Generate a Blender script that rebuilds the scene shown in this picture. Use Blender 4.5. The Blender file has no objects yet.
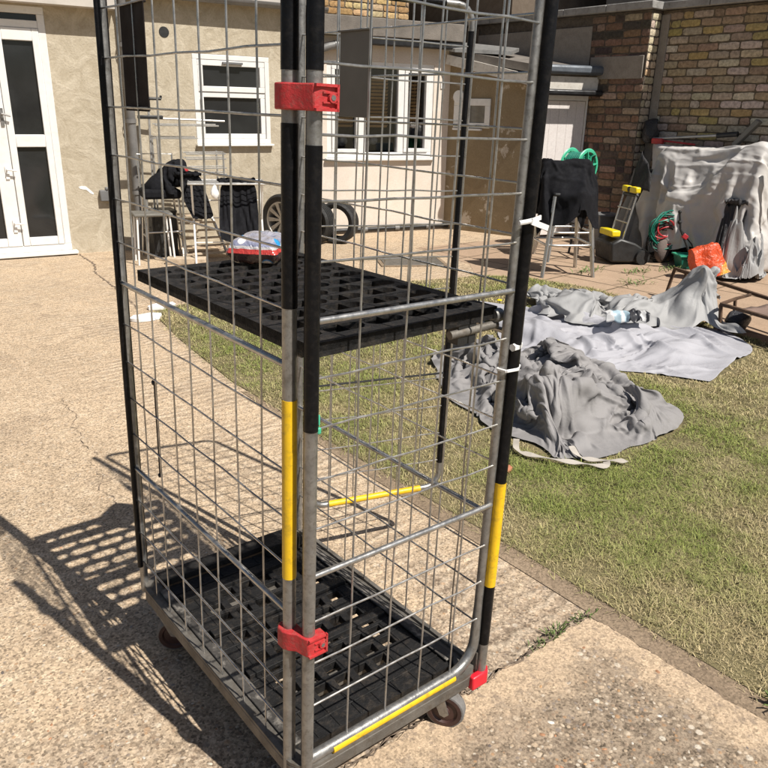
import bpy, math, random
import numpy as np
from mathutils import Vector, Matrix, noise
R = math.radians
random.seed(7); rng = np.random.default_rng(7)
sc = bpy.context.scene
col = sc.collection
# ------------------------------------------------------------------ helpers
class MB:
    """collects faces of one part; build() links it as ONE mesh object"""
    def __init__(s): s.v=[]; s.f=[]; s.c=[]
    def add(s, vs, fs, c=None):
        b=len(s.v); s.v+= [tuple(p) for p in vs]; s.f+=[tuple(i+b for i in f) for f in fs]
        if c is not None: s.c+= [tuple(c)+(1,)]*len(vs)
        return s
    def box(s, c, d, M=None, c_=None):
        x,y,z=[k/2 for k in d]; vs=[Vector((i*x,j*y,k*z)) for k in(-1,1) for j in(-1,1) for i in(-1,1)]
        if M is not None: vs=[M@p for p in vs]
        c=Vector(c); vs=[p+c for p in vs]
        return s.add(vs,[(0,2,3,1),(4,5,7,6),(0,1,5,4),(2,6,7,3),(0,4,6,2),(1,3,7,5)],c_)
    def box2(s,a,b):
        return s.box([(p+q)/2 for p,q in zip(a,b)],[abs(q-p) for p,q in zip(a,b)])
    def beam(s,p,q,w,h,up=(0,0,1)):
        p,q=Vector(p),Vector(q); d=(q-p); l=d.length; d.normalize(); up=Vector(up)
        if abs(d.dot(up))>.98: up=Vector((0,1,0))
        x=d.cross(up).normalized(); z=x.cross(d)
        M=Matrix((x,d,z)).transposed()
        return s.box((p+q)/2,(w,l,h),M)
    def tube(s,pts,r,n=8,closed=False,cap=True):
        P=[Vector(p) for p in pts]; m=len(P); rr=r if isinstance(r,(list,tuple)) else [r]*m
        vs=[];prev=None
        for i in range(m):
            a=P[i-1] if (i>0 or closed) else P[i]; b=P[(i+1)%m] if (i<m-1 or closed) else P[i]
            t=(b-a).normalized()
            if prev is None:
                u=Vector((0,0,1)) if abs(t.z)<.9 else Vector((1,0,0)); u=(u-t*u.dot(t)).normalized()
            else: u=(prev-t*prev.dot(t)).normalized()
            prev=u; w=t.cross(u)
            for k in range(n):
                a_=2*math.pi*k/n; vs.append(P[i]+(u*math.cos(a_)+w*math.sin(a_))*rr[i])
        fs=[]
        for i in range(m if closed else m-1):
            j=(i+1)%m
            for k in range(n): fs.append((i*n+k,i*n+(k+1)%n,j*n+(k+1)%n,j*n+k))
        if cap and not closed: fs+= [tuple(range(n-1,-1,-1)),tuple((m-1)*n+k for k in range(n))]
        return s.add(vs,fs)
    def lathe(s,prof,c=(0,0,0),axis=(0,0,1),n=24):
        ax=Vector(axis).normalized(); q=ax.to_track_quat('Z','Y').to_matrix(); c=Vector(c); vs=[];m=len(prof)
        for r,z in prof:
            for k in range(n):
                a=2*math.pi*k/n; vs.append(c+q@Vector((r*math.cos(a),r*math.sin(a),z)))
        fs=[(i*n+k,i*n+(k+1)%n,(i+1)*n+(k+1)%n,(i+1)*n+k) for i in range(m-1) for k in range(n)]
        return s.add(vs,fs)
    def ball(s,c,r,sc=(1,1,1),n=10,m=7,M=None,c_=None):
        vs=[];c=Vector(c)
        for i in range(m+1):
            t=math.pi*i/m
            for k in range(n):
                a=2*math.pi*k/n; p=Vector((r*sc[0]*math.sin(t)*math.cos(a),r*sc[1]*math.sin(t)*math.sin(a),r*sc[2]*math.cos(t)))
                vs.append(c+(M@p if M is not None else p))
        return s.add(vs,[(i*n+k,(i+1)*n+k,(i+1)*n+(k+1)%n,i*n+(k+1)%n) for i in range(m) for k in range(n)],c_)
    def prism(s,poly,z0,z1):
        n=len(poly); z0=z0 if hasattr(z0,'__len__') else [z0]*n; z1=z1 if hasattr(z1,'__len__') else [z1]*n
        vs=[(x,y,z0[i]) for i,(x,y) in enumerate(poly)]+[(x,y,z1[i]) for i,(x,y) in enumerate(poly)]
        fs=[tuple(range(n-1,-1,-1)),tuple(range(n,2*n))]+[(i,(i+1)%n,n+(i+1)%n,n+i) for i in range(n)]
        return s.add(vs,fs)
    def wall(s,us,zs,holes,d):
        """front at y=0, body towards +y; cells (i,j) in holes are left open"""
        U,Z=len(us),len(zs)
        vs=[(u,y,z) for y in(0,d) for z in zs for u in us]; N=U*Z; ix=lambda i,j,b:b*N+j*U+i; fs=[]
        solid=lambda i,j:0<=i<U-1 and 0<=j<Z-1 and (i,j) not in holes
        for i in range(U-1):
            for j in range(Z-1):
                if not solid(i,j): continue
                fs+= [(ix(i,j,0),ix(i+1,j,0),ix(i+1,j+1,0),ix(i,j+1,0)),(ix(i,j,1),ix(i,j+1,1),ix(i+1,j+1,1),ix(i+1,j,1))]
                if not solid(i-1,j): fs.append((ix(i,j,0),ix(i,j+1,0),ix(i,j+1,1),ix(i,j,1)))
                if not solid(i+1,j): fs.append((ix(i+1,j,0),ix(i+1,j,1),ix(i+1,j+1,1),ix(i+1,j+1,0)))
                if not solid(i,j-1): fs.append((ix(i,j,0),ix(i,j,1),ix(i+1,j,1),ix(i+1,j,0)))
                if not solid(i,j+1): fs.append((ix(i,j+1,0),ix(i+1,j+1,0),ix(i+1,j+1,1),ix(i,j+1,1)))
        return s.add(vs,fs)
    def build(s,name,m,parent=None,loc=None,bev=0,smooth=True,sub=0):
        me=bpy.data.meshes.new(name); me.from_pydata(s.v,[],s.f); me.update()
        if len(s.c)==len(s.v) and s.c:
            at=me.color_attributes.new('tint','FLOAT_COLOR','POINT'); at.data.foreach_set('color',np.array(s.c,np.float32).ravel())
        if smooth: me.shade_smooth(); me.set_sharp_from_angle(angle=R(38))
        me.materials.append(m)
        o=bpy.data.objects.new(name,me); col.objects.link(o)
        if parent is not None: o.parent=parent
        if loc is not None: o.location=loc
        if bev:
            b=o.modifiers.new('bevel','BEVEL'); b.width=bev; b.segments=2; b.limit_method='ANGLE'; b.angle_limit=R(50)
        if sub:
            b=o.modifiers.new('sub','SUBSURF'); b.levels=b.render_levels=sub
        return o
def tag(o,label,cat,group=None,kind=None):
    if label: o['label']=label
    if cat: o['category']=cat
    if group: o['group']=group
    if kind: o['kind']=kind
    return o
def thing(name,loc,label,cat,rz=0,group=None):
    o=bpy.data.objects.new(name,None); col.objects.link(o); o.empty_display_size=.1
    o.location=loc; o.rotation_euler=(0,0,rz); return tag(o,label,cat,group)
def dup(root,loc,rz,label,group=None):
    r=root.copy(); col.objects.link(r); r.location=loc; r.rotation_euler=(0,0,rz); r['label']=label
    for ch in list(root.children):
        c=ch.copy(); col.objects.link(c); c.parent=r
        for g in list(ch.children):
            d=g.copy(); col.objects.link(d); d.parent=c
    return r
def arc(c,a,b,r,n=6):
    """points of a rounded corner at c between directions a and b"""
    c=Vector(c);a=Vector(a).normalized();b=Vector(b).normalized(); o=c+(a+b)*r
    out=[]
    for i in range(n+1):
        t=math.pi/2*i/n; out.append(o-b*r*math.cos(t)-a*r*math.sin(t))
    return out
# ------------------------------------------------------------------ materials
def nt(name):
    m=bpy.data.materials.new(name); m.use_nodes=True; t=m.node_tree; p=t.nodes['Principled BSDF']
    return m,t,p
class N:
    def __init__(s,t): s.t=t
    def n(s,ty,**kw):
        d=s.t.nodes.new(ty)
        for k,v in kw.items():
            if k.startswith('i_'): d.inputs[k[2:].replace('_',' ')].default_value=v
            else: setattr(d,k,v)
        return d
    def l(s,a,b): s.t.links.new(a,b)
    def noise(s,vec,scale,detail=4,rough=.55,dist=0):
        d=s.n('ShaderNodeTexNoise'); d.inputs['Scale'].default_value=scale; d.inputs['Detail'].default_value=detail; d.inputs['Roughness'].default_value=rough; d.inputs['Distortion'].default_value=dist
        s.l(vec,d.inputs['Vector']); return d.outputs['Fac']
    def vor(s,vec,scale,feature='F1'):
        d=s.n('ShaderNodeTexVoronoi',feature=feature); d.inputs['Scale'].default_value=scale; s.l(vec,d.inputs['Vector']); return d
    def ramp(s,fac,stops,interp='LINEAR'):
        d=s.n('ShaderNodeValToRGB'); e=d.color_ramp.elements; d.color_ramp.interpolation=interp
        while len(e)<len(stops): e.new(.5)
        for i,(p,c) in enumerate(stops):
            e[i].position=p; e[i].color=(c,c,c,1) if not hasattr(c,'__len__') else (*c,1)
        s.l(fac,d.inputs[0]); return d.outputs[0]
    def mix(s,fac,a,b,mode='MIX'):
        d=s.n('ShaderNodeMix',data_type='RGBA',blend_type=mode)
        for k,x in ((0,fac),(6,a),(7,b)):
            if hasattr(x,'is_linked'): s.l(x,d.inputs[k])
            else: d.inputs[k].default_value=x if k==0 else (*x,1)
        return d.outputs[2]
    def math(s,op,a,b=0):
        d=s.n('ShaderNodeMath',operation=op)
        for k,x in ((0,a),(1,b)):
            if hasattr(x,'is_linked'): s.l(x,d.inputs[k])
            else: d.inputs[k].default_value=x
        return d.outputs[0]
    def bump(s,h,strength,dist=.01,normal=None):
        d=s.n('ShaderNodeBump'); d.inputs['Strength'].default_value=strength; d.inputs['Distance'].default_value=dist; s.l(h,d.inputs['Height'])
        if normal is not None: s.l(normal,d.inputs['Normal'])
        return d.outputs[0]
    def obj(s): return s.n('ShaderNodeTexCoord').outputs['Object']
def mat(name,c,rough=.6,metal=0,var=.18,vs=8,bump=0,bs=60,dirt=None,dirt_amt=.35,spec=.5,coat=0):
    m,t,p=nt(name); n=N(t); o=n.obj()
    f=n.noise(o,vs,5,.6)
    a=tuple(x*(1-var) for x in c); b=tuple(min(1,x*(1+var)) for x in c)
    cc=n.ramp(f,[(.3,a),(.7,b)])
    if dirt:
        g=n.noise(o,vs*3.1,6,.65,.4); cc=n.mix(n.ramp(g,[(.5,0),(.72,dirt_amt)]),cc,dirt)
    n.l(cc,p.inputs['Base Color'])
    n.l(n.ramp(n.noise(o,vs*2.3,4),[(.3,max(.05,rough-.12)),(.7,min(1,rough+.12))]),p.inputs['Roughness'])
    p.inputs['Metallic'].default_value=metal; p.inputs['Specular IOR Level'].default_value=spec
    if coat: p.inputs['Coat Weight'].default_value=coat
    if bump: n.l(n.bump(n.noise(o,bs,5,.6),bump),p.inputs['Normal'])
    return m
steel=mat('galvanised_steel',(.30,.293,.28),.42,.75,.22,30,.08,200,(.10,.085,.07),.55)
wire=mat('zinc_wire',(.46,.45,.435),.34,.85,.25,25,0,60,(.14,.12,.1),.4)
dull_steel=mat('weathered_steel',(.17,.155,.135),.6,.5,.3,14,.2,90,(.10,.075,.05),.7)
rail_worn=mat('worn_rail',(.055,.05,.045),.6,.2,.4,9,.3,90,(.42,.38,.33),.75)
dark_steel=mat('dark_channel',(.075,.068,.06),.55,.4,.35,10,.2,90,(.05,.035,.025),.7)
black_sleeve=mat('black_plastic_sleeve',(.005,.005,.006),.36,0,.3,20,.10,150,(.035,.03,.026),.35,.22)
black_plastic=mat('black_recycled_plastic',(.012,.0115,.0115),.6,0,.4,18,.35,130,(.07,.055,.042),.5,.3)
yellow_tape=mat('yellow_tape',(.78,.48,.012),.45,0,.10,14,.08,120,(.20,.13,.03),.55)
red_plastic=mat('red_plastic',(.46,.03,.032),.55,0,.25,30,.2,200,(.26,.11,.09),.7)
red_bumper=mat('bright_red_plastic',(.62,.015,.03),.4,0,.15,24,.05,160)
plate_grey=mat('grey_plate',(.155,.145,.125),.62,.1,.1,6,.03,90)
plate_shaded=mat('shaded_plate',(.014,.010,.009),.75,0,.2,6,.03,90,None,0,.2)  # twin of the grey plate, its backlit shade put into the colour
rubber=mat('black_rubber',(.014,.014,.014),.72,0,.3,20,.2,120,(.06,.05,.04),.4)
grey_rubber=mat('grey_rubber',(.15,.145,.14),.75,0,.2,30,.15,120,(.1,.08,.06),.5)
white_plastic=mat('white_plastic',(.78,.77,.75),.4,0,.05,6)
upvc=mat('white_upvc',(.73,.72,.70),.32,0,.04,5,0,60,(.55,.5,.43),.25)
chrome=mat('chrome_tube',(.55,.54,.52),.32,.85,.06,6)
alu=mat('aluminium',(.50,.49,.47),.4,.7,.15,20)
black_cloth=mat('black_cloth',(.008,.008,.010),.9,0,.3,14,.3,260,None,0,.2)
hub_m=mat('brown_castor_core',(.05,.022,.018),.55,0,.3,20,.1,120)
dark_plastic=mat('dark_plastic',(.018,.018,.018),.5,0,.3,10,.1,80)
yellow_plastic=mat('yellow_plastic',(.75,.58,.01),.45,0,.1,12,.05,60)
green_plastic=mat('green_plastic',(.06,.42,.25),.42,0,.15,12,.05,60)
dark_green=mat('dark_green_plastic',(.01,.16,.11),.45,0,.2,12)
grey_plastic=mat('grey_plastic',(.15,.15,.15),.55,0,.15,8,.08,60)
rust=mat('rusty_steel',(.105,.062,.038),.8,.2,.4,18,.4,90,(.04,.025,.02),.6)
brown_fabric=mat('brown_fabric',(.22,.15,.12),.9,0,.2,10,.3,200)
pipe_black=mat('black_pipe',(.012,.012,.013),.45,0,.3,8)
pipe_grey=mat('grey_pipe',(.16,.155,.15),.5,0,.2,8)
red_cable=mat('red_cable',(.42,.03,.035),.45,0,.2,12)
blue_paint=mat('pale_blue_plastic',(.38,.52,.66),.4,0,.15,12)
wood=mat('pale_wood',(.50,.40,.29),.7,0,.22,14,.25,70,(.25,.18,.11),.5)
lead=mat('lead_sheet',(.105,.12,.14),.55,.2,.25,5,.2,40)
felt=mat('roof_felt',(.17,.15,.13),.9,0,.25,5,.5,90)
fascia_white=mat('painted_fascia',(.62,.58,.52),.6,0,.12,6,.15,50,(.3,.26,.2),.5)
soffit=mat('soffit_board',(.50,.46,.41),.6,0,.12,5)
tilemat=mat('clay_roof_tile',(.36,.27,.19),.8,0,.3,6,.5,60)
coping=mat('coping_stone',(.30,.29,.275),.85,0,.25,5,.5,60,(.1,.09,.08),.6)
paper=mat('white_scrap',(.80,.79,.77),.7,0,.05,20)
dirt_m=mat('crack_dirt',(.075,.055,.04),.95,0,.3,30)
crack_m=mat('faint_crack',(.19,.14,.10),.95,0,.5,20)
leaf_m=mat('weed_leaf',(.10,.15,.035),.7,0,.5,60,0,60,(.24,.22,.09),.6)
def glass(name,c=(.012,.013,.014),v=.12):
    m,t,p=nt(name); n=N(t); o=n.obj()
    n.l(n.ramp(n.noise(o,2.2,4,.6,.6),[(.35,tuple(x*(1-v) for x in c)),(.75,tuple(x*(1+5*v) for x in c))]),p.inputs['Base Color'])
    p.inputs['Roughness'].default_value=.06; p.inputs['Specular IOR Level'].default_value=.5
    return m
pane_m=glass('dark_window_glass',(.016,.017,.018))
def tinted(name,rough=.85,bump=.5,bs=90,dist=.004,vs=40,amt=.35,spec=.3):
    """base colour per brick / blade / stone from the mesh colour attribute"""
    m,t,p=nt(name); n=N(t); o=n.obj(); a=n.n('ShaderNodeAttribute',attribute_name='tint').outputs['Color']
    f=n.noise(o,vs,5,.65)
    n.l(n.mix(1.0,a,n.ramp(f,[(.25,1-amt),(.75,1+amt)]),'MULTIPLY'),p.inputs['Base Color'])
    p.inputs['Roughness'].default_value=rough; p.inputs['Specular IOR Level'].default_value=spec
    if bump: n.l(n.bump(n.noise(o,bs,6,.65),bump,dist),p.inputs['Normal'])
    return m
brick_m=tinted('stock_brick',.9,.9,70,.006,30,.45)
stone_m=tinted('flint_pebble',.6,.3,200,.002,120,.25)
grass_m=tinted('grass_blade',.65,0,1,1,300,.1)
def render_m(name,c,c2,bump=.5,scale=3.5,dist=.006,patch=None):
    """trowelled wall render"""
    m,t,p=nt(name); n=N(t); o=n.obj()
    sw=n.noise(o,scale,6,.6,1.6); big=n.noise(o,.9,3,.5)
    cc=n.mix(n.ramp(sw,[(.35,0),(.7,1)]),c,c2)
    cc=n.mix(n.ramp(big,[(.35,0),(.75,.4)]),cc,tuple(x*.72 for x in c))
    cc=n.mix(n.ramp(n.noise(o,60,3,.6),[(.4,0),(.9,.5)]),cc,tuple(x*.6 for x in c))
    if patch: cc=n.mix(n.ramp(n.noise(o,3.2,6,.7,.5),[(.60,0),(.64,.85)]),cc,patch)
    n.l(cc,p.inputs['Base Color']); p.inputs['Roughness'].default_value=.9; p.inputs['Specular IOR Level'].default_value=.2
    h=n.math('ADD',sw,n.math('MULTIPLY',n.noise(o,45,4,.6),.35))
    n.l(n.bump(h,bump,dist),p.inputs['Normal']); return m
cream_m=render_m('cream_render',(.425,.365,.27),(.585,.52,.41),.9,5.5,.012)
white_render=render_m('pale_render',(.70,.61,.52),(.76,.68,.60),.3,3,.004)
tan_render=render_m('tan_render',(.255,.195,.12),(.31,.245,.155),.4,3,.006,(.52,.46,.38))
grey_render=render_m('grey_render',(.25,.22,.19),(.32,.29,.25),.5,4)
brown_render=render_m('brown_render',(.13,.10,.075),(.19,.15,.115),.5,4)
pink_render=render_m('white_painted_boards',(.74,.68,.65),(.80,.75,.72),.15,5,.003)
def concrete(name,kind):
    m,t,p=nt(name); n=N(t); o=n.obj(); sep=n.n('ShaderNodeSeparateXYZ'); n.l(o,sep.inputs[0])
    big=n.noise(o,.8,6,.6,.3); mid=n.noise(o,7,6,.65,.4); fine=n.noise(o,190,4,.7)
    def cell(scale):
        v=n.vor(o,scale); s=n.n('ShaderNodeSeparateColor'); n.l(v.outputs['Color'],s.inputs[0]); return v.outputs['Distance'],s.outputs[0],s.outputs[1]
    d1,r1,q1=cell(170); d2,r2,q2=cell(82); d3,r3,q3=cell(44)
    light,dark={'tamped':((.56,.425,.29),(.43,.325,.22)),'kerb':((.32,.24,.165),(.21,.155,.105)),'aggregate':((.29,.225,.16),(.19,.145,.105))}[kind]
    PAL=[(0,(.15,.11,.08)),(.18,(.52,.40,.28)),(.36,(.30,.21,.14)),(.52,(.54,.44,.33)),(.68,(.40,.24,.13)),(.78,(.24,.20,.17)),(.90,(.62,.55,.45))]
    grain=lambda k:n.ramp(r1,[(0,1-.42*k),(.25,1-.16*k),(.55,1.0),(1,1+.30*k)])
    cc=n.mix(n.ramp(big,[(.3,0),(.7,1)]),light,dark)
    cc=n.mix(n.ramp(mid,[(.48,0),(.72,.55)]),cc,tuple(x*.72 for x in dark))
    h=n.math('MULTIPLY',fine,.6)
    if kind=='tamped':
        cc=n.mix(n.ramp(n.noise(o,15,5,.7,.3),[(.50,0),(.66,.5)]),cc,(.60,.485,.355))
        cc=n.mix(n.ramp(n.noise(o,3.1,4,.6,.8),[(.56,0),(.70,.65)]),cc,(.29,.215,.15))
        cc=n.mix(1.0,cc,grain(1.3),'MULTIPLY')
        cc=n.mix(n.math('MULTIPLY',n.ramp(q2,[(.66,0),(.68,.7)],'CONSTANT'),n.ramp(d2,[(.30,1),(.46,0)])),cc,n.ramp(r2,PAL,'CONSTANT'))
        # worn zone near the front: laitance gone, stones showing
        zone=n.math('ADD',n.math('MULTIPLY',sep.outputs[1],.45),n.math('MULTIPLY',n.noise(o,3.2,6,.7),1.3)); zf=n.ramp(zone,[(.72,1),(1.55,0)])
        worn=n.mix(n.ramp(n.noise(o,38,6,.75,.5),[(.42,0),(.58,1)]),(.19,.14,.10),(.46,.365,.27)); worn=n.mix(1.0,worn,grain(1.3),'MULTIPLY')
        worn=n.mix(n.math('MULTIPLY',n.ramp(q3,[(.48,0),(.50,.85)],'CONSTANT'),n.ramp(d3,[(.28,1),(.42,0)])),worn,n.ramp(r3,PAL,'CONSTANT'))
        worn=n.mix(n.math('MULTIPLY',n.ramp(q2,[(.62,0),(.64,.8)],'CONSTANT'),n.ramp(d2,[(.30,1),(.46,0)])),worn,n.ramp(r2,PAL,'CONSTANT'))
        cc=n.mix(n.math('MULTIPLY',zf,.85),cc,worn)
        w=n.n('ShaderNodeTexWave',wave_type='BANDS',bands_direction='Y'); n.l(o,w.inputs['Vector'])
        for k,x in (('Scale',5.6),('Distortion',4.5),('Detail',5),('Detail Scale',2.5)): w.inputs[k].default_value=x
        side=n.ramp(n.math('ADD',sep.outputs[0],n.math('MULTIPLY',n.math('SUBTRACT',n.noise(o,1.7,4,.6),.5),1.2)),[(.35,.06),(.8,1)])
        side=n.math('MULTIPLY',side,n.ramp(n.noise(o,4,5,.7),[(.40,.05),(.60,1)]))
        rid=n.math('MULTIPLY',n.math('SUBTRACT',w.outputs['Fac'],.5),side); h=n.math('ADD',h,n.math('MULTIPLY',rid,2.0))
        cc=n.mix(n.ramp(n.math('ADD',rid,.5),[(.1,.4),(.42,0)]),cc,(.25,.19,.14)); cc=n.mix(n.ramp(n.math('ADD',rid,.5),[(.62,0),(.95,.35)]),cc,(.64,.54,.42))
        h=n.math('ADD',h,n.math('MULTIPLY',d2,-.35)); h=n.math('ADD',h,n.math('MULTIPLY',mid,1.2))
    elif kind=='kerb':
        cc=n.mix(1.0,cc,grain(.8),'MULTIPLY'); h=n.math('ADD',h,n.math('MULTIPLY',mid,1.5))
    else:
        # trowelled margin along the slab's two edges, broken stones showing inside it
        dd=n.math('MINIMUM',n.math('SUBTRACT',1.105,sep.outputs[0]),n.math('SUBTRACT',.07,sep.outputs[1]))
        dd=n.math('ADD',dd,n.math('ADD',n.math('MULTIPLY',n.math('SUBTRACT',n.noise(o,6,5,.7),.5),.34),n.math('MULTIPLY',n.math('SUBTRACT',n.noise(o,38,5,.75),.5),.22)))
        msk=n.ramp(dd,[(.07,0),(.115,.55),(.22,1)])
        sm=n.mix(n.ramp(mid,[(.4,0),(.7,.6)]),(.54,.405,.275),(.42,.315,.22)); sm=n.mix(1.0,sm,grain(.8),'MULTIPLY')
        sm=n.mix(n.ramp(n.noise(o,30,5,.75),[(.56,0),(.62,.75)]),sm,(.26,.20,.15))
        ag=n.mix(1.0,cc,grain(1.5),'MULTIPLY')
        ag=n.mix(n.ramp(n.noise(o,30,5,.75),[(.45,0),(.62,.8)]),ag,(.40,.315,.23))
        ag=n.mix(n.math('MULTIPLY',n.ramp(q2,[(.45,0),(.47,.8)],'CONSTANT'),n.ramp(d2,[(.32,1),(.46,0)])),ag,n.ramp(r2,PAL,'CONSTANT'))
        ag=n.mix(n.math('MULTIPLY',n.ramp(q3,[(.70,0),(.72,.9)],'CONSTANT'),n.ramp(d3,[(.32,1),(.44,0)])),ag,n.ramp(r3,PAL,'CONSTANT'))
        cc=n.mix(msk,sm,ag)
        h=n.math('ADD',h,n.math('MULTIPLY',mid,1.3)); h=n.math('ADD',h,n.math('MULTIPLY',msk,n.math('ADD',n.math('MULTIPLY',d2,-.7),n.math('MULTIPLY',n.math('GREATER_THAN',q3,.71),n.math('MULTIPLY',n.math('SUBTRACT',.45,d3),1.6)))))
    cc=n.mix(n.ramp(fine,[(.30,.5),(.5,0)]),cc,tuple(x*.42 for x in dark))
    n.l(cc,p.inputs['Base Color']); p.inputs['Roughness'].default_value=.93; p.inputs['Specular IOR Level'].default_value=.15
    n.l(n.bump(h,.6,.005),p.inputs['Normal']); return m
tamped=concrete('tamped_concrete','tamped'); aggregate=concrete('exposed_aggregate','aggregate'); kerb_m=concrete('kerb_mortar','kerb')
def paving(name):
    m,t,p=nt(name); n=N(t); o=n.obj()
    mp=n.n('ShaderNodeMapping'); mp.inputs['Rotation'].default_value=(0,0,R(-4)); n.l(o,mp.inputs[0])
    b=n.n('ShaderNodeTexBrick'); n.l(mp.outputs[0],b.inputs['Vector']); b.offset=0.0
    for k,x in (('Scale',1),('Mortar Size',.012),('Mortar Smooth',.3),('Brick Width',.6),('Row Height',.6),('Bias',0)): b.inputs[k].default_value=x
    b.inputs['Color1'].default_value=(.46,.335,.235,1); b.inputs['Color2'].default_value=(.40,.28,.195,1); b.inputs['Mortar'].default_value=(.11,.085,.055,1)
    mid=n.noise(o,6,6,.65,.3)
    cc=n.mix(n.ramp(mid,[(.4,0),(.75,.5)]),b.outputs['Color'],(.28,.20,.14))
    cc=n.mix(n.ramp(n.noise(o,90,4,.7),[(.35,.5),(.6,0)]),cc,(.22,.16,.11))
    n.l(cc,p.inputs['Base Color']); p.inputs['Roughness'].default_value=.92; p.inputs['Specular IOR Level'].default_value=.15
    h=n.math('ADD',n.math('MULTIPLY',b.outputs['Fac'],-1.5),n.math('MULTIPLY',mid,.6))
    n.l(n.bump(h,.6,.008),p.inputs['Normal']); return m
paving_m=paving('paving_slab')
def soil(name):
    m,t,p=nt(name); n=N(t); o=n.obj()
    cc=n.ramp(n.noise(o,5,6,.7,.4),[(.3,(.09,.075,.035)),(.5,(.20,.165,.075)),(.7,(.33,.27,.15))])
    cc=n.mix(n.ramp(n.noise(o,120,4,.7),[(.35,.7),(.6,0)]),cc,(.06,.05,.025))
    n.l(cc,p.inputs['Base Color']); p.inputs['Roughness'].default_value=.95
    n.l(n.bump(n.noise(o,60,5,.7),.8,.01),p.inputs['Normal']); return m
soil_m=soil('dry_soil')
def fabric(name,c,c2,bump=.5,rough=.75,fold=9,dist=.02,stain=(.25,.22,.18)):
    m,t,p=nt(name); n=N(t); o=n.obj()
    cc=n.mix(n.ramp(n.noise(o,3,4),[(.35,0),(.7,1)]),c,c2)
    cc=n.mix(n.ramp(n.noise(o,7,6,.7,.6),[(.55,0),(.75,.45)]),cc,stain)
    n.l(cc,p.inputs['Base Color']); p.inputs['Roughness'].default_value=rough; p.inputs['Specular IOR Level'].default_value=.35
    v=n.noise(o,fold,3,.5,1.2); rid=n.math('ABSOLUTE',n.math('SUBTRACT',v,.5)); v2=n.noise(o,fold*2.7,3,.5,1.5); rid2=n.math('ABSOLUTE',n.math('SUBTRACT',v2,.5))
    h=n.math('ADD',rid,n.math('MULTIPLY',rid2,.45)); h=n.math('ADD',h,n.math('MULTIPLY',n.noise(o,420,2),.02))
    n.l(n.bump(h,bump,dist),p.inputs['Normal']); return m
canvas=fabric('grey_canvas',(.215,.205,.203),(.25,.238,.235),.30,.7,7,.02,(.23,.22,.21))
sheet_m=fabric('pale_tarpaulin',(.335,.33,.355),(.39,.385,.41),.35,.65,3,.03,(.31,.295,.295))
roll_m=fabric('grey_tarpaulin',(.28,.277,.275),(.33,.327,.324),.25,.6,5,.02,(.25,.245,.24))
cover_m=fabric('silver_grey_cover',(.48,.455,.43),(.58,.555,.53),.22,.38,4,.02,(.40,.38,.36))
flap_gap_m=fabric('dark_flap_gap',(.035,.034,.036),(.05,.048,.05),.6,.7,8,.03,(.03,.03,.03))  # dark fabric of the flap and of the sheet standing for a gap
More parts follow.
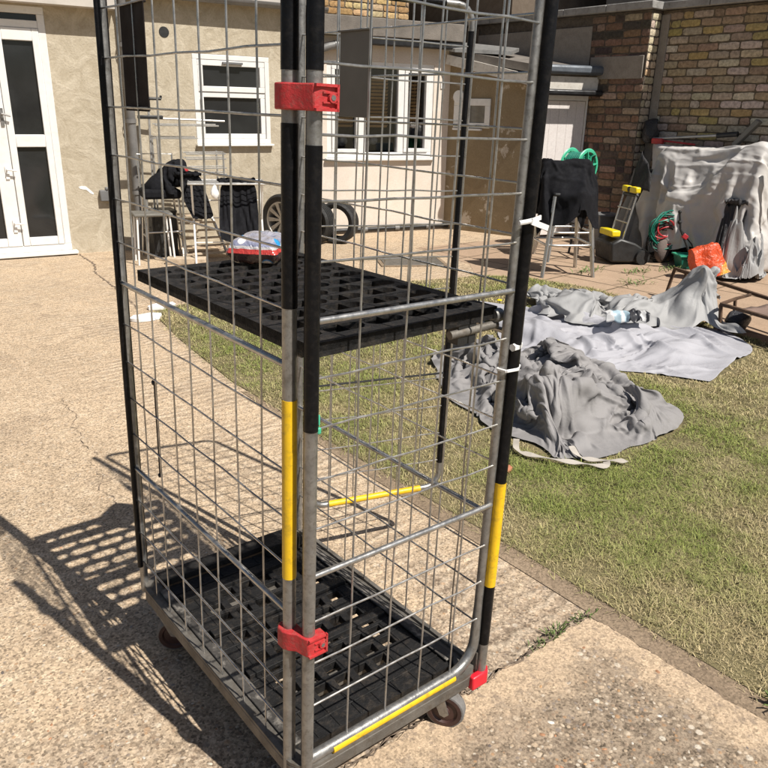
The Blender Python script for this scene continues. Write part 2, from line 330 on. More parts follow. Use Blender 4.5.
CLOTH = {
'pile':(72,72,2,(1.8824, 0.6677, 0.0168),0.0026,(16,2,2,-1,-1,-2,-3,-2,-3,-3,-3,-1,-1,1,0,3,3,3,3,3,3,3,2,2,2,2,0,2,1,2,2,3,5,6,6,7,7,8,8,8,9,8,8,8,7,6,6,5,5,5,5,6,5,6,5,6,5,4,5,0,6,2,5,5,5,5,5,5,4,5,5,5,7,-3,13,1,3,1,0,2,-1,1,0,-1,-2,-1,-2,0,-5,-1,0,0,1,1,-1,1,0,0,0,2,-2,0,0,-1,-1,-1,-1,0,0,0,-1,-1,0,-1,1,0,0,1,1,0,1,1,1,0,0,1,0,0,-1,-1,0,-2,4,-5,
4,-2,0,-1,0,-1,0,1,0,0,1,2,-1,-2,11,0,3,3,-3,4,1,1,2,-1,-2,-3,0,-1,-2,-2,-1,-1,-1,2,-1,0,0,0,1,-2,1,0,0,1,-1,0,-1,0,-1,-1,-2,-1,1,0,1,1,-1,1,1,0,1,0,2,-1,0,0,-1,-1,0,-1,0,-1,4,-4,1,0,0,-1,2,-1,-1,0,1,3,1,-2,0,-2,11,-1,3,3,-5,0,-4,2,5,4,2,-2,-1,-2,0,-1,-2,-1,-3,2,-2,0,0,-1,4,-2,-1,1,0,1,1,0,-1,0,-1,
-2,0,-1,0,1,-1,2,0,0,1,0,1,-1,1,-1,-5,0,0,-1,1,1,2,-2,3,-1,0,1,0,-1,-1,1,1,2,2,-1,-2,0,-1,-2,10,-2,-2,8,-2,3,-6,-1,3,2,2,5,-4,-5,-1,1,1,0,-4,3,-2,0,-1,0,3,1,-1,0,-3,0,1,2,0,0,3,-2,-2,0,-1,0,0,0,1,1,-1,-1,-3,-2,-1,2,0,0,0,0,1,-1,3,0,-1,1,-1,1,-1,1,1,1,3,-1,0,-3,-1,2,0,-2,8,-3,0,-4,10,6,-7,-5,3,2,1,6,
-2,-3,-3,0,2,-4,-3,3,1,1,-1,0,-1,1,0,0,-2,0,0,1,1,-1,2,1,-1,0,1,-1,0,0,-1,0,0,1,0,-1,-2,0,-2,0,0,-1,2,1,1,3,-3,1,-3,1,2,-1,4,0,0,1,-2,-1,-2,2,1,-1,9,-11,10,-9,8,8,-1,-9,0,2,2,1,0,1,-4,-1,4,-2,-1,-2,0,2,0,2,1,-1,3,0,-1,-3,-5,1,1,0,1,0,-1,-1,1,0,0,0,-4,-2,1,1,2,3,-1,-2,1,2,-1,1,0,-4,1,2,0,3,1,-4,6,0,0,
0,-2,-1,-2,0,-2,1,2,4,0,-9,1,0,2,6,8,-6,-4,2,7,1,3,1,-3,0,1,-4,-4,1,0,-4,-1,1,0,-3,0,0,1,6,0,0,1,0,0,0,0,-1,-1,-2,-2,2,-1,-1,-1,-1,0,-1,4,1,1,4,-5,-2,6,-4,1,4,1,-7,7,0,0,-1,0,0,-1,0,-1,-1,-2,0,5,3,-7,1,0,4,2,1,5,1,-7,1,5,0,1,-1,-5,-1,0,2,0,-2,5,-1,-2,1,1,0,1,1,0,-1,0,0,1,0,-1,-1,-1,-1,0,-1,0,2,-1,1,
0,-1,0,-1,-1,-1,0,4,-2,-2,7,-3,1,-7,7,2,-1,-1,0,-1,1,0,0,-1,-1,-1,-1,-1,11,-1,-6,-2,-2,0,1,-2,6,7,-1,-2,0,-1,1,4,1,2,-3,-4,2,-1,5,-1,1,3,1,-1,-2,-2,0,0,-1,-1,-1,0,0,0,0,-1,0,0,-1,2,-1,1,0,0,0,0,-3,-2,3,4,1,-3,1,-4,2,4,-1,-2,0,1,0,-1,2,-2,0,1,-1,-3,-2,5,9,-9,0,0,-4,-1,8,-6,1,4,3,1,2,0,1,1,0,5,-3,-3,
-1,-4,4,3,2,1,0,0,-2,-2,0,0,-2,-1,-1,-1,-1,0,0,1,1,0,-2,-1,0,1,3,1,-1,1,-2,-6,2,4,-5,4,-5,8,0,-1,0,-1,-1,0,1,2,-2,0,0,0,0,-1,-1,8,0,-13,5,6,-6,-3,5,-1,-1,0,0,2,4,2,1,0,0,4,0,-1,-3,-1,1,-1,0,1,-1,0,2,2,0,0,0,-1,0,-2,-1,0,-1,0,0,1,0,-2,1,-1,1,2,-1,2,3,-5,-8,6,-3,8,0,-1,-1,-1,-1,0,1,-1,2,0,-3,-2,1,1,2,
1,0,0,-1,-4,-2,6,0,-2,0,-4,-1,0,0,2,3,3,2,2,2,1,-2,4,-2,-3,0,-2,1,2,3,3,0,1,0,0,1,1,1,-2,-6,0,-2,0,0,0,0,-1,0,0,0,2,1,-2,3,-3,-1,2,1,-2,-3,0,2,-2,0,1,1,4,-1,-2,-3,-3,1,1,3,1,-2,8,-2,-4,2,-2,-2,1,3,0,1,0,-1,-2,-2,1,-1,0,2,3,1,3,-2,-3,0,0,3,2,1,3,1,1,0,0,-1,0,1,0,-3,-2,-1,-1,1,0,0,1,-1,-1,0,1,2,-1,0,
-2,2,-3,-3,3,0,-2,-4,4,-1,1,5,0,0,-2,-3,-5,0,0,7,-1,5,0,-1,-5,2,-4,-2,2,5,-3,-1,-1,2,1,-3,0,2,1,4,-1,-1,1,-1,2,-2,1,-1,0,0,1,-5,-2,-1,-1,-1,0,9,7,0,-2,0,0,1,0,-1,-1,0,1,0,2,-1,0,1,-2,-5,3,-6,3,-6,5,0,1,1,5,0,0,0,-2,-1,-3,-2,6,-1,1,2,-1,-1,-3,6,-7,0,2,1,0,0,-1,-2,0,3,-3,2,-2,1,-2,3,3,0,0,-3,0,0,-1,0,
1,2,1,-3,2,-5,-2,2,10,1,-1,-1,-1,0,-1,2,0,0,1,1,0,0,1,-2,0,-7,4,-2,-2,2,-1,1,1,3,2,-1,1,2,0,-2,-3,-1,1,-2,2,2,-3,1,-2,8,-8,-3,6,4,-3,-10,3,4,-1,3,-7,0,0,2,1,3,0,2,-3,-2,0,-2,-1,5,-1,-2,4,-2,4,-2,-2,-2,7,2,-3,1,0,0,0,2,0,0,0,2,1,-2,-4,0,3,-4,1,-1,1,-1,0,0,3,0,1,1,0,2,0,-1,-5,2,-3,-1,1,4,-4,2,-2,5,-3,
-3,1,-4,9,-1,0,-4,-2,4,0,2,1,-4,-2,3,0,0,-3,-4,1,0,1,3,0,0,2,1,1,-1,-1,-2,3,0,1,1,2,0,-1,1,-1,0,1,3,-1,-3,1,-1,1,-4,0,1,-1,-1,0,1,1,2,-1,3,0,0,0,-5,1,1,-2,-2,-1,6,-2,-3,5,-3,1,-3,9,1,0,-3,1,-1,1,0,-1,0,3,-2,-5,0,1,1,-3,-2,-1,0,1,3,1,0,2,-1,0,-2,0,-1,4,-1,0,0,2,0,0,1,-1,1,0,-1,1,-1,-1,1,-8,6,1,-3,-1,
0,1,1,1,2,0,1,1,-1,-5,1,1,-4,1,2,-1,-2,4,0,2,-6,1,-5,0,1,3,5,3,-1,1,0,0,0,1,0,-6,0,1,1,-3,1,-1,0,2,0,2,-2,2,-1,-1,-1,-1,0,2,0,1,-2,2,1,1,-1,0,1,-2,3,-2,2,-4,6,-5,-5,2,0,-1,-2,1,2,2,1,2,1,-3,-6,4,2,1,1,0,-4,3,2,-1,0,0,-6,6,-5,-4,1,-1,2,4,3,0,-1,0,2,-3,0,-1,0,1,3,-3,0,-1,1,-3,1,3,0,0,0,1,0,0,-2,0,0,0,
0,0,0,1,-3,1,2,2,-1,1,-2,1,-1,-4,0,0,-1,1,0,1,0,0,0,1,0,-4,3,-2,1,1,3,5,1,0,-7,-3,1,4,-2,3,-1,-3,1,0,-3,-2,4,0,2,1,4,0,-4,-1,0,1,2,-3,0,-3,3,-1,1,1,-1,1,-1,1,1,-1,-1,-1,1,-2,0,-1,0,0,-1,-1,-1,2,0,2,2,1,-5,0,0,1,1,-1,2,1,0,-1,-1,1,1,2,-1,0,1,0,0,2,-3,4,2,-5,-3,1,3,0,1,-2,0,1,0,-4,6,1,2,0,-1,1,-1,-2,
-3,-2,2,-1,1,3,0,-1,-1,1,1,-1,0,-1,1,-1,-3,0,0,-1,-1,0,0,0,3,1,-1,0,1,0,2,-3,-2,0,0,3,1,-2,1,1,-1,-2,0,6,-1,-3,0,0,0,0,-3,5,2,2,1,0,-6,-2,5,-1,0,0,-1,1,0,0,1,1,-2,2,2,-2,-1,-1,-1,0,1,2,-2,0,-1,0,2,0,-2,0,-3,-1,1,2,-1,-2,0,0,-1,0,0,0,1,4,0,0,-6,7,-5,2,-1,0,3,0,0,1,-1,0,-2,-2,7,1,-1,-2,1,-3,-1,1,-3,2,
1,7,-5,4,-2,-1,1,0,-2,1,-1,2,-3,0,-1,3,-2,-1,5,-1,1,-1,-1,0,0,0,-2,1,3,2,-3,2,-3,1,-1,-1,0,-3,1,-1,-1,1,0,0,0,1,2,0,0,0,0,-2,0,2,0,1,1,1,1,2,-3,-1,-2,-2,9,0,1,-6,2,-1,-4,0,-3,2,0,9,0,1,-2,-1,0,0,0,0,-1,-1,-4,-1,2,9,-5,-3,5,-2,3,0,-1,-3,-2,1,1,-1,0,4,1,0,1,1,-1,-1,-4,-1,-1,1,-2,1,-1,1,0,1,1,0,1,-2,1,
-1,1,0,1,0,1,-1,3,0,1,-1,-4,-2,6,0,3,-5,0,1,-3,-2,-4,-1,0,3,3,3,3,0,1,0,-3,0,0,-1,-2,-2,1,9,-3,-1,0,1,1,-1,-3,-1,0,0,1,-1,-2,0,1,1,2,0,1,1,-2,0,-2,2,-2,-1,1,-1,2,0,1,0,0,-1,2,-1,0,1,0,-1,-1,1,1,2,2,1,-5,-2,2,1,0,0,1,0,-1,0,0,0,-1,0,2,2,3,1,-1,1,-3,-1,-1,0,-1,-3,0,4,0,1,-2,-1,-1,0,-1,0,0,0,0,2,1,0,-2,
-2,1,0,5,0,-3,-1,-2,-2,3,0,0,0,1,0,2,-1,1,0,0,0,1,-1,0,1,-4,4,0,2,3,4,-5,-4,-1,4,0,-1,1,0,0,0,0,0,0,2,3,-3,1,2,0,1,-2,-1,-2,-1,-1,-1,1,-1,0,-4,-1,-1,1,1,0,1,1,0,1,1,1,-4,0,0,-2,-1,3,2,2,-4,1,-1,2,-2,0,1,2,1,-1,0,1,0,0,2,-1,-1,0,2,1,0,-1,2,2,2,-3,1,-2,2,-1,0,0,1,0,0,-1,3,0,-1,2,-9,1,1,3,3,-1,-1,-1,-2,
0,0,0,0,0,-4,1,0,0,-1,-2,-2,3,3,0,0,5,0,0,0,-1,-6,1,-3,3,0,2,0,-3,1,0,-1,1,2,0,0,0,0,2,-1,-1,0,1,1,1,-2,1,-3,7,0,0,1,0,-2,-1,2,-1,2,0,2,-1,-3,-3,1,7,0,1,-3,-2,0,-1,-1,-1,-1,1,1,0,0,-2,-2,-1,0,1,-2,2,-3,0,4,0,1,-2,1,2,0,5,-3,1,-1,-4,-1,-2,3,0,-1,0,0,2,-1,0,0,1,2,0,-1,0,-1,1,1,0,0,1,-4,9,0,-1,1,3,-4,0,
2,-1,0,-2,0,1,0,-3,1,1,1,0,-2,-1,0,0,0,1,-7,-4,-1,5,7,-1,-7,-2,-2,2,2,4,-6,-2,3,2,2,-1,0,1,1,3,-4,-5,7,-2,-8,8,-6,0,7,-1,1,1,-1,0,-1,2,0,0,-1,0,-1,1,3,-2,3,0,-6,2,6,0,4,4,-6,-2,0,2,1,-4,-2,0,4,2,-1,0,0,1,-1,-6,0,-2,0,4,-3,-4,-2,0,3,5,-8,0,-2,-4,1,9,-7,1,1,3,2,1,0,-2,-6,2,1,0,6,1,-6,4,-4,-2,6,1,-1,1,
0,0,5,-1,0,-1,-2,-1,0,1,-1,4,2,-1,2,-1,2,0,3,2,-1,-1,-2,0,0,-1,-2,-2,0,0,-2,-2,2,1,-2,-2,4,-5,2,5,-3,-1,-3,0,2,3,-3,-1,-2,-9,-4,10,0,-2,1,2,0,2,-2,1,-1,3,1,-1,5,-2,0,0,2,-1,0,0,-1,-1,2,6,0,-1,-2,-2,-2,-1,3,0,0,5,1,-6,3,0,1,2,5,0,0,-3,-1,0,-1,-2,-3,-2,-2,0,2,-1,2,4,-4,-1,2,-4,-1,10,-3,-4,-2,0,5,-1,-2,
0,1,-6,-9,2,3,0,-1,2,1,5,-1,-2,5,-2,-2,6,-2,2,1,-3,3,-2,2,-2,1,-1,6,1,-2,-1,-2,-3,-3,-1,5,1,1,5,0,-9,0,1,3,2,4,0,0,0,0,0,0,-4,-7,-4,-2,-1,1,1,9,1,0,-2,2,0,-4,1,3,-3,2,2,1,-1,-1,-2,0,3,-9,2,1,1,-4,-1,-1,4,5,0,0,0,-4,4,1,3,-2,0,-2,2,0,-1,-2,6,0,0,-2,-2,0,0,-1,1,0,-2,2,-9,6,1,2,-1,0,0,3,3,0,0,-1,0,1,0,
-5,-5,1,0,2,-6,9,0,4,2,0,-1,-5,-2,2,-3,1,4,-1,-1,1,-1,-8,7,-3,0,-3,4,-1,3,3,-1,-7,-1,1,1,2,2,2,0,0,-4,3,1,-1,0,4,1,1,1,0,0,1,0,0,-2,-4,0,-1,-1,1,-2,1,1,2,-2,0,2,1,2,-1,-2,-1,4,0,-5,-4,-2,5,0,4,5,1,3,0,-2,-6,0,0,0,-9,6,1,-4,2,5,-7,1,-3,4,-2,4,1,-6,0,3,-2,-4,2,4,0,3,-1,1,-7,7,-1,0,0,5,-1,1,0,2,2,0,1,
-1,0,-4,-5,5,1,-7,-2,1,2,2,4,1,-2,0,0,0,3,1,-2,0,0,-1,-4,0,-2,3,2,4,3,0,0,-3,-1,-1,-5,1,-3,2,3,-4,3,-2,-1,3,-5,2,0,-1,6,1,-3,-1,0,-3,1,-1,3,0,1,-3,3,0,0,-1,5,0,-1,1,1,1,3,-1,0,0,2,-1,1,-11,2,5,-1,-1,-3,-2,1,-3,2,-3,2,1,3,0,4,2,-1,3,-5,1,-1,-2,-2,2,3,0,2,0,-1,-5,6,-7,-4,1,5,-3,6,-1,-2,2,-1,-1,0,0,-1,
3,-1,0,0,-1,-1,0,1,-1,-1,3,0,-1,0,6,0,0,0,1,-1,0,3,1,0,2,2,-2,1,-1,-7,0,0,1,-1,-8,2,-2,6,2,1,-1,2,-2,-1,2,0,0,5,-3,-6,0,-1,5,4,-2,0,-5,4,-2,2,-2,0,-2,1,-1,1,0,2,1,-2,-2,1,-1,2,0,2,1,-2,-1,-2,1,0,-1,0,0,1,0,6,1,0,0,-1,1,0,0,2,0,6,1,2,-4,-5,-1,-1,0,-2,-3,6,-5,2,1,0,2,0,-1,0,-2,2,-4,5,0,1,3,-2,-8,-9,5,
11,-3,-4,4,-4,5,1,-1,-1,-3,0,1,1,-1,-1,1,1,-8,5,1,1,2,0,1,-2,-1,1,-2,1,-1,1,-1,0,7,0,0,1,1,0,-2,1,0,1,2,1,0,1,-6,0,-5,-4,0,4,0,6,-2,-2,1,-1,-1,6,1,1,-7,3,-7,-1,-1,-9,-2,2,5,1,2,0,5,3,1,1,0,-1,0,0,-2,0,2,0,1,-1,-1,-4,-3,1,3,1,2,0,1,-5,2,-1,1,0,-1,1,0,6,0,1,1,-1,0,3,0,-2,-1,-2,-2,1,4,0,-1,1,0,-2,-9,0,
-1,1,0,-1,2,5,-3,3,5,2,-9,4,-11,0,11,-8,1,0,0,-3,7,-3,3,4,-1,1,-1,0,0,0,0,-2,3,-2,-2,1,1,-7,0,3,1,2,1,-1,0,0,-1,2,-3,1,0,0,5,0,1,0,0,2,0,-1,-3,1,-5,-6,-2,7,10,-1,0,-3,-7,9,0,-2,-1,0,-1,-2,-2,1,-1,-4,6,5,-4,3,-4,-4,8,-2,-7,0,0,1,9,-3,1,1,0,2,-1,1,-1,-4,2,2,3,-8,-9,5,-3,-1,4,1,3,2,1,-2,-1,0,3,-3,1,1,0,
4,1,0,0,1,-1,0,-4,2,0,-5,0,-1,-3,2,5,1,-5,10,-2,-10,5,1,0,0,0,1,-1,1,0,-1,4,1,-1,0,-2,-1,1,2,-9,2,2,6,0,-2,0,1,-1,2,1,0,0,-1,-1,-5,3,-2,-7,1,-2,0,4,2,2,1,1,-1,-1,7,-6,-1,1,0,5,0,0,1,-2,0,-4,1,1,0,-3,2,1,1,0,-4,-2,9,0,-13,8,0,-4,-2,0,0,-1,2,1,4,0,3,1,-3,1,2,0,0,1,-1,3,1,-4,-3,3,-1,1,0,0,0,2,1,-1,-1,1,
-7,-7,0,1,1,0,0,-2,3,4,3,0,-1,2,-1,-1,0,1,7,-1,1,0,-2,-1,3,-1,-3,-1,-2,0,5,1,0,2,1,-1,-16,6,3,0,3,0,-1,-2,0,-1,-1,1,2,-3,3,4,-3,0,1,3,-4,6,-1,-1,-1,0,-3,2,-1,1,1,-1,1,2,0,-2,-1,-2,0,-5,-2,1,1,-1,1,-2,2,4,-1,1,1,0,-1,0,1,6,2,0,-1,0,-2,-2,2,-2,-2,1,1,2,1,-3,3,-4,-11,8,3,0,-3,2,3,0,2,-1,0,-2,-2,-2,1,-1,
4,2,-1,1,0,6,1,-1,-3,-2,-3,1,0,0,1,-1,1,0,1,1,-1,-1,1,-1,-2,-2,-4,0,0,2,-1,0,2,1,1,2,1,-2,0,0,7,0,0,1,0,0,-2,-9,2,-2,10,-3,3,2,-7,-8,-2,7,2,2,-1,5,0,0,1,-1,1,0,0,-4,-1,-1,0,-1,1,2,0,1,3,2,-1,-2,1,-1,-2,0,0,0,0,0,-1,-2,0,1,0,1,3,0,-2,-2,-1,0,-1,-1,0,-1,3,0,2,0,1,-1,-1,6,-1,1,0,2,2,-3,-3,-4,1,-4,8,0,
-1,0,0,2,0,1,1,-1,-4,5,1,1,0,0,-2,-1,0,-2,-1,1,0,0,-1,0,-2,1,1,2,1,-5,2,2,-1,0,-1,0,2,-1,-2,-2,1,2,-1,1,3,-1,-3,-1,1,1,0,-2,1,0,1,0,1,0,-1,1,4,1,0,1,1,1,-3,0,-2,1,0,0,1,-1,1,2,1,0,2,-1,0,0,1,1,1,1,-2,-2,-2,1,0,0,-1,1,-3,3,-1,-1,-3,0,0,-4,6,1,1,-1,0,-3,1,1,1,-1,-2,-1,2,-1,-1,2,2,-2,-5,-1,3,5,0,-1,0,0,
-2,3,0,-1,-1,4,0,0,0,1,0,0,3,-5,-2,3,-3,-4,-1,12,0,-1,3,-4,-2,1,3,0,0,0,1,0,-1,-2,0,2,1,0,-3,2,-7,1,3,1,-1,-2,3,-1,0,-3,1,0,1,0,0,1,0,0,-2,1,0,0,-1,1,1,-2,-1,0,3,2,-2,2,-9,2,7,-5,3,1,4,-1,-2,-1,0,-4,7,3,1,-3,0,1,0,0,-3,3,0,1,3,3,0,-2,-4,0,-1,-3,4,-2,-2,2,0,1,0,3,1,2,-7,-2,1,0,1,-1,1,1,-1,0,-1,2,-2,0,
0,2,-1,1,-2,0,1,1,4,-1,-2,-5,-2,4,4,1,-10,9,-9,4,3,0,0,4,-1,1,-5,4,-6,-1,3,9,2,-3,-2,0,1,-2,1,2,-2,2,1,1,0,-3,-3,-1,3,-7,-2,8,0,-1,1,0,0,0,-2,5,-3,-2,-1,2,2,-1,-2,2,1,0,0,-1,-2,1,0,2,-1,0,3,1,3,-1,1,-2,-3,-4,-2,3,-6,9,-5,8,-9,5,-1,0,3,0,-2,-1,0,4,3,-1,-8,-1,2,4,1,2,2,-1,1,1,-1,1,0,-3,-2,-2,-1,-8,4,
10,-2,0,1,-3,-1,-1,0,3,-3,1,-5,3,-2,4,0,4,0,-2,1,-2,1,-1,0,1,-2,3,-5,-2,1,7,4,1,0,-3,-4,-2,1,1,-1,2,-1,2,-3,1,0,3,-2,-1,6,-6,9,-11,-3,6,4,0,-5,3,1,2,2,1,1,0,0,-2,-1,-3,-4,-3,7,3,-2,2,-2,-1,0,0,-2,1,0,-3,0,3,-4,2,-1,0,1,4,-2,2,-1,0,0,0,1,-1,-1,-8,2,8,-7,4,6,1,-1,-3,-1,-4,4,1,-3,0,3,-2,-2,1,4,1,1,0,1,
-3,5,0,-3,-2,-1,5,-7,0,2,2,3,-1,3,0,0,0,1,0,-3,-1,-3,1,2,2,-1,-3,-3,2,-3,-1,6,-3,1,1,0,-1,-2,2,-5,4,0,2,-2,-3,1,4,1,-14,3,-2,1,9,0,-1,2,1,-1,-3,-2,4,-4,3,0,2,-1,-2,1,6,-2,2,1,1,-1,1,1,0,2,-1,-5,3,-4,-1,1,-2,4,-6,3,-4,-1,1,3,6,0,1,-2,-2,2,2,1,-2,-4,0,-1,-2,3,1,1,-2,-6,4,-3,6,1,-1,0,1,0,-7,-6,-1,10,-7,
5,-11,-1,2,4,3,3,2,-3,-3,-3,8,2,0,-5,2,1,-1,5,1,-2,3,0,1,-3,0,1,-7,-5,4,4,4,-5,-2,3,-1,-1,-3,9,0,1,1,0,0,0,0,0,-3,3,1,2,-3,-3,-1,0,-1,-1,-2,-1,5,-1,1,-1,-1,-3,2,4,-7,5,-1,-6,3,5,-2,-2,-6,1,0,1,0,-1,1,-3,0,1,6,1,1,-1,-1,-1,7,0,-1,-1,1,-7,1,-3,-6,1,5,1,0,0,4,-5,-1,0,6,-2,-2,6,-1,-1,-1,-1,1,4,-3,5,2,1,
0,0,-2,-4,-1,0,0,-1,0,-2,0,-2,0,-1,5,-2,-3,11,-5,-2,5,-7,-1,0,6,-5,-2,1,-1,0,1,-4,-2,0,2,-1,7,4,-1,-1,-2,6,0,-1,1,-10,1,-4,0,5,3,0,-1,-1,0,-2,2,-3,-2,0,-1,0,3,5,4,-1,0,1,-2,4,-2,1,3,1,0,-3,-3,0,-2,-1,2,0,0,-2,-2,-2,0,-2,4,1,0,4,3,-1,-6,1,-1,-2,5,-3,-3,2,1,-5,0,-2,-1,0,0,3,5,2,0,-2,6,0,-2,-2,-5,-3,3,
6,1,0,-1,0,-5,-1,-2,1,0,-1,-1,3,-2,0,1,1,7,-1,-1,1,0,1,0,0,1,3,0,-2,-2,0,0,-3,-1,0,2,1,-1,0,-1,-3,-1,-1,2,2,5,12,0,-1,-4,-2,-2,-2,-3,0,2,-9,5,-4,-4,0,-2,4,5,1,0,5,-1,-1,-3,1,1,3,-2,1,0,-2,1,3,-3,2,0,-1,-2,1,-3,5,-2,-4,1,-2,4,-1,-1,1,1,0,-2,3,3,4,0,-2,-2,-1,2,0,-1,-2,0,0,0,0,0,0,0,-2,-1,2,-4,7,10,8,0,
-3,-4,-5,-4,0,-1,-10,7,-8,0,-4,2,2,3,1,4,-2,1,-4,6,-2,0,1,0,-3,5,-3,-1,2,-1,-1,2,-4,2,0,-1,2,-1,-4,0,2,1,1,-1,-1,-3,2,1,1,3,5,2,0,-2,-1,0,0,-1,-3,-1,0,1,0,0,-2,-1,-1,-1,6,4,1,3,4,3,-2,-2,-3,-6,-8,-3,-1,7,-8,-1,0,3,2,2,5,-2,0,-1,3,-1,1,-2,-2,0,1,-5,2,1,1,1,-5,7,-4,5,-1,-2,4,-5,-2,-3,0,1,0,0,1,1,0,2,3,
6,1,2,0,-2,-1,-2,0,-1,0,-2,-2,1,-2,1,-1,-3,-2,-3,1,5,-1,-2,-2,3,2,1,-3,3,2,-10,2,3,0,-4,1,2,1,5,1,0,-1,-4,4,0,-3,-4,3,-1,2,-2,-1,0,0,5,1,3,0,-2,-1,-5,4,0,-1,1,-2,0,-1,-1,-6,0,0,1,2,4,4,3,1,0,0,-1,0,-2,0,0,-3,1,0,0,0,-1,0,-6,-6,2,6,-1,-1,-1,-1,4,4,3,0,-12,5,-3,-1,0,1,2,5,0,-1,1,-1,1,-4,-5,6,0,-2,5,2,
-1,0,1,1,1,1,-1,0,-2,1,-6,-2,-1,-2,0,-1,0,0,5,1,-1,-5,-1,4,2,-3,-3,0,1,5,2,3,0,-1,0,-1,-2,-1,1,0,-1,5,2,2,-3,7,-1,-3,-2,-2,-1,-3,1,2,-11,3,0,-2,1,1,5,0,-3,-4,6,-7,-1,9,1,3,3,0,-1,-1,-1,0,0,-1,-1,-1,0,1,-1,4,-1,0,-1,2,-1,0,-3,-2,-2,1,5,-2,-8,-4,2,3,-1,0,-4,0,-1,2,2,4,2,1,-1,-2,-1,0,0,0,2,5,0,3,4,-1,
-2,-2,-2,0,-1,1,-8,-2,-1,-1,2,5,0,-2,3,-8,6,5,2,2,0,0,-1,-2,0,0,0,-1,0,-1,-1,-2,0,1,3,-1,0,1,-2,2,-3,1,-1,-3,-2,0,0,4,-2,3,1,0,-1,-1,-1,0,-4,-2,-2,1,4,3,1,0,-2,-2,0,-2,1,0,5,3,3,2,-1,-1,-3,0,-1,0,-8,-1,-2,-1,4,-3,4,-3,6,4,1,0,0,-1,-1,-1,1,0,0,-2,-2,-1,-2,0,1,-1,1,-1,2,1,-1,-2,0,3,-2,0,0,-3,-2,3,0,2,
-4,2,1,1,-1,1,-3,2,0,-2,-3,-3,1,1,0,1,0,-1,1,1,1,-1,2,5,3,1,0,0,-2,-1,0,0,-10,0,-2,3,0,1,3,4,0,0,-1,-3,0,-1,0,0,-1,1,0,0,-3,0,0,-1,1,0,1,3,-2,2,-1,0,-2,1,-1,0,-1,0,0,-1,-1,1,-2,2,-2,4,0,-1,1,-3,1,1,0,0,2,1,0,0,0,-2,-4,2,-1,2,2,3,3,1,-1,-1,-1,-1,0,1,-11,0,3,7,-3,4,-1,-2,-1,-1,1,-1,0,0,0,-1,-1,0,-1,1,
-1,-1,1,0,1,1,-1,3,-3,4,-3,1,-1,1,-1,1,-2,-2,0,0,0,-1,0,0,-1,1,2,-1,1,-1,0,0,1,0,1,2,1,0,0,-1,-3,0,-1,1,2,3,2,1,-1,0,-1,0,0,1,-12,138,-8,-7,-8,-8,-8,-7,-7,-5,-6,-4,-4,-4,-3,-4,-2,-3,-1,-2,-2,-2,-2,-2,-2,-2,-2,0,-2,-2,-1,-1,-1,-3,-2,-3,-2,-1,-2,-1,-2,-1,0,1,1,0,0,0,-2,-1,-2,-1,-1,-1,-1,-1,-1,0,1,-1,1,
-1,4,0,0,0,-1,0,-1,-1,2,-2,0,0,7,4,-1,1,1,0,-1,1,-1,0,-2,-1,0,-1,1,1,1,-1,2,1,2,1,1,-1,0,-1,-2,0,1,-1,1,0,2,0,1,1,-1,1,-1,-1,1,-1,0,0,0,-1,-1,0,-1,0,-1,-1,0,1,0,0,-1,-3,3,0,0,-4,4,-2,-1,0,-2,3,0,-1,2,-4,-5,9,-2,4,-1,0,1,3,1,-1,-1,0,-2,-1,0,1,-2,-1,1,0,0,1,2,1,1,0,1,0,-1,-1,1,-2,2,0,2,2,0,1,0,-2,1,-2,
0,-1,-2,0,0,-1,0,-1,-2,0,0,0,0,0,0,0,0,-3,3,1,0,-3,1,-1,1,2,-3,5,-2,-5,-2,-3,8,1,-2,3,0,1,0,0,0,5,-1,2,-2,-3,-4,0,1,0,-1,2,-2,3,0,2,0,1,1,0,-1,-1,0,-1,1,1,0,2,1,0,4,-2,-1,-2,-3,0,-1,0,-1,-1,0,0,-1,0,1,-3,-1,0,-2,2,1,-2,4,0,-3,0,2,-1,4,1,-1,-4,-4,-4,4,8,0,0,-1,3,-1,1,1,4,-4,6,-2,3,0,-1,-2,0,-1,1,-3,1,
-1,2,-1,0,1,0,0,1,-1,0,-1,1,0,2,1,2,1,-2,1,-1,-2,-2,-1,0,-1,0,-1,-1,-1,0,-1,-2,1,0,-2,3,-1,0,1,-2,1,0,1,-1,6,-3,4,-5,-7,-3,3,-1,6,1,0,1,-2,3,-2,2,0,5,0,4,-3,0,3,0,-1,-3,-1,3,-1,-2,-1,2,0,-1,1,0,1,0,0,0,0,-3,-2,0,1,2,3,1,0,-1,1,-1,-1,-1,0,-2,-2,-2,-2,0,1,1,-1,-2,1,-1,2,0,0,-1,2,-1,7,-4,5,-3,-10,-1,2,
0,-1,6,0,1,0,1,-1,0,-3,4,-2,7,2,3,0,-3,2,1,3,1,-2,2,-6,-2,2,-1,-1,0,1,0,3,1,-1,-2,1,-2,-4,-8,1,0,0,1,3,1,0,0,0,-1,-1,-3,0,1,3,0,-1,-1,0,-1,2,0,-3,0,-1,2,8,-4,8,-4,-9,-1,1,0,-2,0,6,0,0,0,0,0,2,-1,-7,1,2,6,5,4,2,-4,-1,3,2,-3,1,-1,-4,-8,-2,-4,2,3,-3,-1,5,-1,-2,-2,1,1,7,-2,0,3,5,3,1,0,-1,-2,-4,-2,1,1,1,
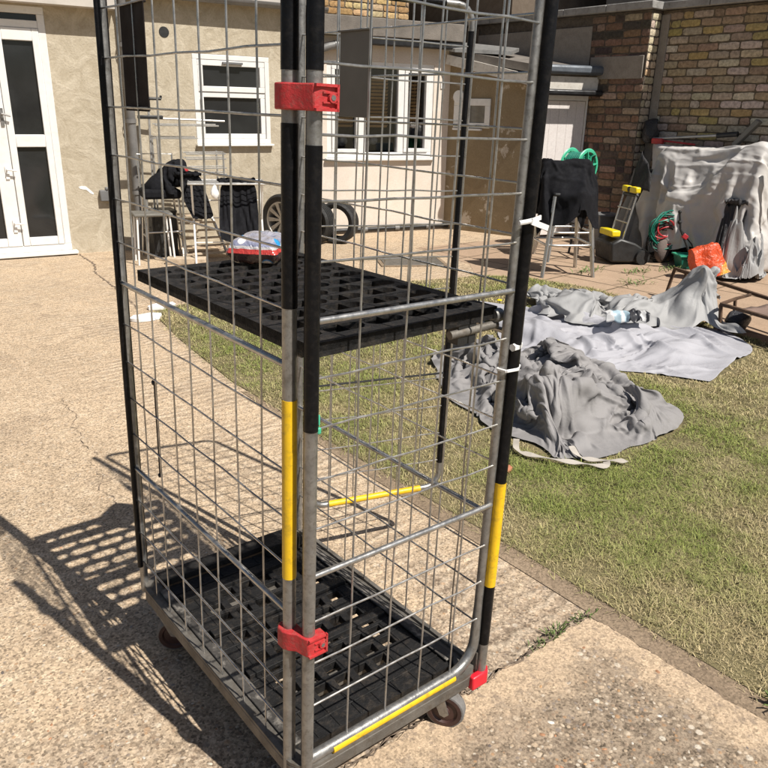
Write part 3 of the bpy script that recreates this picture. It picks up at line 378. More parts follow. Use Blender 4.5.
-3,-1,-2,-2,0,0,1,-4,3,-1,4,3,-3,5,-2,-4,-3,1,-1,-1,0,0,7,-1,0,0,0,1,-1,1,0,-1,-2,0,3,5,4,4,-1,-5,-2,5,-6,-2,-3,-2,-1,1,-3,4,6,0,-7,3,0,2,1,1,0,-3,4,-1,-2,-1,1,1,0,-2,0,1,2,2,-1,0,-3,-2,-1,1,-4,-3,5,-3,5,1,0,6,0,-6,-3,-2,1,-1,0,0,0,8,0,-1,0,0,-1,1,0,-1,1,-2,-8,2,5,1,9,5,2,-3,-7,-2,-1,0,0,2,1,-4,-3,3,
2,3,-1,6,0,-2,-3,-4,0,-11,-4,-2,0,1,3,7,5,2,1,1,-1,1,-1,-1,-1,-1,-3,-1,3,-3,3,-3,4,4,0,-4,0,-6,3,-4,3,1,0,1,10,-2,1,0,0,0,-1,1,0,-4,-2,3,-3,-2,6,-1,4,4,1,0,-1,1,0,0,-1,0,1,-7,-2,2,0,3,0,2,0,0,-2,-1,2,-1,-4,-3,-3,-2,-3,3,7,3,0,1,-3,-3,0,1,3,0,-1,-4,5,-1,2,1,4,-5,-1,-8,2,-2,0,4,0,1,-1,10,1,-1,0,0,0,0,
0,1,-3,-7,5,-3,-3,0,1,-2,0,0,2,3,3,2,2,0,0,-1,0,-7,1,4,0,-2,0,1,0,0,-1,-2,1,2,-1,1,0,0,-2,-3,2,0,-1,0,-1,3,0,-2,1,0,2,-6,2,7,3,-4,1,-7,0,-2,0,1,3,1,0,1,11,-1,0,-1,1,0,1,1,0,1,-2,-9,-3,4,-7,-3,2,-4,0,0,2,4,4,4,2,1,2,1,-2,-4,2,0,-1,-2,1,2,2,1,1,-2,0,3,0,-1,-4,-2,2,-3,-2,-1,1,0,0,0,1,1,2,-3,1,3,-4,5,1,
-5,-1,-4,-2,1,4,-4,7,0,0,10,0,0,0,-2,2,0,1,1,-1,0,1,-2,-10,-1,-2,-2,6,-3,5,3,0,-1,-1,2,-1,1,2,3,-3,-6,1,2,-2,-3,6,2,1,2,3,1,-1,-1,-1,0,-1,-8,-2,1,1,-3,1,1,0,1,1,-2,4,-1,-1,2,0,0,-3,-4,-1,4,0,3,1,-1,1,0,9,0,0,1,0,-2,1,-1,2,0,1,-2,1,0,-3,-2,-2,-6,11,5,0,-1,-2,-3,-4,1,1,2,3,0,-7,-1,-4,5,-1,-4,7,0,0,-1,
-5,-4,-2,-2,-3,0,10,6,-4,-1,4,0,-2,0,4,-1,1,-1,1,-1,1,-1,-3,-5,-1,3,-1,7,1,0,0,1,-1,6,2,1,-1,1,-1,-1,1,-1,2,1,-1,0,0,1,-3,-1,3,-2,2,-7,1,7,-1,-1,-4,1,-1,-1,-1,0,2,0,-6,6,-3,-1,3,-1,0,0,2,1,-1,1,-6,-7,0,11,-3,0,3,-1,1,-3,2,6,0,-1,-3,-2,-2,-4,-2,2,1,7,1,0,1,-2,0,1,4,1,0,2,0,1,0,-2,0,1,-1,1,0,0,0,2,0,1,
-3,-8,7,3,-6,6,1,0,-6,-6,-3,0,6,-1,3,1,-3,3,-4,2,-2,-1,5,3,-1,0,-2,1,-3,-5,-4,12,-4,-2,4,3,3,1,-4,1,0,-4,-3,-2,-3,-1,2,6,0,1,2,0,-1,1,1,3,0,0,1,2,1,0,0,-1,0,0,1,-1,0,1,-1,-2,2,0,2,0,-4,4,-3,1,0,0,0,-1,2,-1,-5,-3,5,1,0,0,-3,4,1,1,-1,-1,2,-1,0,0,-1,-2,-6,7,0,-2,-1,0,3,5,-3,0,0,-5,-3,-4,4,3,4,-2,2,-1,1,
0,1,-1,2,-1,3,-1,1,1,1,0,2,-1,1,-1,0,-1,0,1,0,-4,3,1,1,0,-3,-1,-1,3,4,1,-1,-2,-2,0,-1,-4,4,-2,0,3,1,2,-2,0,0,-2,2,1,0,-1,-1,0,-2,0,0,2,-1,-1,-2,3,0,1,-4,-4,2,3,0,-1,2,0,1,1,1,-1,-1,3,1,-5,5,0,1,0,1,0,3,0,-2,1,0,1,-1,1,1,-2,-1,-1,-3,-2,1,3,4,-2,0,1,0,0,0,1,-1,-7,4,0,-3,5,-1,2,-1,0,0,0,1,2,0,-1,-4,-2,
5,-1,0,0,0,0,0,-1,0,-1,-5,4,-2,1,-1,5,-6,6,-3,2,0,-1,-1,0,5,-1,2,0,1,1,0,0,1,2,1,1,-1,1,1,0,0,-3,-3,0,1,-2,0,-4,-1,4,4,-1,0,0,1,0,-1,-4,2,2,-5,2,0,1,0,1,1,0,3,0,-1,-2,-1,-2,4,-2,1,-1,0,-1,0,-2,2,-2,-2,3,1,-3,3,-1,1,1,-1,-1,0,5,-1,0,-2,3,1,1,0,0,1,-1,2,1,3,2,1,1,-1,-2,-2,-1,1,-1,0,-5,2,2,-4,-4,6,0,1,
0,0,1,1,-5,-3,3,2,-3,-1,3,0,0,1,1,3,0,-1,-1,-1,-2,2,-2,0,-1,0,0,1,0,0,0,-1,0,1,-1,0,-2,3,-2,-1,0,1,1,4,0,-2,3,0,0,1,1,0,1,2,1,0,2,1,1,-2,0,-2,0,1,1,0,-5,0,-1,1,-1,1,0,0,1,1,-5,0,4,-2,-4,0,0,-3,2,2,2,-3,3,2,1,2,-2,-2,-2,2,-1,-1,-1,1,0,0,1,-2,1,1,-2,0,0,-8,7,-1,0,-1,6,0,-3,2,1,-1,1,0,1,1,2,0,-1,0,1,1,
-2,3,1,3,-2,1,-1,-1,1,0,-5,2,-1,-1,2,-4,0,6,-3,1,-1,-3,0,-1,-1,0,-1,5,0,-1,-1,-2,-2,6,0,1,-1,1,-2,-1,0,0,-1,1,1,0,0,-1,-1,1,-3,-1,0,2,0,-1,0,8,0,-1,0,0,-1,-1,2,0,1,1,-2,0,3,0,-2,0,-3,6,-2,5,-3,1,0,0,0,1,-2,-1,-3,1,2,-2,-5,8,0,-1,-2,-3,1,0,-1,0,0,1,1,-1,-4,5,-1,0,1,3,-2,1,0,-1,-1,0,0,1,1,-1,-3,1,0,-7,
4,3,-2,0,0,1,9,-1,-1,-1,-1,-3,2,0,2,0,2,3,-3,-4,0,2,1,-3,-4,7,1,1,-1,-1,2,1,1,1,-2,-2,-3,5,0,1,-5,4,0,0,0,-3,0,-1,1,-8,0,4,0,4,-3,-1,1,1,0,5,-1,2,-1,-1,-1,1,0,0,-1,-1,-4,0,3,-1,0,1,-1,0,-1,11,-1,-2,0,-1,-3,-1,0,0,0,1,1,0,-4,0,1,1,2,0,-7,-1,4,3,4,1,2,1,0,0,-3,-2,-4,5,1,2,-2,1,-1,0,1,-1,-1,0,0,-3,-3,4,
0,-2,-1,0,2,4,2,2,-2,-1,0,0,0,0,0,-1,-2,0,-1,-1,0,1,-2,0,1,0,11,-1,-1,-1,-1,0,-3,-1,-1,3,1,-2,1,0,-3,0,-1,2,-2,4,2,0,0,0,5,4,2,0,-1,-1,-4,-4,-1,-1,1,1,0,0,-1,0,2,1,-1,0,0,-2,-1,0,5,0,0,0,-3,-1,1,3,0,0,2,-2,-3,1,0,0,-1,-1,-1,-2,1,0,0,-1,1,12,0,-1,-5,2,0,-2,-1,-1,-1,2,3,-3,-1,-3,-6,-1,3,6,0,1,-1,-2,9,
1,-6,3,3,1,6,-1,-2,-6,-2,-2,-1,1,0,1,1,0,1,2,1,-1,-1,-1,-1,5,2,0,-1,0,-3,-2,-2,4,2,0,-3,0,0,0,0,0,-1,-2,-1,-1,0,0,1,-1,12,-1,1,0,-8,5,-2,0,-1,-3,-2,5,1,-3,0,-6,-3,-2,-1,4,6,-1,7,-9,-1,7,1,0,5,-2,3,-1,-2,-3,-1,-1,-2,2,0,1,2,1,2,1,1,-1,-3,-1,-6,9,3,-1,-2,0,0,-1,-1,2,-2,1,-2,-4,4,1,1,0,-1,-2,-1,-1,0,0,
1,10,1,-1,1,0,-4,3,0,-1,-2,-3,0,2,0,1,-2,3,-3,-1,-3,-4,6,0,8,0,0,-4,-1,-1,1,0,1,0,0,-3,0,3,0,0,-2,0,-1,0,3,1,3,0,-2,-5,-6,4,-1,7,0,2,-1,-1,-5,0,1,4,-4,1,3,0,0,-1,-1,-1,-1,0,0,0,8,0,1,0,1,0,0,1,0,-1,-3,-6,7,2,1,0,1,-2,-4,1,1,1,0,-4,-2,-7,-1,2,1,1,2,3,3,-1,1,-1,-3,-6,0,7,-1,2,1,-1,4,1,1,-4,2,-7,-5,6,
-1,0,-3,2,1,6,1,-3,0,4,-7,5,-6,0,5,-1,-2,1,-2,0,-2,8,0,0,0,0,1,0,-1,2,1,-1,-2,-1,7,0,3,-6,4,-1,-1,-2,-4,-9,-3,0,6,5,4,1,-1,0,-1,-4,0,-3,1,-2,2,-4,-2,4,6,0,2,-4,5,-3,5,-5,4,-2,-2,-2,0,1,1,1,-3,0,2,-1,-1,-2,0,4,-1,-3,2,0,-1,0,-1,0,7,0,0,0,0,0,1,-1,1,0,0,1,-5,6,4,3,-3,-2,3,-3,-2,0,0,-3,0,1,0,-4,-1,-1,4,
0,1,-2,1,-5,3,-1,3,-3,-2,0,3,1,1,-7,13,0,0,0,-2,1,-2,-1,0,-1,-2,1,-1,2,-2,0,-2,2,0,1,-2,1,0,-1,-1,-2,2,8,-1,-1,0,1,-1,1,0,-1,1,0,-1,-2,-2,4,4,3,-5,-2,1,5,-1,4,-4,-6,-3,1,0,0,3,-3,2,0,0,1,1,-5,1,3,0,-2,-4,3,-1,1,-1,-5,9,11,-5,3,-6,-4,-1,-2,2,5,-2,-1,-1,-1,-3,4,0,0,-1,-1,1,1,-1,-1,0,0,9,0,0,-1,-1,0,-2,
0,2,-4,3,-3,4,-14,-2,9,7,4,0,1,-1,1,1,3,-3,-7,-8,-2,0,0,0,2,7,0,1,0,1,1,-2,0,-1,-2,-1,1,-3,3,-4,-4,0,12,3,-1,2,-1,1,-3,-3,2,1,-1,0,1,-2,-1,0,-2,1,0,1,-1,0,0,-4,9,1,0,0,0,0,-1,-1,-5,2,1,2,-5,6,-4,-8,1,7,4,1,-2,3,1,0,1,-2,-5,-3,-2,1,5,0,-8,3,5,1,0,0,1,0,-2,-1,-4,-1,3,2,-1,-2,0,3,-3,6,0,0,0,-2,1,-1,-2,
-3,-1,5,0,-1,1,-1,0,-1,2,-2,1,-1,0,9,0,1,1,1,0,0,-1,-1,0,-1,0,0,1,3,-5,-2,-4,1,4,2,-2,-1,3,0,-1,-1,-2,-2,3,-6,-3,7,4,-7,8,2,0,0,1,1,-2,-2,0,-1,0,1,-3,2,-8,6,1,0,2,-3,2,-4,-4,0,3,5,-5,4,-1,0,0,0,-1,0,-1,0,0,0,9,1,1,1,1,0,1,0,0,-2,0,-3,1,-1,-4,4,-1,0,-1,-3,-2,4,-1,-3,2,4,1,-2,-1,-1,1,1,1,-9,5,-1,3,7,1,
1,1,-2,-2,-2,0,-4,5,0,-7,4,-1,-3,2,-1,2,-2,-2,0,1,4,0,0,0,-1,-4,4,-1,-1,1,-2,1,0,0,9,1,1,1,0,1,0,1,0,0,-2,0,-2,2,-3,2,1,-2,-3,-2,3,-9,0,-3,0,3,7,3,2,-6,-2,3,-4,7,0,-2,3,2,4,-1,1,-1,-3,-2,-1,2,-4,-1,1,0,-5,2,2,-2,0,0,2,0,1,-2,3,1,-1,-5,5,-1,0,0,0,-2,-1,1,-1,9,0,0,1,0,1,1,0,0,1,-1,0,4,-1,0,-2,-2,1,0,
-1,-8,0,-3,2,2,0,0,3,2,4,2,0,0,1,-3,-1,0,-1,0,4,0,-1,-1,-1,-2,-1,-2,1,0,-7,5,-2,-5,4,1,0,-2,4,2,0,0,0,1,0,-3,2,-1,0,0,-1,0,-1,0,8,1,0,-1,0,0,1,1,0,1,-1,1,-2,4,3,-1,0,-3,-2,-5,2,1,1,1,0,0,0,2,0,2,1,0,2,-1,1,-4,-3,0,-6,2,5,4,-2,-2,0,-4,1,-1,-2,0,-2,-1,2,-6,-1,2,4,-1,4,0,1,2,-1,1,0,-2,1,1,-2,0,-1,0,0,9,
-1,-2,-1,0,1,-1,1,0,1,1,1,1,-2,6,-4,-4,-3,-1,7,1,0,0,1,0,0,-2,3,0,-2,4,-3,-5,3,-2,-7,-6,0,9,1,3,1,4,-2,1,-1,-2,0,-1,-2,-3,3,-6,3,-1,4,-2,3,-5,5,0,1,2,-1,2,-2,0,0,0,0,-1,-1,0,10,-2,-1,-1,-2,0,1,-1,1,0,1,2,1,-1,1,1,2,2,-1,-9,-3,0,1,1,2,2,5,-6,3,3,-4,2,3,-8,-2,8,-4,-4,-5,-1,1,9,0,2,0,1,-1,1,0,-3,-2,-2,
0,-4,7,-5,5,0,-1,0,-1,3,1,1,0,1,0,-1,-1,0,-1,0,-1,10,-1,-1,-2,0,1,-2,-1,-1,1,2,-2,-2,6,-5,7,0,0,-2,3,0,0,1,1,-1,1,-2,2,0,-1,3,-3,0,0,-1,-5,2,-4,1,-5,1,3,-1,3,1,2,1,-3,0,3,-2,-3,0,0,-5,7,-3,4,0,0,-2,1,0,1,1,1,1,-1,-1,0,-1,-1,-1,9,0,-1,0,-1,0,-1,-2,1,0,-1,1,2,-7,5,-2,6,-2,4,0,-5,4,0,0,1,0,2,2,-2,0,-3,
0,-1,2,-2,3,-2,-3,-5,4,-6,-8,8,6,0,1,1,2,-1,0,0,-2,0,-1,1,-4,7,-5,3,-1,1,-3,0,1,2,1,1,1,-5,3,0,-2,0,8,-1,1,-1,1,-1,-2,1,1,1,-2,1,0,1,-4,4,-3,5,0,-4,4,-2,-4,-2,-1,2,1,2,3,0,-3,4,-1,-1,5,-2,4,-1,-2,-3,0,0,1,-3,-1,0,1,2,2,-1,-1,-2,0,0,-3,5,-1,2,0,-1,-1,-1,0,-1,0,1,1,2,-1,0,0,-1,-1,6,0,-1,1,1,-5,1,5,1,
-1,1,1,0,1,0,-4,0,1,-3,1,2,0,0,-1,-1,-1,1,0,-1,-2,4,-5,5,1,-1,5,1,4,-1,-3,-4,-1,0,-3,1,-1,2,1,0,1,-1,0,-2,2,0,0,-1,3,1,-1,-2,0,-4,3,0,-1,-1,2,1,1,0,-1,-1,5,0,0,0,1,-1,4,-5,5,0,1,0,1,-1,-2,4,-1,-6,0,0,4,-6,2,1,1,-2,-3,-1,3,0,-1,2,-3,3,2,-3,7,3,1,-3,-2,-3,-5,6,0,-1,0,0,1,0,0,-1,0,0,1,-1,1,1,1,-1,0,-4,
2,-2,0,0,1,1,1,1,1,-1,-1,5,0,0,0,0,2,-3,3,0,-2,4,0,0,-1,5,-7,-3,0,1,1,-5,7,2,1,-1,0,0,-2,-3,1,-1,0,-1,-2,0,4,-6,2,5,2,1,-1,-1,-7,8,2,-3,0,0,0,1,1,0,-2,0,0,0,-1,2,1,-1,0,-2,0,-1,0,0,-1,4,0,1,0,0,5,0,1,0,0,0,2,3,-4,3,-2,1,-1,0,-2,0,0,0,-1,1,0,2,1,0,1,-1,-1,0,-3,-1,0,-1,0,-1,-1,-1,2,-3,1,4,2,2,-2,1,-5,
5,1,0,-1,0,0,2,1,-1,-3,0,0,1,0,0,1,0,-1,-1,-2,0,2,0,0,1,1,2,0,6,0,1,1,0,1,2,-1,1,0,-1,-3,0,-1,-1,-2,-2,-1,6,0,0,2,0,1,1,0,-2,-2,-1,-2,1,0,0,0,-1,3,-1,-2,-3,-1,2,7,1,-1,-2,-4,3,2,-1,1,0,-2,2,1,-3,1,-1,0,1,1,-3,0,3,-2,-5,1,4,0,3,-1,-1,3,2,7,2,0,1,-5,6,1,0,0,-1,-2,-3,0,-1,0,-2,-1,7,-6,-1,8,-8,4,-1,-3,6,
-2,-2,-1,0,0,0,0,0,0,-6,1,9,2,-2,1,-3,5,0,-2,0,-1,-2,2,0,0,0,-1,0,-1,-1,0,1,-1,0,2,0,-5,2,1,3,-3,-1,4,-3,3,3,0,8,0,0,-1,5,-2,2,-1,0,0,-2,0,-3,-1,-6,2,7,-3,0,3,-6,5,-4,1,1,-7,4,1,0,2,0,-2,-2,-1,2,0,0,-7,3,10,-5,-4,1,6,-1,1,-1,0,2,-1,2,-1,-1,0,1,-2,0,-8,3,2,1,1,1,-1,1,0,-4,5,-4,4,1,1,3,9,0,1,-2,3,-1,
-1,2,0,-2,0,-1,1,1,2,-1,-3,-2,2,2,0,-3,-1,-1,-1,3,-3,0,1,-2,0,4,-2,-1,-5,8,0,-1,-8,0,9,-1,-6,-3,8,0,1,1,0,1,-2,3,-2,-1,1,-5,-6,4,-1,2,1,-1,2,2,1,-1,1,-3,-1,2,4,1,1,8,1,0,-1,3,-1,-3,-7,-8,-1,13,6,0,0,0,2,-1,0,1,-2,0,0,-2,-1,1,-5,2,1,0,3,-1,-2,2,-2,3,-9,-1,5,-1,-3,1,4,-1,1,0,0,0,-1,2,-1,3,-1,0,1,1,-2,
0,-5,-5,-1,3,3,2,-4,6,1,0,0,0,-1,-1,2,2,8,-2,-1,4,-7,1,-8,-5,0,4,-4,11,6,3,1,0,1,2,0,0,-1,-1,-2,-1,-1,1,0,0,1,-4,0,3,2,2,-2,0,-2,-7,3,-2,-2,2,1,0,-3,-3,6,0,1,1,-1,0,3,0,1,0,-2,1,-3,-6,-2,5,-1,3,3,-1,1,1,0,-2,1,0,2,6,0,0,-1,0,-3,-3,4,-1,-5,-5,-2,8,6,4,3,2,-2,0,0,-2,-1,2,0,1,0,0,-1,0,1,-1,-3,-1,5,0,0,
-1,0,0,-3,-1,-3,0,3,-7,2,2,0,0,-2,1,6,0,0,1,-2,1,-1,-3,3,-4,-4,5,0,1,1,1,1,0,0,-1,0,1,5,-1,0,0,-4,-1,2,-2,3,1,-4,-11,-2,2,4,2,-1,9,11,1,-1,0,-1,1,-1,0,-3,2,-1,0,1,-1,0,-3,2,0,1,1,0,-2,-4,-4,3,-6,3,1,-2,4,-5,1,-2,-1,1,5,5,-2,-1,-4,0,0,4,1,-3,1,0,-4,7,1,0,0,0,0,0,4,0,-2,1,0,-2,1,-1,-3,-7,-3,2,-3,0,0,
-1,8,4,1,11,3,-1,0,-1,-1,-1,1,-3,2,0,1,1,0,-1,-1,1,-2,-3,-3,-2,-1,5,0,0,1,-3,-8,-1,7,3,2,-3,2,1,-2,3,2,0,-1,-8,-2,-1,6,3,-2,-1,2,4,0,0,0,0,0,4,-1,1,1,0,-4,-1,-3,-7,0,1,2,2,-2,-1,7,0,0,0,1,9,-1,-2,-2,-2,0,1,7,-1,1,0,1,1,0,-2,-1,1,0,-1,-1,-1,-2,0,1,0,-2,3,-6,-6,2,8,0,-2,3,-3,3,1,2,0,1,-4,-4,-1,3,-3,3,
0,0,4,0,1,0,-1,5,-1,2,-1,-5,0,-5,0,3,2,-1,-2,-3,3,2,0,1,0,0,-4,1,1,4,3,1,-1,3,0,0,1,0,1,0,0,1,0,-1,-1,0,1,-1,0,-1,0,0,2,-4,6,-2,-5,-6,6,0,1,3,-3,-1,4,1,0,0,0,-5,-1,-3,3,-2,2,1,3,0,0,1,5,1,0,-2,-1,-2,3,3,1,-2,0,3,-4,-3,-1,0,2,0,-2,3,-9,2,-1,2,7,0,2,-1,1,-1,1,2,2,1,0,0,0,0,1,-1,0,-1,1,0,1,2,2,-6,4,3,
-3,-3,1,-8,-3,2,2,0,2,1,0,0,-2,-2,3,-2,-2,-2,1,2,2,1,1,5,1,1,-1,1,1,1,-3,2,1,6,0,1,-5,-1,-3,-2,0,-4,-1,7,-1,-3,1,-3,5,-5,-1,1,5,2,0,1,2,3,1,0,-1,1,2,0,-1,-1,-1,-1,2,2,4,-4,-3,1,-1,4,6,2,-3,-9,-10,5,-1,0,0,0,-5,1,2,0,-1,-1,1,1,2,0,4,3,-4,4,2,-2,0,1,1,6,1,-4,5,3,-3,-5,-5,-3,-2,-1,-3,7,0,-2,0,3,2,-1,0,
-2,1,1,1,2,1,3,1,2,-1,-1,2,0,-1,-2,-1,-1,1,2,3,2,0,1,-1,-2,-3,1,2,1,-10,0,-1,0,0,3,-4,-1,1,-4,0,1,1,1,2,4,1,1,-5,3,1,1,1,3,0,2,-1,-4,1,0,2,-7,-4,4,-8,-1,2,9,0,-1,-3,1,2,1,0,3,0,0,1,1,0,3,1,0,-1,-1,1,1,1,0,-2,-2,-1,2,1,-1,-3,-2,-2,2,3,-1,4,1,-2,-1,-1,0,-2,1,-4,1,0,-1,-3,2,2,1,3,0,1,1,-5,0,4,4,0,1,-1,
0,-3,-4,-1,-2,5,-1,-2,2,0,-7,-2,4,10,1,0,0,0,-1,-6,-7,-1,0,8,0,0,7,3,1,-1,-1,-1,0,-1,-1,3,1,-2,1,2,1,1,1,-2,-2,0,-1,0,0,0,0,-2,-1,1,1,-8,7,-4,0,0,0,1,2,-2,-2,1,2,1,2,2,2,0,-1,3,0,0,-1,1,2,3,0,0,-2,-1,-5,0,-11,-1,1,-1,0,0,3,7,3,2,-10,-1,3,1,-3,3,0,1,4,2,2,0,-6,-2,4,-2,0,3,1,-1,3,1,1,0,-1,1,-1,-2,-1,
-1,-2,0,4,-8,3,0,-1,0,0,2,-3,-3,-2,3,10,1,2,1,2,1,-1,0,-1,1,1,0,-2,-3,-2,3,1,1,-7,3,0,-1,1,4,1,0,0,-1,-2,1,1,-5,-3,3,-3,1,0,-4,-1,1,3,3,4,-4,-1,0,-2,-1,2,3,-1,5,1,2,0,-1,-1,-1,-1,-1,0,0,0,-4,0,-1,0,1,0,-1,2,0,8,1,2,0,2,1,0,-1,-1,0,-2,-1,0,0,-2,-1,-4,-1,1,6,-3,0,1,2,-1,2,-2,2,0,-1,1,0,0,-5,3,1,3,0,-1,
-1,2,-2,-1,-4,0,5,-1,0,0,-1,-2,3,-1,5,1,-1,2,0,0,-2,-1,-1,-2,0,1,-4,0,-2,0,0,1,0,10,0,1,0,2,-1,0,-1,-1,0,-1,1,0,-3,-2,2,0,-2,1,-1,-3,5,1,0,-1,0,-1,2,-3,0,2,1,-1,2,1,-5,1,0,3,1,1,-1,1,1,-1,-1,-5,0,-1,0,1,-1,0,3,1,2,2,1,1,0,0,-2,-1,-2,0,-1,1,-4,0,-1,-2,3,10,0,-1,0,0,-1,-1,0,0,1,-1,1,2,-1,1,-3,0,-1,1,0,
0,1,-3,2,0,1,-2,1,-1,1,-1,0,1,1,1,0,1,-1,-1,-1,2,2,0,1,-1,1,0,1,0,0,-1,-1,0,-1,-2,-1,2,1,2,1,1,0,0,-2,-1,-1,-1,-1,0,-3,0,2,7,2,-1,0,-2,0,0,1,-1,1,0,1,0,-2,2,-1,2,-3,0,1,0,2,-1,1,-4,3,-2,3,-2,0,-1,1,-2,1,1,0,1,1,0,-1,1,1,-1,1,0,1,0,0,1,0,0,0,-1,0,0,0,-2,-2,2,1,1,1,1,1,-1,-2,-1,-1,-1,0,0,-4,2,0,0,0,0,
0,0,0,0,0,0,0,0,2,-1,1,-2,0,1,0,1,0,-1,0,0,-3,7,-3,-3,4,-3,0,0,0,0,0,0,0,0,0,0,0,0,0,0,0,0,0,0,0,0,0,1,0,1,1,0,-3,0,7,-1,-4,1,0,0,0,-1,0,1,-1,3,-1,-1,0,0,1,1,2,-4,0,4,-3,-1,0,-2,3,-5,3,6,-2,0,0,-4,-1,5,0,-3,-1,2,-4,8,-4,2,-4,1,0,0,0,0,0,0,0,4,-4,0,0,0,0,0,0,0,1,1,1,-2,-2,2,0,2,3,4,-3,-6,8,4,-5,3,-1,
0,2,-1,2,1,-5,4,-13,0,0,-1,3,-1,5,8,-9,0,1,-2,1,-3,8,-9,-3,8,-7,4,3,-6,-5,8,0,5,-2,-6,2,6,-12,13,-7,0,-1,-1,0,0,0,7,-9,2,0,0,0,0,0,0,1,-2,-1,0,6,0,-4,2,0,0,3,6,-4,-6,6,3,-4,3,-2,0,7,-6,1,5,-17,5,0,0,0,-2,3,2,2,14,4,-3,3,-3,-4,-5,5,-11,-12,3,0,7,2,-6,-5,11,-8,9,-4,-4,6,-1,-1,8,0,2,3,1,1,0,-16,-1,0,0,
0,0,0,0,0,-1,4,-3,-1,-2,5,8,0,0,0,-2,0,3,-5,-4,6,-1,-3,8,-3,2,0,2,-17,6,-2,0,0,0,-2,1,-1,2,0,9,10,-3,5,-3,-3,-2,-3,4,-3,-12,-2,8,2,-8,-4,11,-11,14,-3,-5,3,-10,1,7,1,-1,0,-1,-1,7,0,-7,0,0,0,0,0,0,1,-2,1,6,2,1,-1,0,0,-7,2,-7,7,4,-5,1,0,8,-6,12,-13,6,-17,9,-1,1,0,0,0,0,-5,6,-7,1,1,0,13,3,10,0,-6,4,-6,5,
4,-10,-3,5,2,-10,-4,4,-9,-5,3,-1,1,-4,0,-6,-3,-1,2,3,3,5,7,-2,0,0,2,2,1,-2,-4,2,-3,-1,0,2,-1,-4,8,-9,12,-8,1,7,-2,10,-6,12,-13,4,-19,11,0,0,-1,0,0,2,-2,0,-6,12,-10,3,8,-12,7,5,8,9,-2,1,-3,-3,-1,-7,4,-3,0,-8,-4,-2,2,-4,4,2,0,-6,6,10,8,7,-1,-2,0,0,1,0,1,-2,-3,-3,-2,-2,-1,-2,-6,-4,-4,0,0,-3,9,1,6,0,4,2,
-6,12,-15,5,-19,8,2,0,0,0,0,0,-2,5,-3,-2,-5,18,-14,-2,-1,1,3,2,10,13,5,-3,0,5,-3,-11,1,0,2,4,0,1,6,4,1,1,-2,1,-2,0,-6,0,-1,-2,-3,-3,-4,-6,-5,-4,-3,-3,3,6,3,6,1,-1,-2,0,-2,-4,-5,4,7,-6,6,10,-8,1,-21,7,1,1,1,-1,1,1,-1,0,-3,7,-4,-7,4,6,-2,0,-10,-1,5,3,5,14,12,0,-5,4,-1,0,-1,-2,-1,2,2,-2,6,7,0,1,0,-3,-4,
-1,0,-3,-1,2,-1,-2,-4,-4,-4,-4,-2,-2,-9,-5,-2,-2,1,4,9,4,1,-5,-2,1,9,-3,1,0,-13,2,8,-4,3,-4,1,0,0,0,0,0,-4,8,-9,-4,2,10,0,4,-2,-7,2,-3,0,5,14,9,0,1,-2,-2,-3,3,3,-3,-2,-3,4,3,0,1,1,0,0,-1,2,-1,-2,-1,-1,0,-2,-5,-2,1,-1,0,-4,-2,-2,-6,-1,-5,1,8,6,-7,0,0,5,-1,-12,-1,13,-7,10,-14,6,1,0,1,-1,0,0,3,-7,8,-17,
15,-16,24,-14,4,6,-9,4,1,-2,-4,0,7,8,4,5,4,-5,2,3,-5,-9,-6,4,7,-1,-2,-6,-7,-9,11,10,6,2,0,-1,-1,1,-1,-2,-2,-3,4,0,-2,-2,-9,-3,1,-1,1,10,0,-4,1,-8,-5,12,-7,5,-1,-4,1,1,1,1,-1,0,0,1,-1,-4,-1,-1,-4,-2,14,-10,-1,3,-4,-1,0,1,2,1,2,9,4,5,4,-3,-3,0,1,-6,-4,-3,-1,1,-1,-3,4,-7,3,3,3,1,0,1,2,3,-1,0,-1,-4,2,-6,
6,4,-2,-6,1,-1,-1,-4,7,-8,3,7,-5,4,0,-1,-2,-3,4,-1,1,-1,0,4,-3,0,3,-3,-3,1,-1,-12,2,0,1,0,-5,2,0,1,3,1,0,6,4,0,1,2,5,-3,4,-7,-6,-3,-1,-1,2,1,-3,-7,-1,4,1,4,4,4,-1,4,0,2,-3,-2,0,-6,0,1,9,-9,1,0,8,-10,1,-2,5,6,2,1,-6,4,-8,2,-1,-1,1,0,-4,-1,6,1,-2,6,2,2,-5,-12,-7,2,3,0,-7,-3,0,3,3,5,4,3,9,5,4,-1,2,-7,
-2,-7,-6,-5,3,2,0,-1,-2,-3,-7,-2,-1,4,11,12,0,-2,-4,5,-4,0,-1,-3,7,-13,4,-1,2,-1,0,0,-2,-2,-2,5,5,-3,-2,10,-8,0,-1,1,0,0,0,3,-3,-1,-1,8,1,4,-3,-14,-6,2,4,-6,0,5,0,2,-5,2,6,4,4,3,0,0,2,-6,-2,-5,-6,0,0,-2,-3,-4,-5,0,2,2,5,1,-6,12,11,0,-6,2,2,2,-3,-11,2,-1,2,1,1,-2,0,-1,-3,3,-2,4,-2,1,0,1,3,-1,1,0,1,4,
-7,-2,4,-11,8,6,5,1,0,-13,-9,0,11,-6,-1,-10,-3,8,4,2,-2,6,0,-2,-1,1,4,0,3,-4,-5,-1,0,-2,-1,0,4,6,-2,-1,-5,8,-5,1,11,0,-4,3,0,4,0,-3,-6,-4,-1,0,-1,2,-3,3,-4,6,-2,-1,1,-2,1,4,0,1,3,2,-10,2,5,3,-12,0,4,6,3,1,0,-12,-3,3,-4,-5,6,3,-4,-2,-3,1,-5,2,7,5,-4,0,3,3,4,-7,-4,1,-1,0,2,7,-5,5,5,-2,-11,0,1,0,10,2,
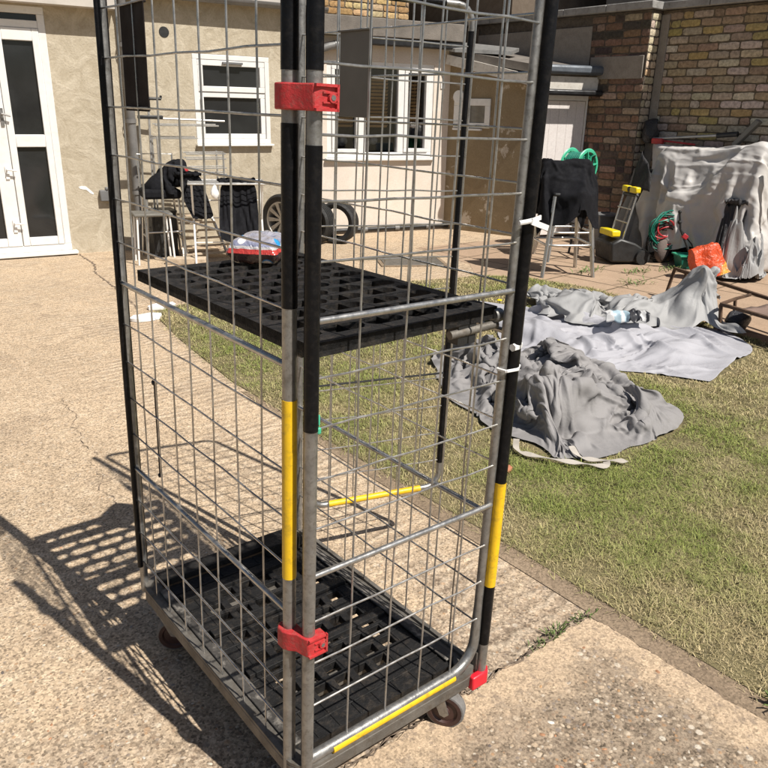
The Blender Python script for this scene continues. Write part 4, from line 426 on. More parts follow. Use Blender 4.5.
-1,-1,0,1,4,-3,-7,-5,-2,1,-1,-3,1,12,-11,2,0,2,-3,3,4,1,1,0,-2,-1,0,-4,-1,12,-8,-5,3,4,3,0,3,-17,1,20,-15,-4,-1,3,-3,-3,-6,-3,1,3,6,5,-2,3,3,3,2,-3,-4,1,1,6,-5,-2,7,-8,6,1,-1,-7,0,3,-1,10,3,1,0,-4,0,-2,-9,-2,4,-1,-4,5,0,7,-11,-1,4,-1,3,1,3,3,-10,-4,12,-1,-3,0,5,-3,-4,-5,0,5,5,-2,0,-10,0,18,-10,-2,-1,
-1,-4,2,3,-3,-2,-3,0,9,-2,-4,6,5,3,-1,2,-4,-8,1,4,-3,7,-5,10,-1,-1,-5,-6,9,-8,8,3,0,-1,-2,-1,-4,-6,3,1,0,-2,-1,3,-6,2,7,-1,-1,1,0,0,6,-6,-5,2,5,0,1,-2,-3,-6,-1,0,4,1,2,-1,-1,3,10,3,4,3,-1,-13,-11,-1,2,1,-2,-4,1,2,-6,8,6,3,-4,5,-4,-7,3,2,0,9,-1,-2,-4,6,3,-11,1,0,1,-2,2,0,1,0,-5,-2,0,5,-7,0,6,3,-2,-7,
5,2,-1,-6,-1,9,3,-5,0,-2,11,-6,-2,-6,3,-1,-1,-8,1,9,2,-1,-2,10,-4,4,3,2,4,-1,-4,-8,-7,-7,-2,1,-3,2,-2,6,6,5,-5,4,-2,-1,6,0,-11,5,4,-1,-4,6,4,-4,-8,4,2,0,2,0,1,-6,-4,-2,7,1,-5,0,5,1,-5,7,-3,0,0,-3,-1,9,-3,-2,0,5,-5,4,-14,-1,2,0,4,8,-8,9,-1,-1,-7,2,-4,0,-8,8,4,-9,-3,5,-1,-1,-2,8,10,-9,-9,-3,1,9,0,5,6,
-5,-4,0,-1,5,1,5,-10,9,2,-4,-7,7,-2,2,0,-1,1,-5,0,-5,1,0,2,6,0,-1,-3,3,-1,9,0,-9,4,3,-6,-1,-3,2,1,5,2,-2,1,5,-7,-3,-1,-2,1,5,-4,-9,-2,1,-2,8,11,-1,-16,9,-1,5,-3,2,3,-2,-7,-6,-5,7,7,-7,-3,2,6,-5,1,10,-9,7,0,2,2,-4,-2,2,0,1,1,2,-3,-7,5,-3,-1,-1,2,3,0,5,-2,-3,-7,5,10,-5,-2,6,-5,-10,5,-2,5,3,7,1,-4,-2,8,
-19,0,0,-4,10,3,-15,9,-2,-7,9,6,2,-3,10,-1,-9,-12,12,-3,1,-1,-2,-1,4,-4,8,2,-3,-7,-2,-4,15,0,-13,0,2,5,1,0,1,1,1,-1,0,-2,-1,2,-3,-1,-5,6,8,-7,-2,3,-1,-1,4,1,-1,0,3,-7,-10,1,1,-2,-1,6,7,8,-4,9,-16,-6,5,-5,1,11,-6,2,4,-13,1,17,-2,-5,-9,22,-7,-14,10,-1,3,-3,-2,-1,-4,0,2,1,3,-8,15,-7,-9,3,9,3,-2,-7,1,2,
-1,2,-1,0,-2,-6,6,5,-11,13,-4,0,-5,3,0,0,-3,-3,9,1,5,-2,-2,-11,-6,-1,6,-6,-1,0,7,12,2,8,-7,-5,-3,-4,-1,6,-2,-2,4,-1,-3,13,-3,6,-22,16,-4,-7,7,-4,7,-4,-4,4,-13,0,3,-1,14,-9,0,4,2,-10,6,-2,-1,3,0,6,-5,3,-2,2,-5,-4,1,9,-1,-2,-2,0,2,0,0,-1,-4,5,4,6,2,-3,-3,-11,-5,0,5,-7,1,0,2,4,8,11,-1,-1,-3,-6,-7,2,-1,
1,6,1,-2,7,0,-3,-8,5,-3,-1,2,-1,1,-6,5,-2,-9,0,6,-7,-2,0,1,0,4,-3,6,1,-2,2,-4,11,-3,-2,3,-4,2,2,0,1,-2,-2,2,0,0,0,0,-5,1,8,2,4,4,-2,-1,-13,-4,2,-1,-3,-2,1,2,-1,1,4,3,1,-6,4,1,0,2,-1,-11,-3,2,7,7,-7,2,1,0,6,0,1,-3,-5,-1,2,-3,-3,-6,-1,0,3,9,-4,-3,-4,9,0,-6,11,-8,-2,14,-5,-1,0,2,1,-1,-2,-2,3,0,0,0,0,0,
-14,16,-2,6,2,4,0,4,-16,-5,2,-4,-1,0,-3,2,1,1,-3,-2,6,-2,-12,-1,1,0,22,-9,-2,-2,4,6,-2,4,0,-2,-3,-2,0,2,3,-1,-2,3,9,-6,-4,-5,1,6,0,-2,-7,3,10,-8,-4,2,2,3,0,0,0,1,2,-2,-1,1,0,0,0,0,0,-4,-13,8,0,13,3,2,-6,7,-7,3,-5,-6,-3,1,0,2,-6,-2,4,-3,1,16,10,-2,-17,-10,13,-4,-1,2,1,4,3,-2,1,-1,-2,0,0,-1,-1,-2,7,5,
8,-1,-4,-14,-2,0,4,3,7,-10,-6,2,-1,-3,6,1,2,0,2,0,-1,-1,0,0,0,0,0,0,0,-6,-9,6,5,5,-3,9,0,-1,3,-4,5,-15,-7,-2,-1,5,1,-1,9,4,-2,-9,-2,12,-4,-6,2,1,2,-1,-1,3,-1,2,6,-3,5,2,1,-2,-6,-3,6,9,4,4,0,-5,-2,0,-3,-11,8,-1,-2,-5,-10,9,-2,1,1,0,3,-1,-1,3,-4,0,0,0,0,0,-2,-5,-1,1,7,-2,11,1,-1,4,3,-7,-6,-3,-5,-1,-1,
2,-1,-2,-4,-4,-3,-1,-1,2,5,5,5,-1,6,4,-12,5,0,-5,12,-7,-5,-2,10,1,-1,-13,11,11,3,2,0,1,2,-1,-2,-11,-3,1,6,-4,-7,10,-2,-1,-3,1,1,-1,-6,8,1,0,0,0,0,0,-4,-4,-2,7,4,1,-9,23,-2,7,-4,-3,-12,4,-4,-6,-3,-3,1,-1,-2,3,7,3,0,-1,-3,-4,2,-4,1,10,-7,0,3,-5,4,-1,-1,-9,20,0,-6,-19,10,7,7,2,-2,-1,1,-2,-2,0,-1,-1,9,
-4,-9,0,6,3,-2,1,-2,0,-6,2,0,0,0,1,3,-2,-8,-2,3,6,-1,1,-10,4,8,8,8,-3,-18,-7,-2,-3,3,2,4,1,-1,-7,-1,-1,3,3,0,1,5,-5,3,7,-6,-1,0,-1,3,-3,-3,-7,5,15,0,-28,1,8,3,1,1,2,4,2,2,-1,8,0,-1,-6,-1,0,-2,4,-2,0,4,2,-2,0,0,0,2,0,4,-1,-14,1,12,-4,0,-10,0,1,9,6,9,-1,-3,-3,2,-10,-12,-1,1,0,1,0,1,-3,3,4,-2,3,3,-5,-3,
14,-2,-5,-3,6,2,-2,-8,-6,-5,12,18,-18,-11,1,1,-1,4,5,3,2,11,2,-1,-3,-1,-4,1,2,-4,0,-1,-3,-1,4,0,0,0,2,0,-7,-2,2,-5,-1,5,11,-5,-7,1,-7,7,10,8,-1,-1,-5,5,-1,-14,-5,0,2,2,1,0,-5,0,1,4,-2,-1,16,-13,2,0,-3,-2,8,5,-7,-6,-3,-6,1,27,-1,-5,0,-7,-7,7,-1,3,-1,-1,2,7,-1,-3,-4,4,-2,-2,-1,2,-1,-5,0,0,0,2,-6,1,3,6,
-19,2,1,4,8,-13,-7,2,2,5,10,9,3,-2,5,4,-1,-8,-11,-8,-4,-3,3,1,-1,2,4,3,6,-2,-1,-4,-2,1,-3,-1,9,0,1,-5,-1,1,-7,14,0,-7,3,9,-10,5,4,1,0,-2,0,0,-1,-3,1,-4,0,0,1,1,0,0,0,0,-5,7,-2,0,-6,5,-3,3,-2,-4,-3,-3,-5,2,2,3,6,9,10,-1,0,5,2,-3,-7,-5,-11,-7,0,-2,13,-9,12,6,-6,0,-1,-3,0,3,0,2,7,-1,3,-7,-4,3,-5,-4,5,
11,-4,4,4,-1,-2,-10,7,-4,3,-1,-5,2,-3,-1,1,0,0,0,0,0,0,-1,1,0,0,0,0,0,4,5,-8,-2,15,-14,-4,-2,0,-1,2,2,-5,-2,1,5,8,7,-2,-1,-6,4,-8,-11,3,-1,2,10,0,2,4,-4,-4,10,3,7,-4,-3,3,-10,-3,-9,5,10,-2,4,2,-2,-1,-6,1,-6,5,3,4,-7,-1,-4,1,1,0,0,0,0,0,0,-1,1,0,0,0,0,1,-1,3,2,-2,-17,14,5,5,2,-1,-8,-15,-3,-3,0,2,4,1,
10,12,1,-14,18,-21,-2,-3,11,1,1,6,-4,7,-1,-3,-6,8,8,-1,-6,-6,-9,9,-1,-7,-3,-1,3,-1,8,2,-2,-1,-1,8,-7,2,-1,-4,-1,2,0,0,0,0,0,0,0,-4,12,-7,-1,1,2,1,0,2,2,-5,13,2,-3,-7,-9,-10,1,-3,-2,1,0,-1,3,-1,8,1,13,-24,17,-3,8,-5,1,5,-4,9,-6,-7,1,2,1,4,-2,-8,10,-6,-2,9,-3,-4,-4,-6,6,1,3,0,0,-2,-3,11,-3,-2,-5,2,0,0,
0,0,0,0,6,1,0,-11,11,-7,2,10,-5,-5,2,8,-7,-3,-6,-5,-4,-3,7,-2,4,6,1,0,-1,5,-4,-5,9,-15,15,2,0,-12,-2,2,15,6,-6,-6,-2,-3,4,-8,4,3,0,4,0,-8,6,6,1,-2,-4,3,-6,2,0,-1,-2,2,-4,8,-4,-1,-1,0,0,0,0,0,3,-9,-1,0,11,-12,7,8,0,-2,-6,1,-6,10,-16,-8,-3,2,6,4,11,7,1,1,1,3,-11,0,0,1,13,5,-3,1,-7,-8,-4,-7,3,10,2,-7,
-2,2,-4,-3,7,2,0,4,-5,-6,8,1,-5,7,-2,4,-3,-1,-3,-4,7,-2,6,-6,-1,0,-2,0,0,0,0,-3,3,1,6,-15,8,5,4,-3,-10,-3,1,2,1,-3,5,1,7,9,1,0,-1,1,1,0,-4,5,-2,-7,2,1,-7,9,1,-3,-2,-24,-1,1,5,8,4,-5,0,1,-3,4,0,-7,0,10,4,-16,8,10,-2,0,2,-1,2,-6,-3,-1,1,2,-2,2,0,-2,-2,0,0,0,0,0,-1,4,-3,1,7,2,-8,-8,1,3,7,-6,0,2,7,3,-10,
1,6,-8,2,2,4,6,1,-2,-4,-8,1,4,-11,10,9,-2,0,-16,-8,-2,2,18,-7,-1,3,0,-8,15,-6,2,4,-12,4,-2,3,3,-1,-5,8,4,-1,-4,-5,2,0,-1,5,0,-3,-3,0,0,0,0,0,0,3,-3,5,3,-4,-5,-3,-4,2,-1,11,10,-4,0,-10,8,0,-12,11,0,-1,0,0,3,6,-2,-3,-6,-9,2,-9,13,4,6,0,-9,-18,1,2,16,-2,-1,0,1,-6,8,-3,-6,7,-1,5,5,-13,-8,1,6,7,8,-2,-4,
-4,0,0,1,4,-2,-4,0,0,0,0,0,0,2,0,5,-1,-5,-4,0,-1,-1,-2,-2,5,11,-4,6,-6,5,0,1,-1,2,1,0,0,-1,0,3,-8,1,3,-8,-14,9,3,0,-1,-1,-3,9,3,-7,4,-2,-2,3,-2,2,1,-2,2,-2,-3,4,-8,1,-1,3,5,-3,-1,4,-1,-3,1,6,1,-5,-1,0,0,0,0,0,2,8,-16,3,2,-4,1,2,-3,2,3,-1,1,7,-4,9,-4,-2,-5,-2,-4,3,1,1,4,7,-4,6,-3,-6,4,-8,-16,7,0,0,6,
3,1,-6,9,-5,5,-4,-2,4,-1,0,-1,0,2,-5,-4,4,-2,-3,1,8,7,-6,-1,-4,-4,4,6,1,-2,-2,0,0,0,0,3,-1,6,-7,-12,4,0,0,1,3,14,6,-3,1,-5,8,-3,-10,7,-3,-3,-3,-9,-1,0,3,6,5,1,4,-2,-6,5,-6,-15,3,5,5,0,-4,7,-3,-3,2,0,2,-5,3,0,0,2,-1,-5,2,4,0,2,-1,-10,10,0,-1,-5,-2,0,5,2,-1,0,-1,0,0,0,4,-1,1,7,-16,-8,-1,8,-1,7,4,1,10,
1,5,-2,-4,0,-9,-10,5,4,2,-6,-4,-1,3,2,2,1,3,0,-3,5,1,-1,-1,-4,0,-4,-3,0,0,-4,9,-5,3,0,1,1,-4,3,-2,2,3,-1,0,-8,3,3,-1,3,-7,1,-5,5,2,2,2,-3,0,0,1,1,-1,-2,-5,6,-13,4,11,4,-3,2,4,3,0,-2,-2,-2,-2,-10,9,5,2,-2,1,-3,-9,0,-3,1,2,7,4,0,-2,3,1,0,-1,-2,3,-15,-1,8,-7,0,6,-3,-1,4,-4,2,-1,2,1,-2,2,1,0,3,-4,-2,-4,
2,2,6,-8,0,3,-4,5,0,0,0,0,0,-3,0,4,-1,0,1,2,0,-1,2,-1,-5,-5,2,-1,2,0,8,3,-8,1,-1,5,2,-8,6,0,1,-9,-8,7,9,4,1,2,1,-6,-10,2,-3,-3,6,4,-7,6,-2,-4,8,-5,-3,8,1,-3,0,0,7,1,-13,8,4,-1,-4,-1,-6,1,11,-8,0,1,-1,1,-4,-10,15,1,-5,7,-6,-5,-4,13,-1,-2,-4,-7,6,-13,0,9,19,-8,-4,8,-7,2,-4,5,3,-6,-2,-4,-7,2,-4,1,6,13,
3,-2,2,-8,1,5,1,0,-14,4,3,4,-5,-1,2,-5,4,-3,7,-1,1,2,-7,11,-2,-3,-8,9,-14,5,9,-12,8,0,1,5,5,2,-18,3,7,2,-3,-2,-8,6,-11,-4,-2,4,13,-7,1,1,-1,9,5,-10,2,6,-6,7,2,-3,-4,-7,-4,13,-2,-3,-16,2,1,11,11,3,1,-5,-16,4,-5,4,2,-3,4,5,-7,7,-2,-7,11,4,-6,-2,1,4,-9,12,-4,-2,-14,9,-8,3,3,10,-5,2,5,-2,-16,10,1,-5,2,
-2,3,3,-1,0,-6,2,-2,0,-3,7,6,2,-11,0,6,-6,5,11,-2,0,4,0,-4,-3,-11,13,-9,2,-11,0,-1,10,1,11,0,-3,-15,9,-4,1,-4,-4,6,5,-7,7,3,-3,0,-2,-3,0,-2,11,-11,4,-8,4,-6,10,-9,10,-5,5,5,-1,-11,-1,6,4,7,7,3,-1,0,-10,-8,-3,-5,2,-1,4,2,-3,-1,8,-1,-5,9,1,3,-6,-11,5,6,10,1,0,-20,14,-2,-3,-2,-11,1,10,-9,13,0,-1,-7,10,
-12,-1,2,-2,-3,7,4,-6,-3,0,12,-8,-1,5,-6,11,-8,-1,-3,0,3,2,7,-1,-7,5,-15,0,10,13,-12,15,-3,2,2,-9,12,-5,-7,-6,-6,-4,4,1,4,2,-2,-6,12,2,-1,-9,-6,2,-11,2,6,10,1,9,-9,2,7,-10,-4,-5,2,1,6,2,5,-4,-1,-1,-4,-6,-2,10,3,-2,-7,8,-3,-7,7,-2,-1,7,-1,-3,-1,0,-4,1,4,2,-6,4,-4,5,-2,1,2,12,-17,11,6,3,1,-8,16,0,-5,
-8,-11,-12,1,-3,-2,1,13,3,3,-1,-10,0,0,1,-6,-4,2,12,0,1,3,-5,0,6,-10,-3,16,-8,10,0,-2,-5,1,5,1,-5,-1,-5,1,5,3,1,0,-8,-5,0,3,4,-4,3,-8,1,-1,7,-1,-2,2,-1,-6,6,3,-2,-2,3,1,9,1,7,-3,-2,14,4,-2,-5,-2,-15,-6,5,0,0,-2,-5,-2,6,-5,-4,1,0,1,-4,-4,9,3,0,1,1,1,4,5,-2,2,-1,0,-1,-9,2,-1,6,-9,1,10,-8,10,-8,-1,1,5,
-2,-5,-8,7,-1,-3,2,-2,1,7,-10,4,0,-2,1,10,-5,-5,-3,17,3,1,7,1,4,-8,-6,5,-3,9,3,-2,-11,-14,1,-4,-5,-4,0,4,11,-3,-10,3,-2,3,0,-3,7,5,6,3,1,-4,-11,0,3,2,5,0,0,-1,-1,-9,6,-2,-2,7,1,-1,1,1,0,0,-3,1,-6,2,1,-4,-1,6,-11,0,5,0,-1,1,7,0,0,7,3,2,-4,4,5,2,0,-5,-6,5,-1,1,0,-1,-12,-15,-7,-4,-1,1,2,9,0,4,-2,-2,1,2,
2,3,-1,-2,1,6,-2,1,-9,-3,0,-1,13,7,-1,-7,-8,10,-6,1,-7,3,11,-2,2,-2,5,2,-1,-10,3,2,4,-8,-4,4,-1,0,0,0,1,4,1,5,2,-7,2,5,0,1,2,-1,1,-1,0,-3,-4,-2,-8,-2,-4,-4,-1,-2,1,5,3,6,-4,-4,-1,-1,5,6,-1,6,2,0,-5,1,-4,-5,-7,-5,-2,-2,12,13,5,1,-14,2,-5,6,-7,-1,8,3,3,-2,1,-11,0,5,7,3,-1,-12,4,5,-1,-3,2,-2,3,7,-2,-4,
3,-4,-2,0,2,-5,-2,2,2,-2,-3,-1,0,6,-4,-3,-2,-1,2,-1,4,-4,7,9,-2,-8,3,-5,2,0,3,1,-3,-5,0,2,1,-2,-5,-2,-5,-11,9,12,13,8,-6,-5,-4,1,-6,-1,2,3,0,-1,9,-14,7,2,6,3,-7,2,-6,-1,3,3,-4,0,5,0,-2,-7,-7,3,1,-18,4,5,-5,0,0,0,0,1,2,10,3,-1,1,-3,0,-5,-1,1,6,8,-2,-3,0,-2,-1,3,0,-2,1,0,0,1,0,2,-5,-6,-1,-15,-2,3,4,8,
9,5,2,0,-9,1,-3,-3,2,3,18,-18,14,-6,10,-5,-3,-2,4,-2,3,-3,-9,10,-2,-12,1,3,0,-18,2,-4,7,2,-4,-3,1,4,2,1,5,8,4,7,0,-4,-5,-3,-2,-1,9,4,-1,-4,-2,3,-6,4,2,0,0,-1,-1,1,-1,2,-2,-4,0,1,1,2,-1,-9,-9,-4,2,8,-4,5,4,0,-2,2,17,-12,8,-4,6,-4,-1,1,0,2,-2,1,-12,4,-3,3,5,-22,1,1,-1,-7,1,0,3,1,0,1,10,5,-3,12,3,2,2,2,
0,0,-1,-9,5,-6,3,-4,-1,0,-2,6,5,2,-1,-1,-2,-2,-2,2,3,-8,-9,-6,-2,-2,0,-1,-1,-5,-2,1,0,6,4,6,1,1,9,1,0,8,-10,5,1,-1,-1,1,0,4,-15,6,4,-20,2,0,-1,-1,-2,0,-1,0,-1,0,4,2,2,10,3,-1,2,2,-2,-2,-3,-4,-4,5,3,0,-3,-5,-3,1,3,4,7,9,5,3,3,-1,-5,-7,2,-2,-5,-3,3,1,-7,-6,-4,-7,-4,1,1,5,2,3,7,0,3,9,-7,5,3,-4,1,-2,1,
-1,-1,9,-2,-25,2,-2,-1,0,3,3,1,2,0,5,4,3,1,2,3,-15,1,-4,-1,-2,0,-2,-1,0,0,3,6,-5,0,-1,-1,-4,2,1,1,3,5,5,8,10,0,-5,1,1,-6,-10,-5,6,3,1,7,-4,-15,-6,-3,1,4,0,3,7,2,3,2,-3,1,1,-6,7,-6,1,-1,-11,-1,-4,1,2,4,5,5,7,-4,1,0,7,5,3,-7,-10,0,-8,6,-1,-5,-1,9,5,-4,-3,-1,-7,6,7,9,-13,-7,-7,-3,-1,3,2,1,0,1,14,11,-1,
-1,3,0,-1,-3,3,-1,-15,8,-1,-2,-6,-5,-3,2,3,2,0,13,-5,-1,-1,1,-3,6,5,-6,-18,-3,4,4,4,4,2,1,4,-1,7,3,-3,-9,-3,0,13,1,0,-11,-10,1,10,-5,1,4,5,-3,-5,4,-2,2,-8,18,-3,-2,-9,-4,-4,-3,5,-5,-1,-3,2,6,3,3,5,4,2,-7,-7,4,3,6,-1,0,-2,-3,-8,-1,-1,2,-3,14,-5,0,0,-3,12,-4,-16,-1,6,8,-2,0,2,1,1,-4,-2,0,3,9,1,-5,-4,
-6,8,4,4,-6,-1,-8,12,-12,-5,9,6,1,-12,8,-12,5,1,17,-2,0,-6,1,-4,-14,5,0,-3,-4,-3,0,0,0,0,2,4,4,5,-2,-4,-2,-1,2,2,6,-4,-4,2,5,-8,11,-3,0,2,4,-17,0,9,3,0,7,6,-1,0,0,-1,1,-3,-4,-4,5,1,0,-2,-8,4,-1,7,-10,2,2,5,-7,-6,5,5,0,-9,5,0,-1,0,11,0,0,-3,0,0,-2,4,-2,-2,-3,-2,-1,-2,-1,-1,1,4,4,-7,0,3,1,-1,-1,-2,3,0,
1,-5,4,-3,3,0,5,-14,0,9,3,8,0,1,-2,0,-1,0,0,1,2,-4,2,-5,3,-2,0,2,-4,1,-2,9,-7,-12,7,4,-5,-6,4,11,-4,1,0,-2,-2,0,9,0,-2,1,1,-3,0,0,1,0,0,-2,0,-1,-1,-2,-1,-5,-2,6,0,0,0,0,0,0,0,-1,1,0,0,0,0,)),
'sheet':(36,36,2,(2.8963, 0.9427, 0.0139),0.0025,(0,1,0,1,1,1,2,1,1,2,3,5,6,7,8,8,8,8,7,9,8,10,11,9,10,9,8,8,6,7,7,6,7,6,7,6,7,10,0,1,0,0,1,0,1,0,0,-1,-1,-1,1,-1,1,0,0,1,-2,1,0,-1,1,0,0,1,-1,1,0,1,1,1,0,0,1,0,9,1,0,1,0,0,1,0,2,0,0,-2,0,-1,1,-1,0,1,-1,1,-1,-2,0,0,0,0,0,1,1,1,1,1,0,1,1,0,1,7,2,1,0,1,1,0,1,0,1,1,0,-1,-2,0,0,0,-1,1,0,-1,0,-1,-1,0,0,1,1,
1,1,0,1,0,1,0,1,1,7,1,2,1,1,0,1,1,1,-1,0,2,-1,-1,-1,-1,0,0,0,0,1,-1,0,0,-1,0,0,0,1,1,0,0,1,0,1,2,0,7,1,1,2,1,1,0,1,0,2,0,-1,0,0,-1,-1,-1,0,1,0,0,1,0,-1,0,0,-1,1,1,0,1,0,-1,1,1,0,2,6,2,2,1,2,1,1,0,0,1,0,0,0,0,-1,-1,0,0,-1,1,1,1,0,0,-1,-1,0,1,0,0,0,-1,0,1,1,1,1,8,0,2,2,1,1,0,0,1,-1,1,1,0,0,-1,1,-1,-1,
1,0,1,1,-1,0,-2,0,1,-1,1,1,-1,0,0,0,2,2,0,9,1,1,1,2,1,0,-1,-1,1,1,0,0,1,0,0,-1,0,0,0,0,0,0,0,0,-1,0,1,0,0,0,0,1,1,1,1,0,11,-1,0,2,0,-2,2,0,1,-1,0,1,2,-1,2,-1,1,0,-1,0,0,-1,1,0,0,0,0,0,0,0,0,1,1,1,1,1,-1,13,0,-1,-2,-1,0,0,2,0,0,0,0,1,2,0,1,0,0,-1,0,0,1,0,0,0,1,-1,0,-1,0,1,1,1,2,1,0,0,14,0,-3,-3,-1,3,
0,0,0,1,0,0,0,-1,2,2,1,0,0,-1,0,0,0,1,2,-1,0,0,0,0,0,1,2,1,0,-1,1,13,-4,0,1,0,0,1,0,0,-1,0,0,-1,1,2,1,0,0,0,1,0,0,1,1,0,1,0,0,0,0,1,0,1,0,0,-1,-1,8,4,1,0,0,-1,-1,-1,0,0,-1,0,1,1,-1,0,2,1,1,-1,0,1,1,1,1,0,0,0,1,1,0,0,0,-1,-1,-1,0,7,3,3,1,0,-2,-2,1,-1,-1,0,0,0,0,0,1,1,1,0,2,0,1,0,1,1,0,0,0,1,0,1,1,-3,
0,-1,0,-1,11,1,0,1,0,0,-2,-2,0,0,0,0,0,0,0,0,1,1,2,0,1,-1,2,-1,1,1,0,0,0,1,1,0,0,-3,-1,0,0,11,0,1,-1,0,-1,0,-1,-1,0,0,0,0,1,0,0,1,1,1,1,0,1,-1,1,0,0,0,0,0,1,1,0,0,0,-2,-2,1,12,-1,-1,0,0,-1,-1,0,-1,0,2,0,1,-1,0,1,-1,2,1,1,0,-1,1,0,0,1,0,-2,0,2,2,0,0,-1,-2,-1,-1,12,-1,-1,0,-5,0,1,2,1,1,-1,1,0,0,0,0,0,
1,0,0,0,1,-1,1,1,0,0,0,0,0,1,1,-1,0,-1,-1,-1,11,-1,0,-8,2,3,3,0,1,0,-1,0,0,1,0,-1,1,-1,0,-1,0,0,1,0,1,0,1,2,-1,-1,1,1,0,-1,0,-1,0,10,0,-11,8,4,-1,0,1,0,0,0,0,0,1,-1,0,-1,-1,0,0,0,0,0,0,1,2,1,0,0,-2,0,1,0,0,0,1,-1,6,-7,12,0,-1,0,-1,0,2,1,0,-1,0,0,1,-1,-1,-1,0,1,0,-1,-1,1,1,2,1,0,-1,-2,-1,2,1,-1,1,0,0,
2,8,0,0,0,-1,0,0,1,1,1,1,-1,-1,0,0,0,-1,-1,0,0,0,0,0,0,1,2,0,-1,0,-3,0,1,2,-1,1,1,8,0,2,1,-1,0,-1,0,0,2,1,0,-1,0,0,1,-1,0,-1,-1,2,-1,0,-1,0,1,0,0,1,0,-2,-3,3,-1,2,0,0,7,1,0,1,1,1,-1,-1,0,0,2,0,1,-1,0,0,0,0,0,0,0,1,0,0,-2,-1,0,1,1,-1,-2,-1,-2,2,1,1,1,8,-2,0,1,2,0,1,0,-1,0,-1,1,0,0,0,-1,1,0,0,0,0,4,1,
-1,-1,-3,0,2,-1,-1,-1,-2,0,1,-1,1,1,5,1,-2,1,1,1,1,0,0,-1,0,0,0,0,-1,1,0,1,-1,2,3,1,1,-1,-2,0,-1,0,0,0,-1,-1,-2,0,1,0,2,4,0,1,-2,0,3,1,0,1,-1,0,-1,-1,0,0,0,-1,1,2,2,0,1,2,-1,0,0,-1,0,0,0,1,-1,-2,-2,0,1,1,5,0,-1,0,0,-1,2,2,-1,1,0,-1,0,-1,0,0,0,-1,1,2,1,0,0,2,2,-1,0,-2,0,1,0,0,-1,-1,-1,1,0,6,1,-1,-1,
-1,0,1,2,1,0,-1,0,0,0,-1,-1,0,-1,1,1,0,0,0,3,1,1,-1,-2,1,0,0,1,0,-2,0,0,1,6,1,1,-1,-1,-1,1,0,1,0,0,1,1,0,0,-2,-2,0,1,-1,0,0,1,1,3,0,0,-1,-2,0,2,1,0,-1,0,0,0,7,0,1,0,-1,0,-1,0,1,0,1,1,0,1,-1,-2,0,0,0,0,0,0,0,0,1,2,0,0,-1,-1,0,1,-1,1,0,0,1,7,0,1,0,0,0,-2,1,0,0,0,0,2,-1,-1,3,1,0,-2,-2,2,0,-1,0,-1,2,1,1,
-1,-1,0,-1,1,0,0,0,0,9,-1,-1,1,0,-1,0,-1,1,1,-1,0,-1,-2,5,2,1,-1,-2,1,-2,1,1,-1,-1,0,1,1,1,-1,-1,-1,0,0,0,1,0,9,-1,-1,0,1,0,0,0,0,0,0,-1,-2,3,1,2,1,-2,-1,-1,2,1,-1,-1,-1,-1,2,1,1,0,-2,-2,0,0,0,0,1,11,-1,-2,-1,0,1,0,-1,1,1,-1,-1,-3,2,1,1,0,-1,3,0,0,1,0,-1,-2,-1,0,2,0,1,-2,-1,-1,1,0,-1,0,11,-2,-1,0,-1,
1,1,0,-1,1,0,-1,0,0,-2,-1,-1,4,2,1,-1,0,1,-1,-1,-2,-2,1,2,0,1,-2,0,0,-1,0,-1,404,-13,-14,-13,-14,-12,-11,-11,-10,-9,-9,-9,-9,-10,-9,-10,-11,-10,-10,-10,-8,-10,-9,-9,-12,-11,-12,-11,-11,-12,-12,-13,-14,-14,-15,-14,-13,12,0,1,-1,1,-1,-2,0,-1,-1,0,0,-1,1,0,0,1,0,0,0,-1,0,0,-2,1,-1,0,0,-1,0,-1,-1,0,-1,0,
0,-1,12,0,0,0,0,-1,1,-2,-1,-1,-2,0,1,-1,0,0,1,0,0,1,0,0,0,0,-1,0,-1,-1,0,-1,0,0,-1,0,0,0,0,12,-1,0,0,-1,1,-1,0,-1,-2,0,-2,0,0,0,1,-1,1,1,0,0,1,-1,0,0,-1,0,0,0,-1,-1,0,0,0,1,-1,0,11,1,-2,0,0,-1,0,-1,0,0,-2,1,-2,1,0,-1,0,0,0,0,1,0,0,0,0,0,0,0,-1,1,0,-1,1,0,-1,1,-1,13,-2,0,-1,-1,-1,0,0,0,1,0,-3,2,-1,-1,
0,0,-1,0,0,0,1,0,-1,0,1,0,0,0,0,0,1,-1,1,0,-1,-1,13,-1,-1,-1,-1,-1,-1,1,0,0,1,0,-3,1,0,0,-1,0,-1,1,0,-1,0,0,0,-1,1,0,2,0,0,0,1,-1,-1,-1,-1,15,-2,-1,-1,0,-1,-1,0,0,0,0,0,0,-2,1,-1,0,-1,1,-1,-1,0,-1,0,0,0,1,1,0,1,1,0,-1,-1,0,-1,-1,17,-1,-3,-1,-1,1,0,-1,0,0,0,-1,0,-2,-2,3,-1,0,-2,0,0,-1,-1,0,-1,1,0,1,1,
1,1,0,-1,0,-1,-2,-1,18,-2,-1,-1,-1,-1,0,0,0,0,-1,1,-1,-1,-2,-4,5,-2,0,-1,-1,0,0,-1,0,1,0,0,1,1,0,0,0,-1,-1,0,0,17,0,0,-2,-1,-1,0,0,0,0,0,0,-1,0,-2,-3,-4,5,-1,-1,0,-1,0,-1,1,1,1,0,0,0,0,0,-1,0,0,-1,-1,16,0,0,0,-1,0,-1,-1,1,-1,1,-1,0,-2,1,-1,-4,0,1,-1,-1,0,-1,1,0,1,0,1,-1,-1,0,-1,1,-1,0,0,-1,15,1,1,0,
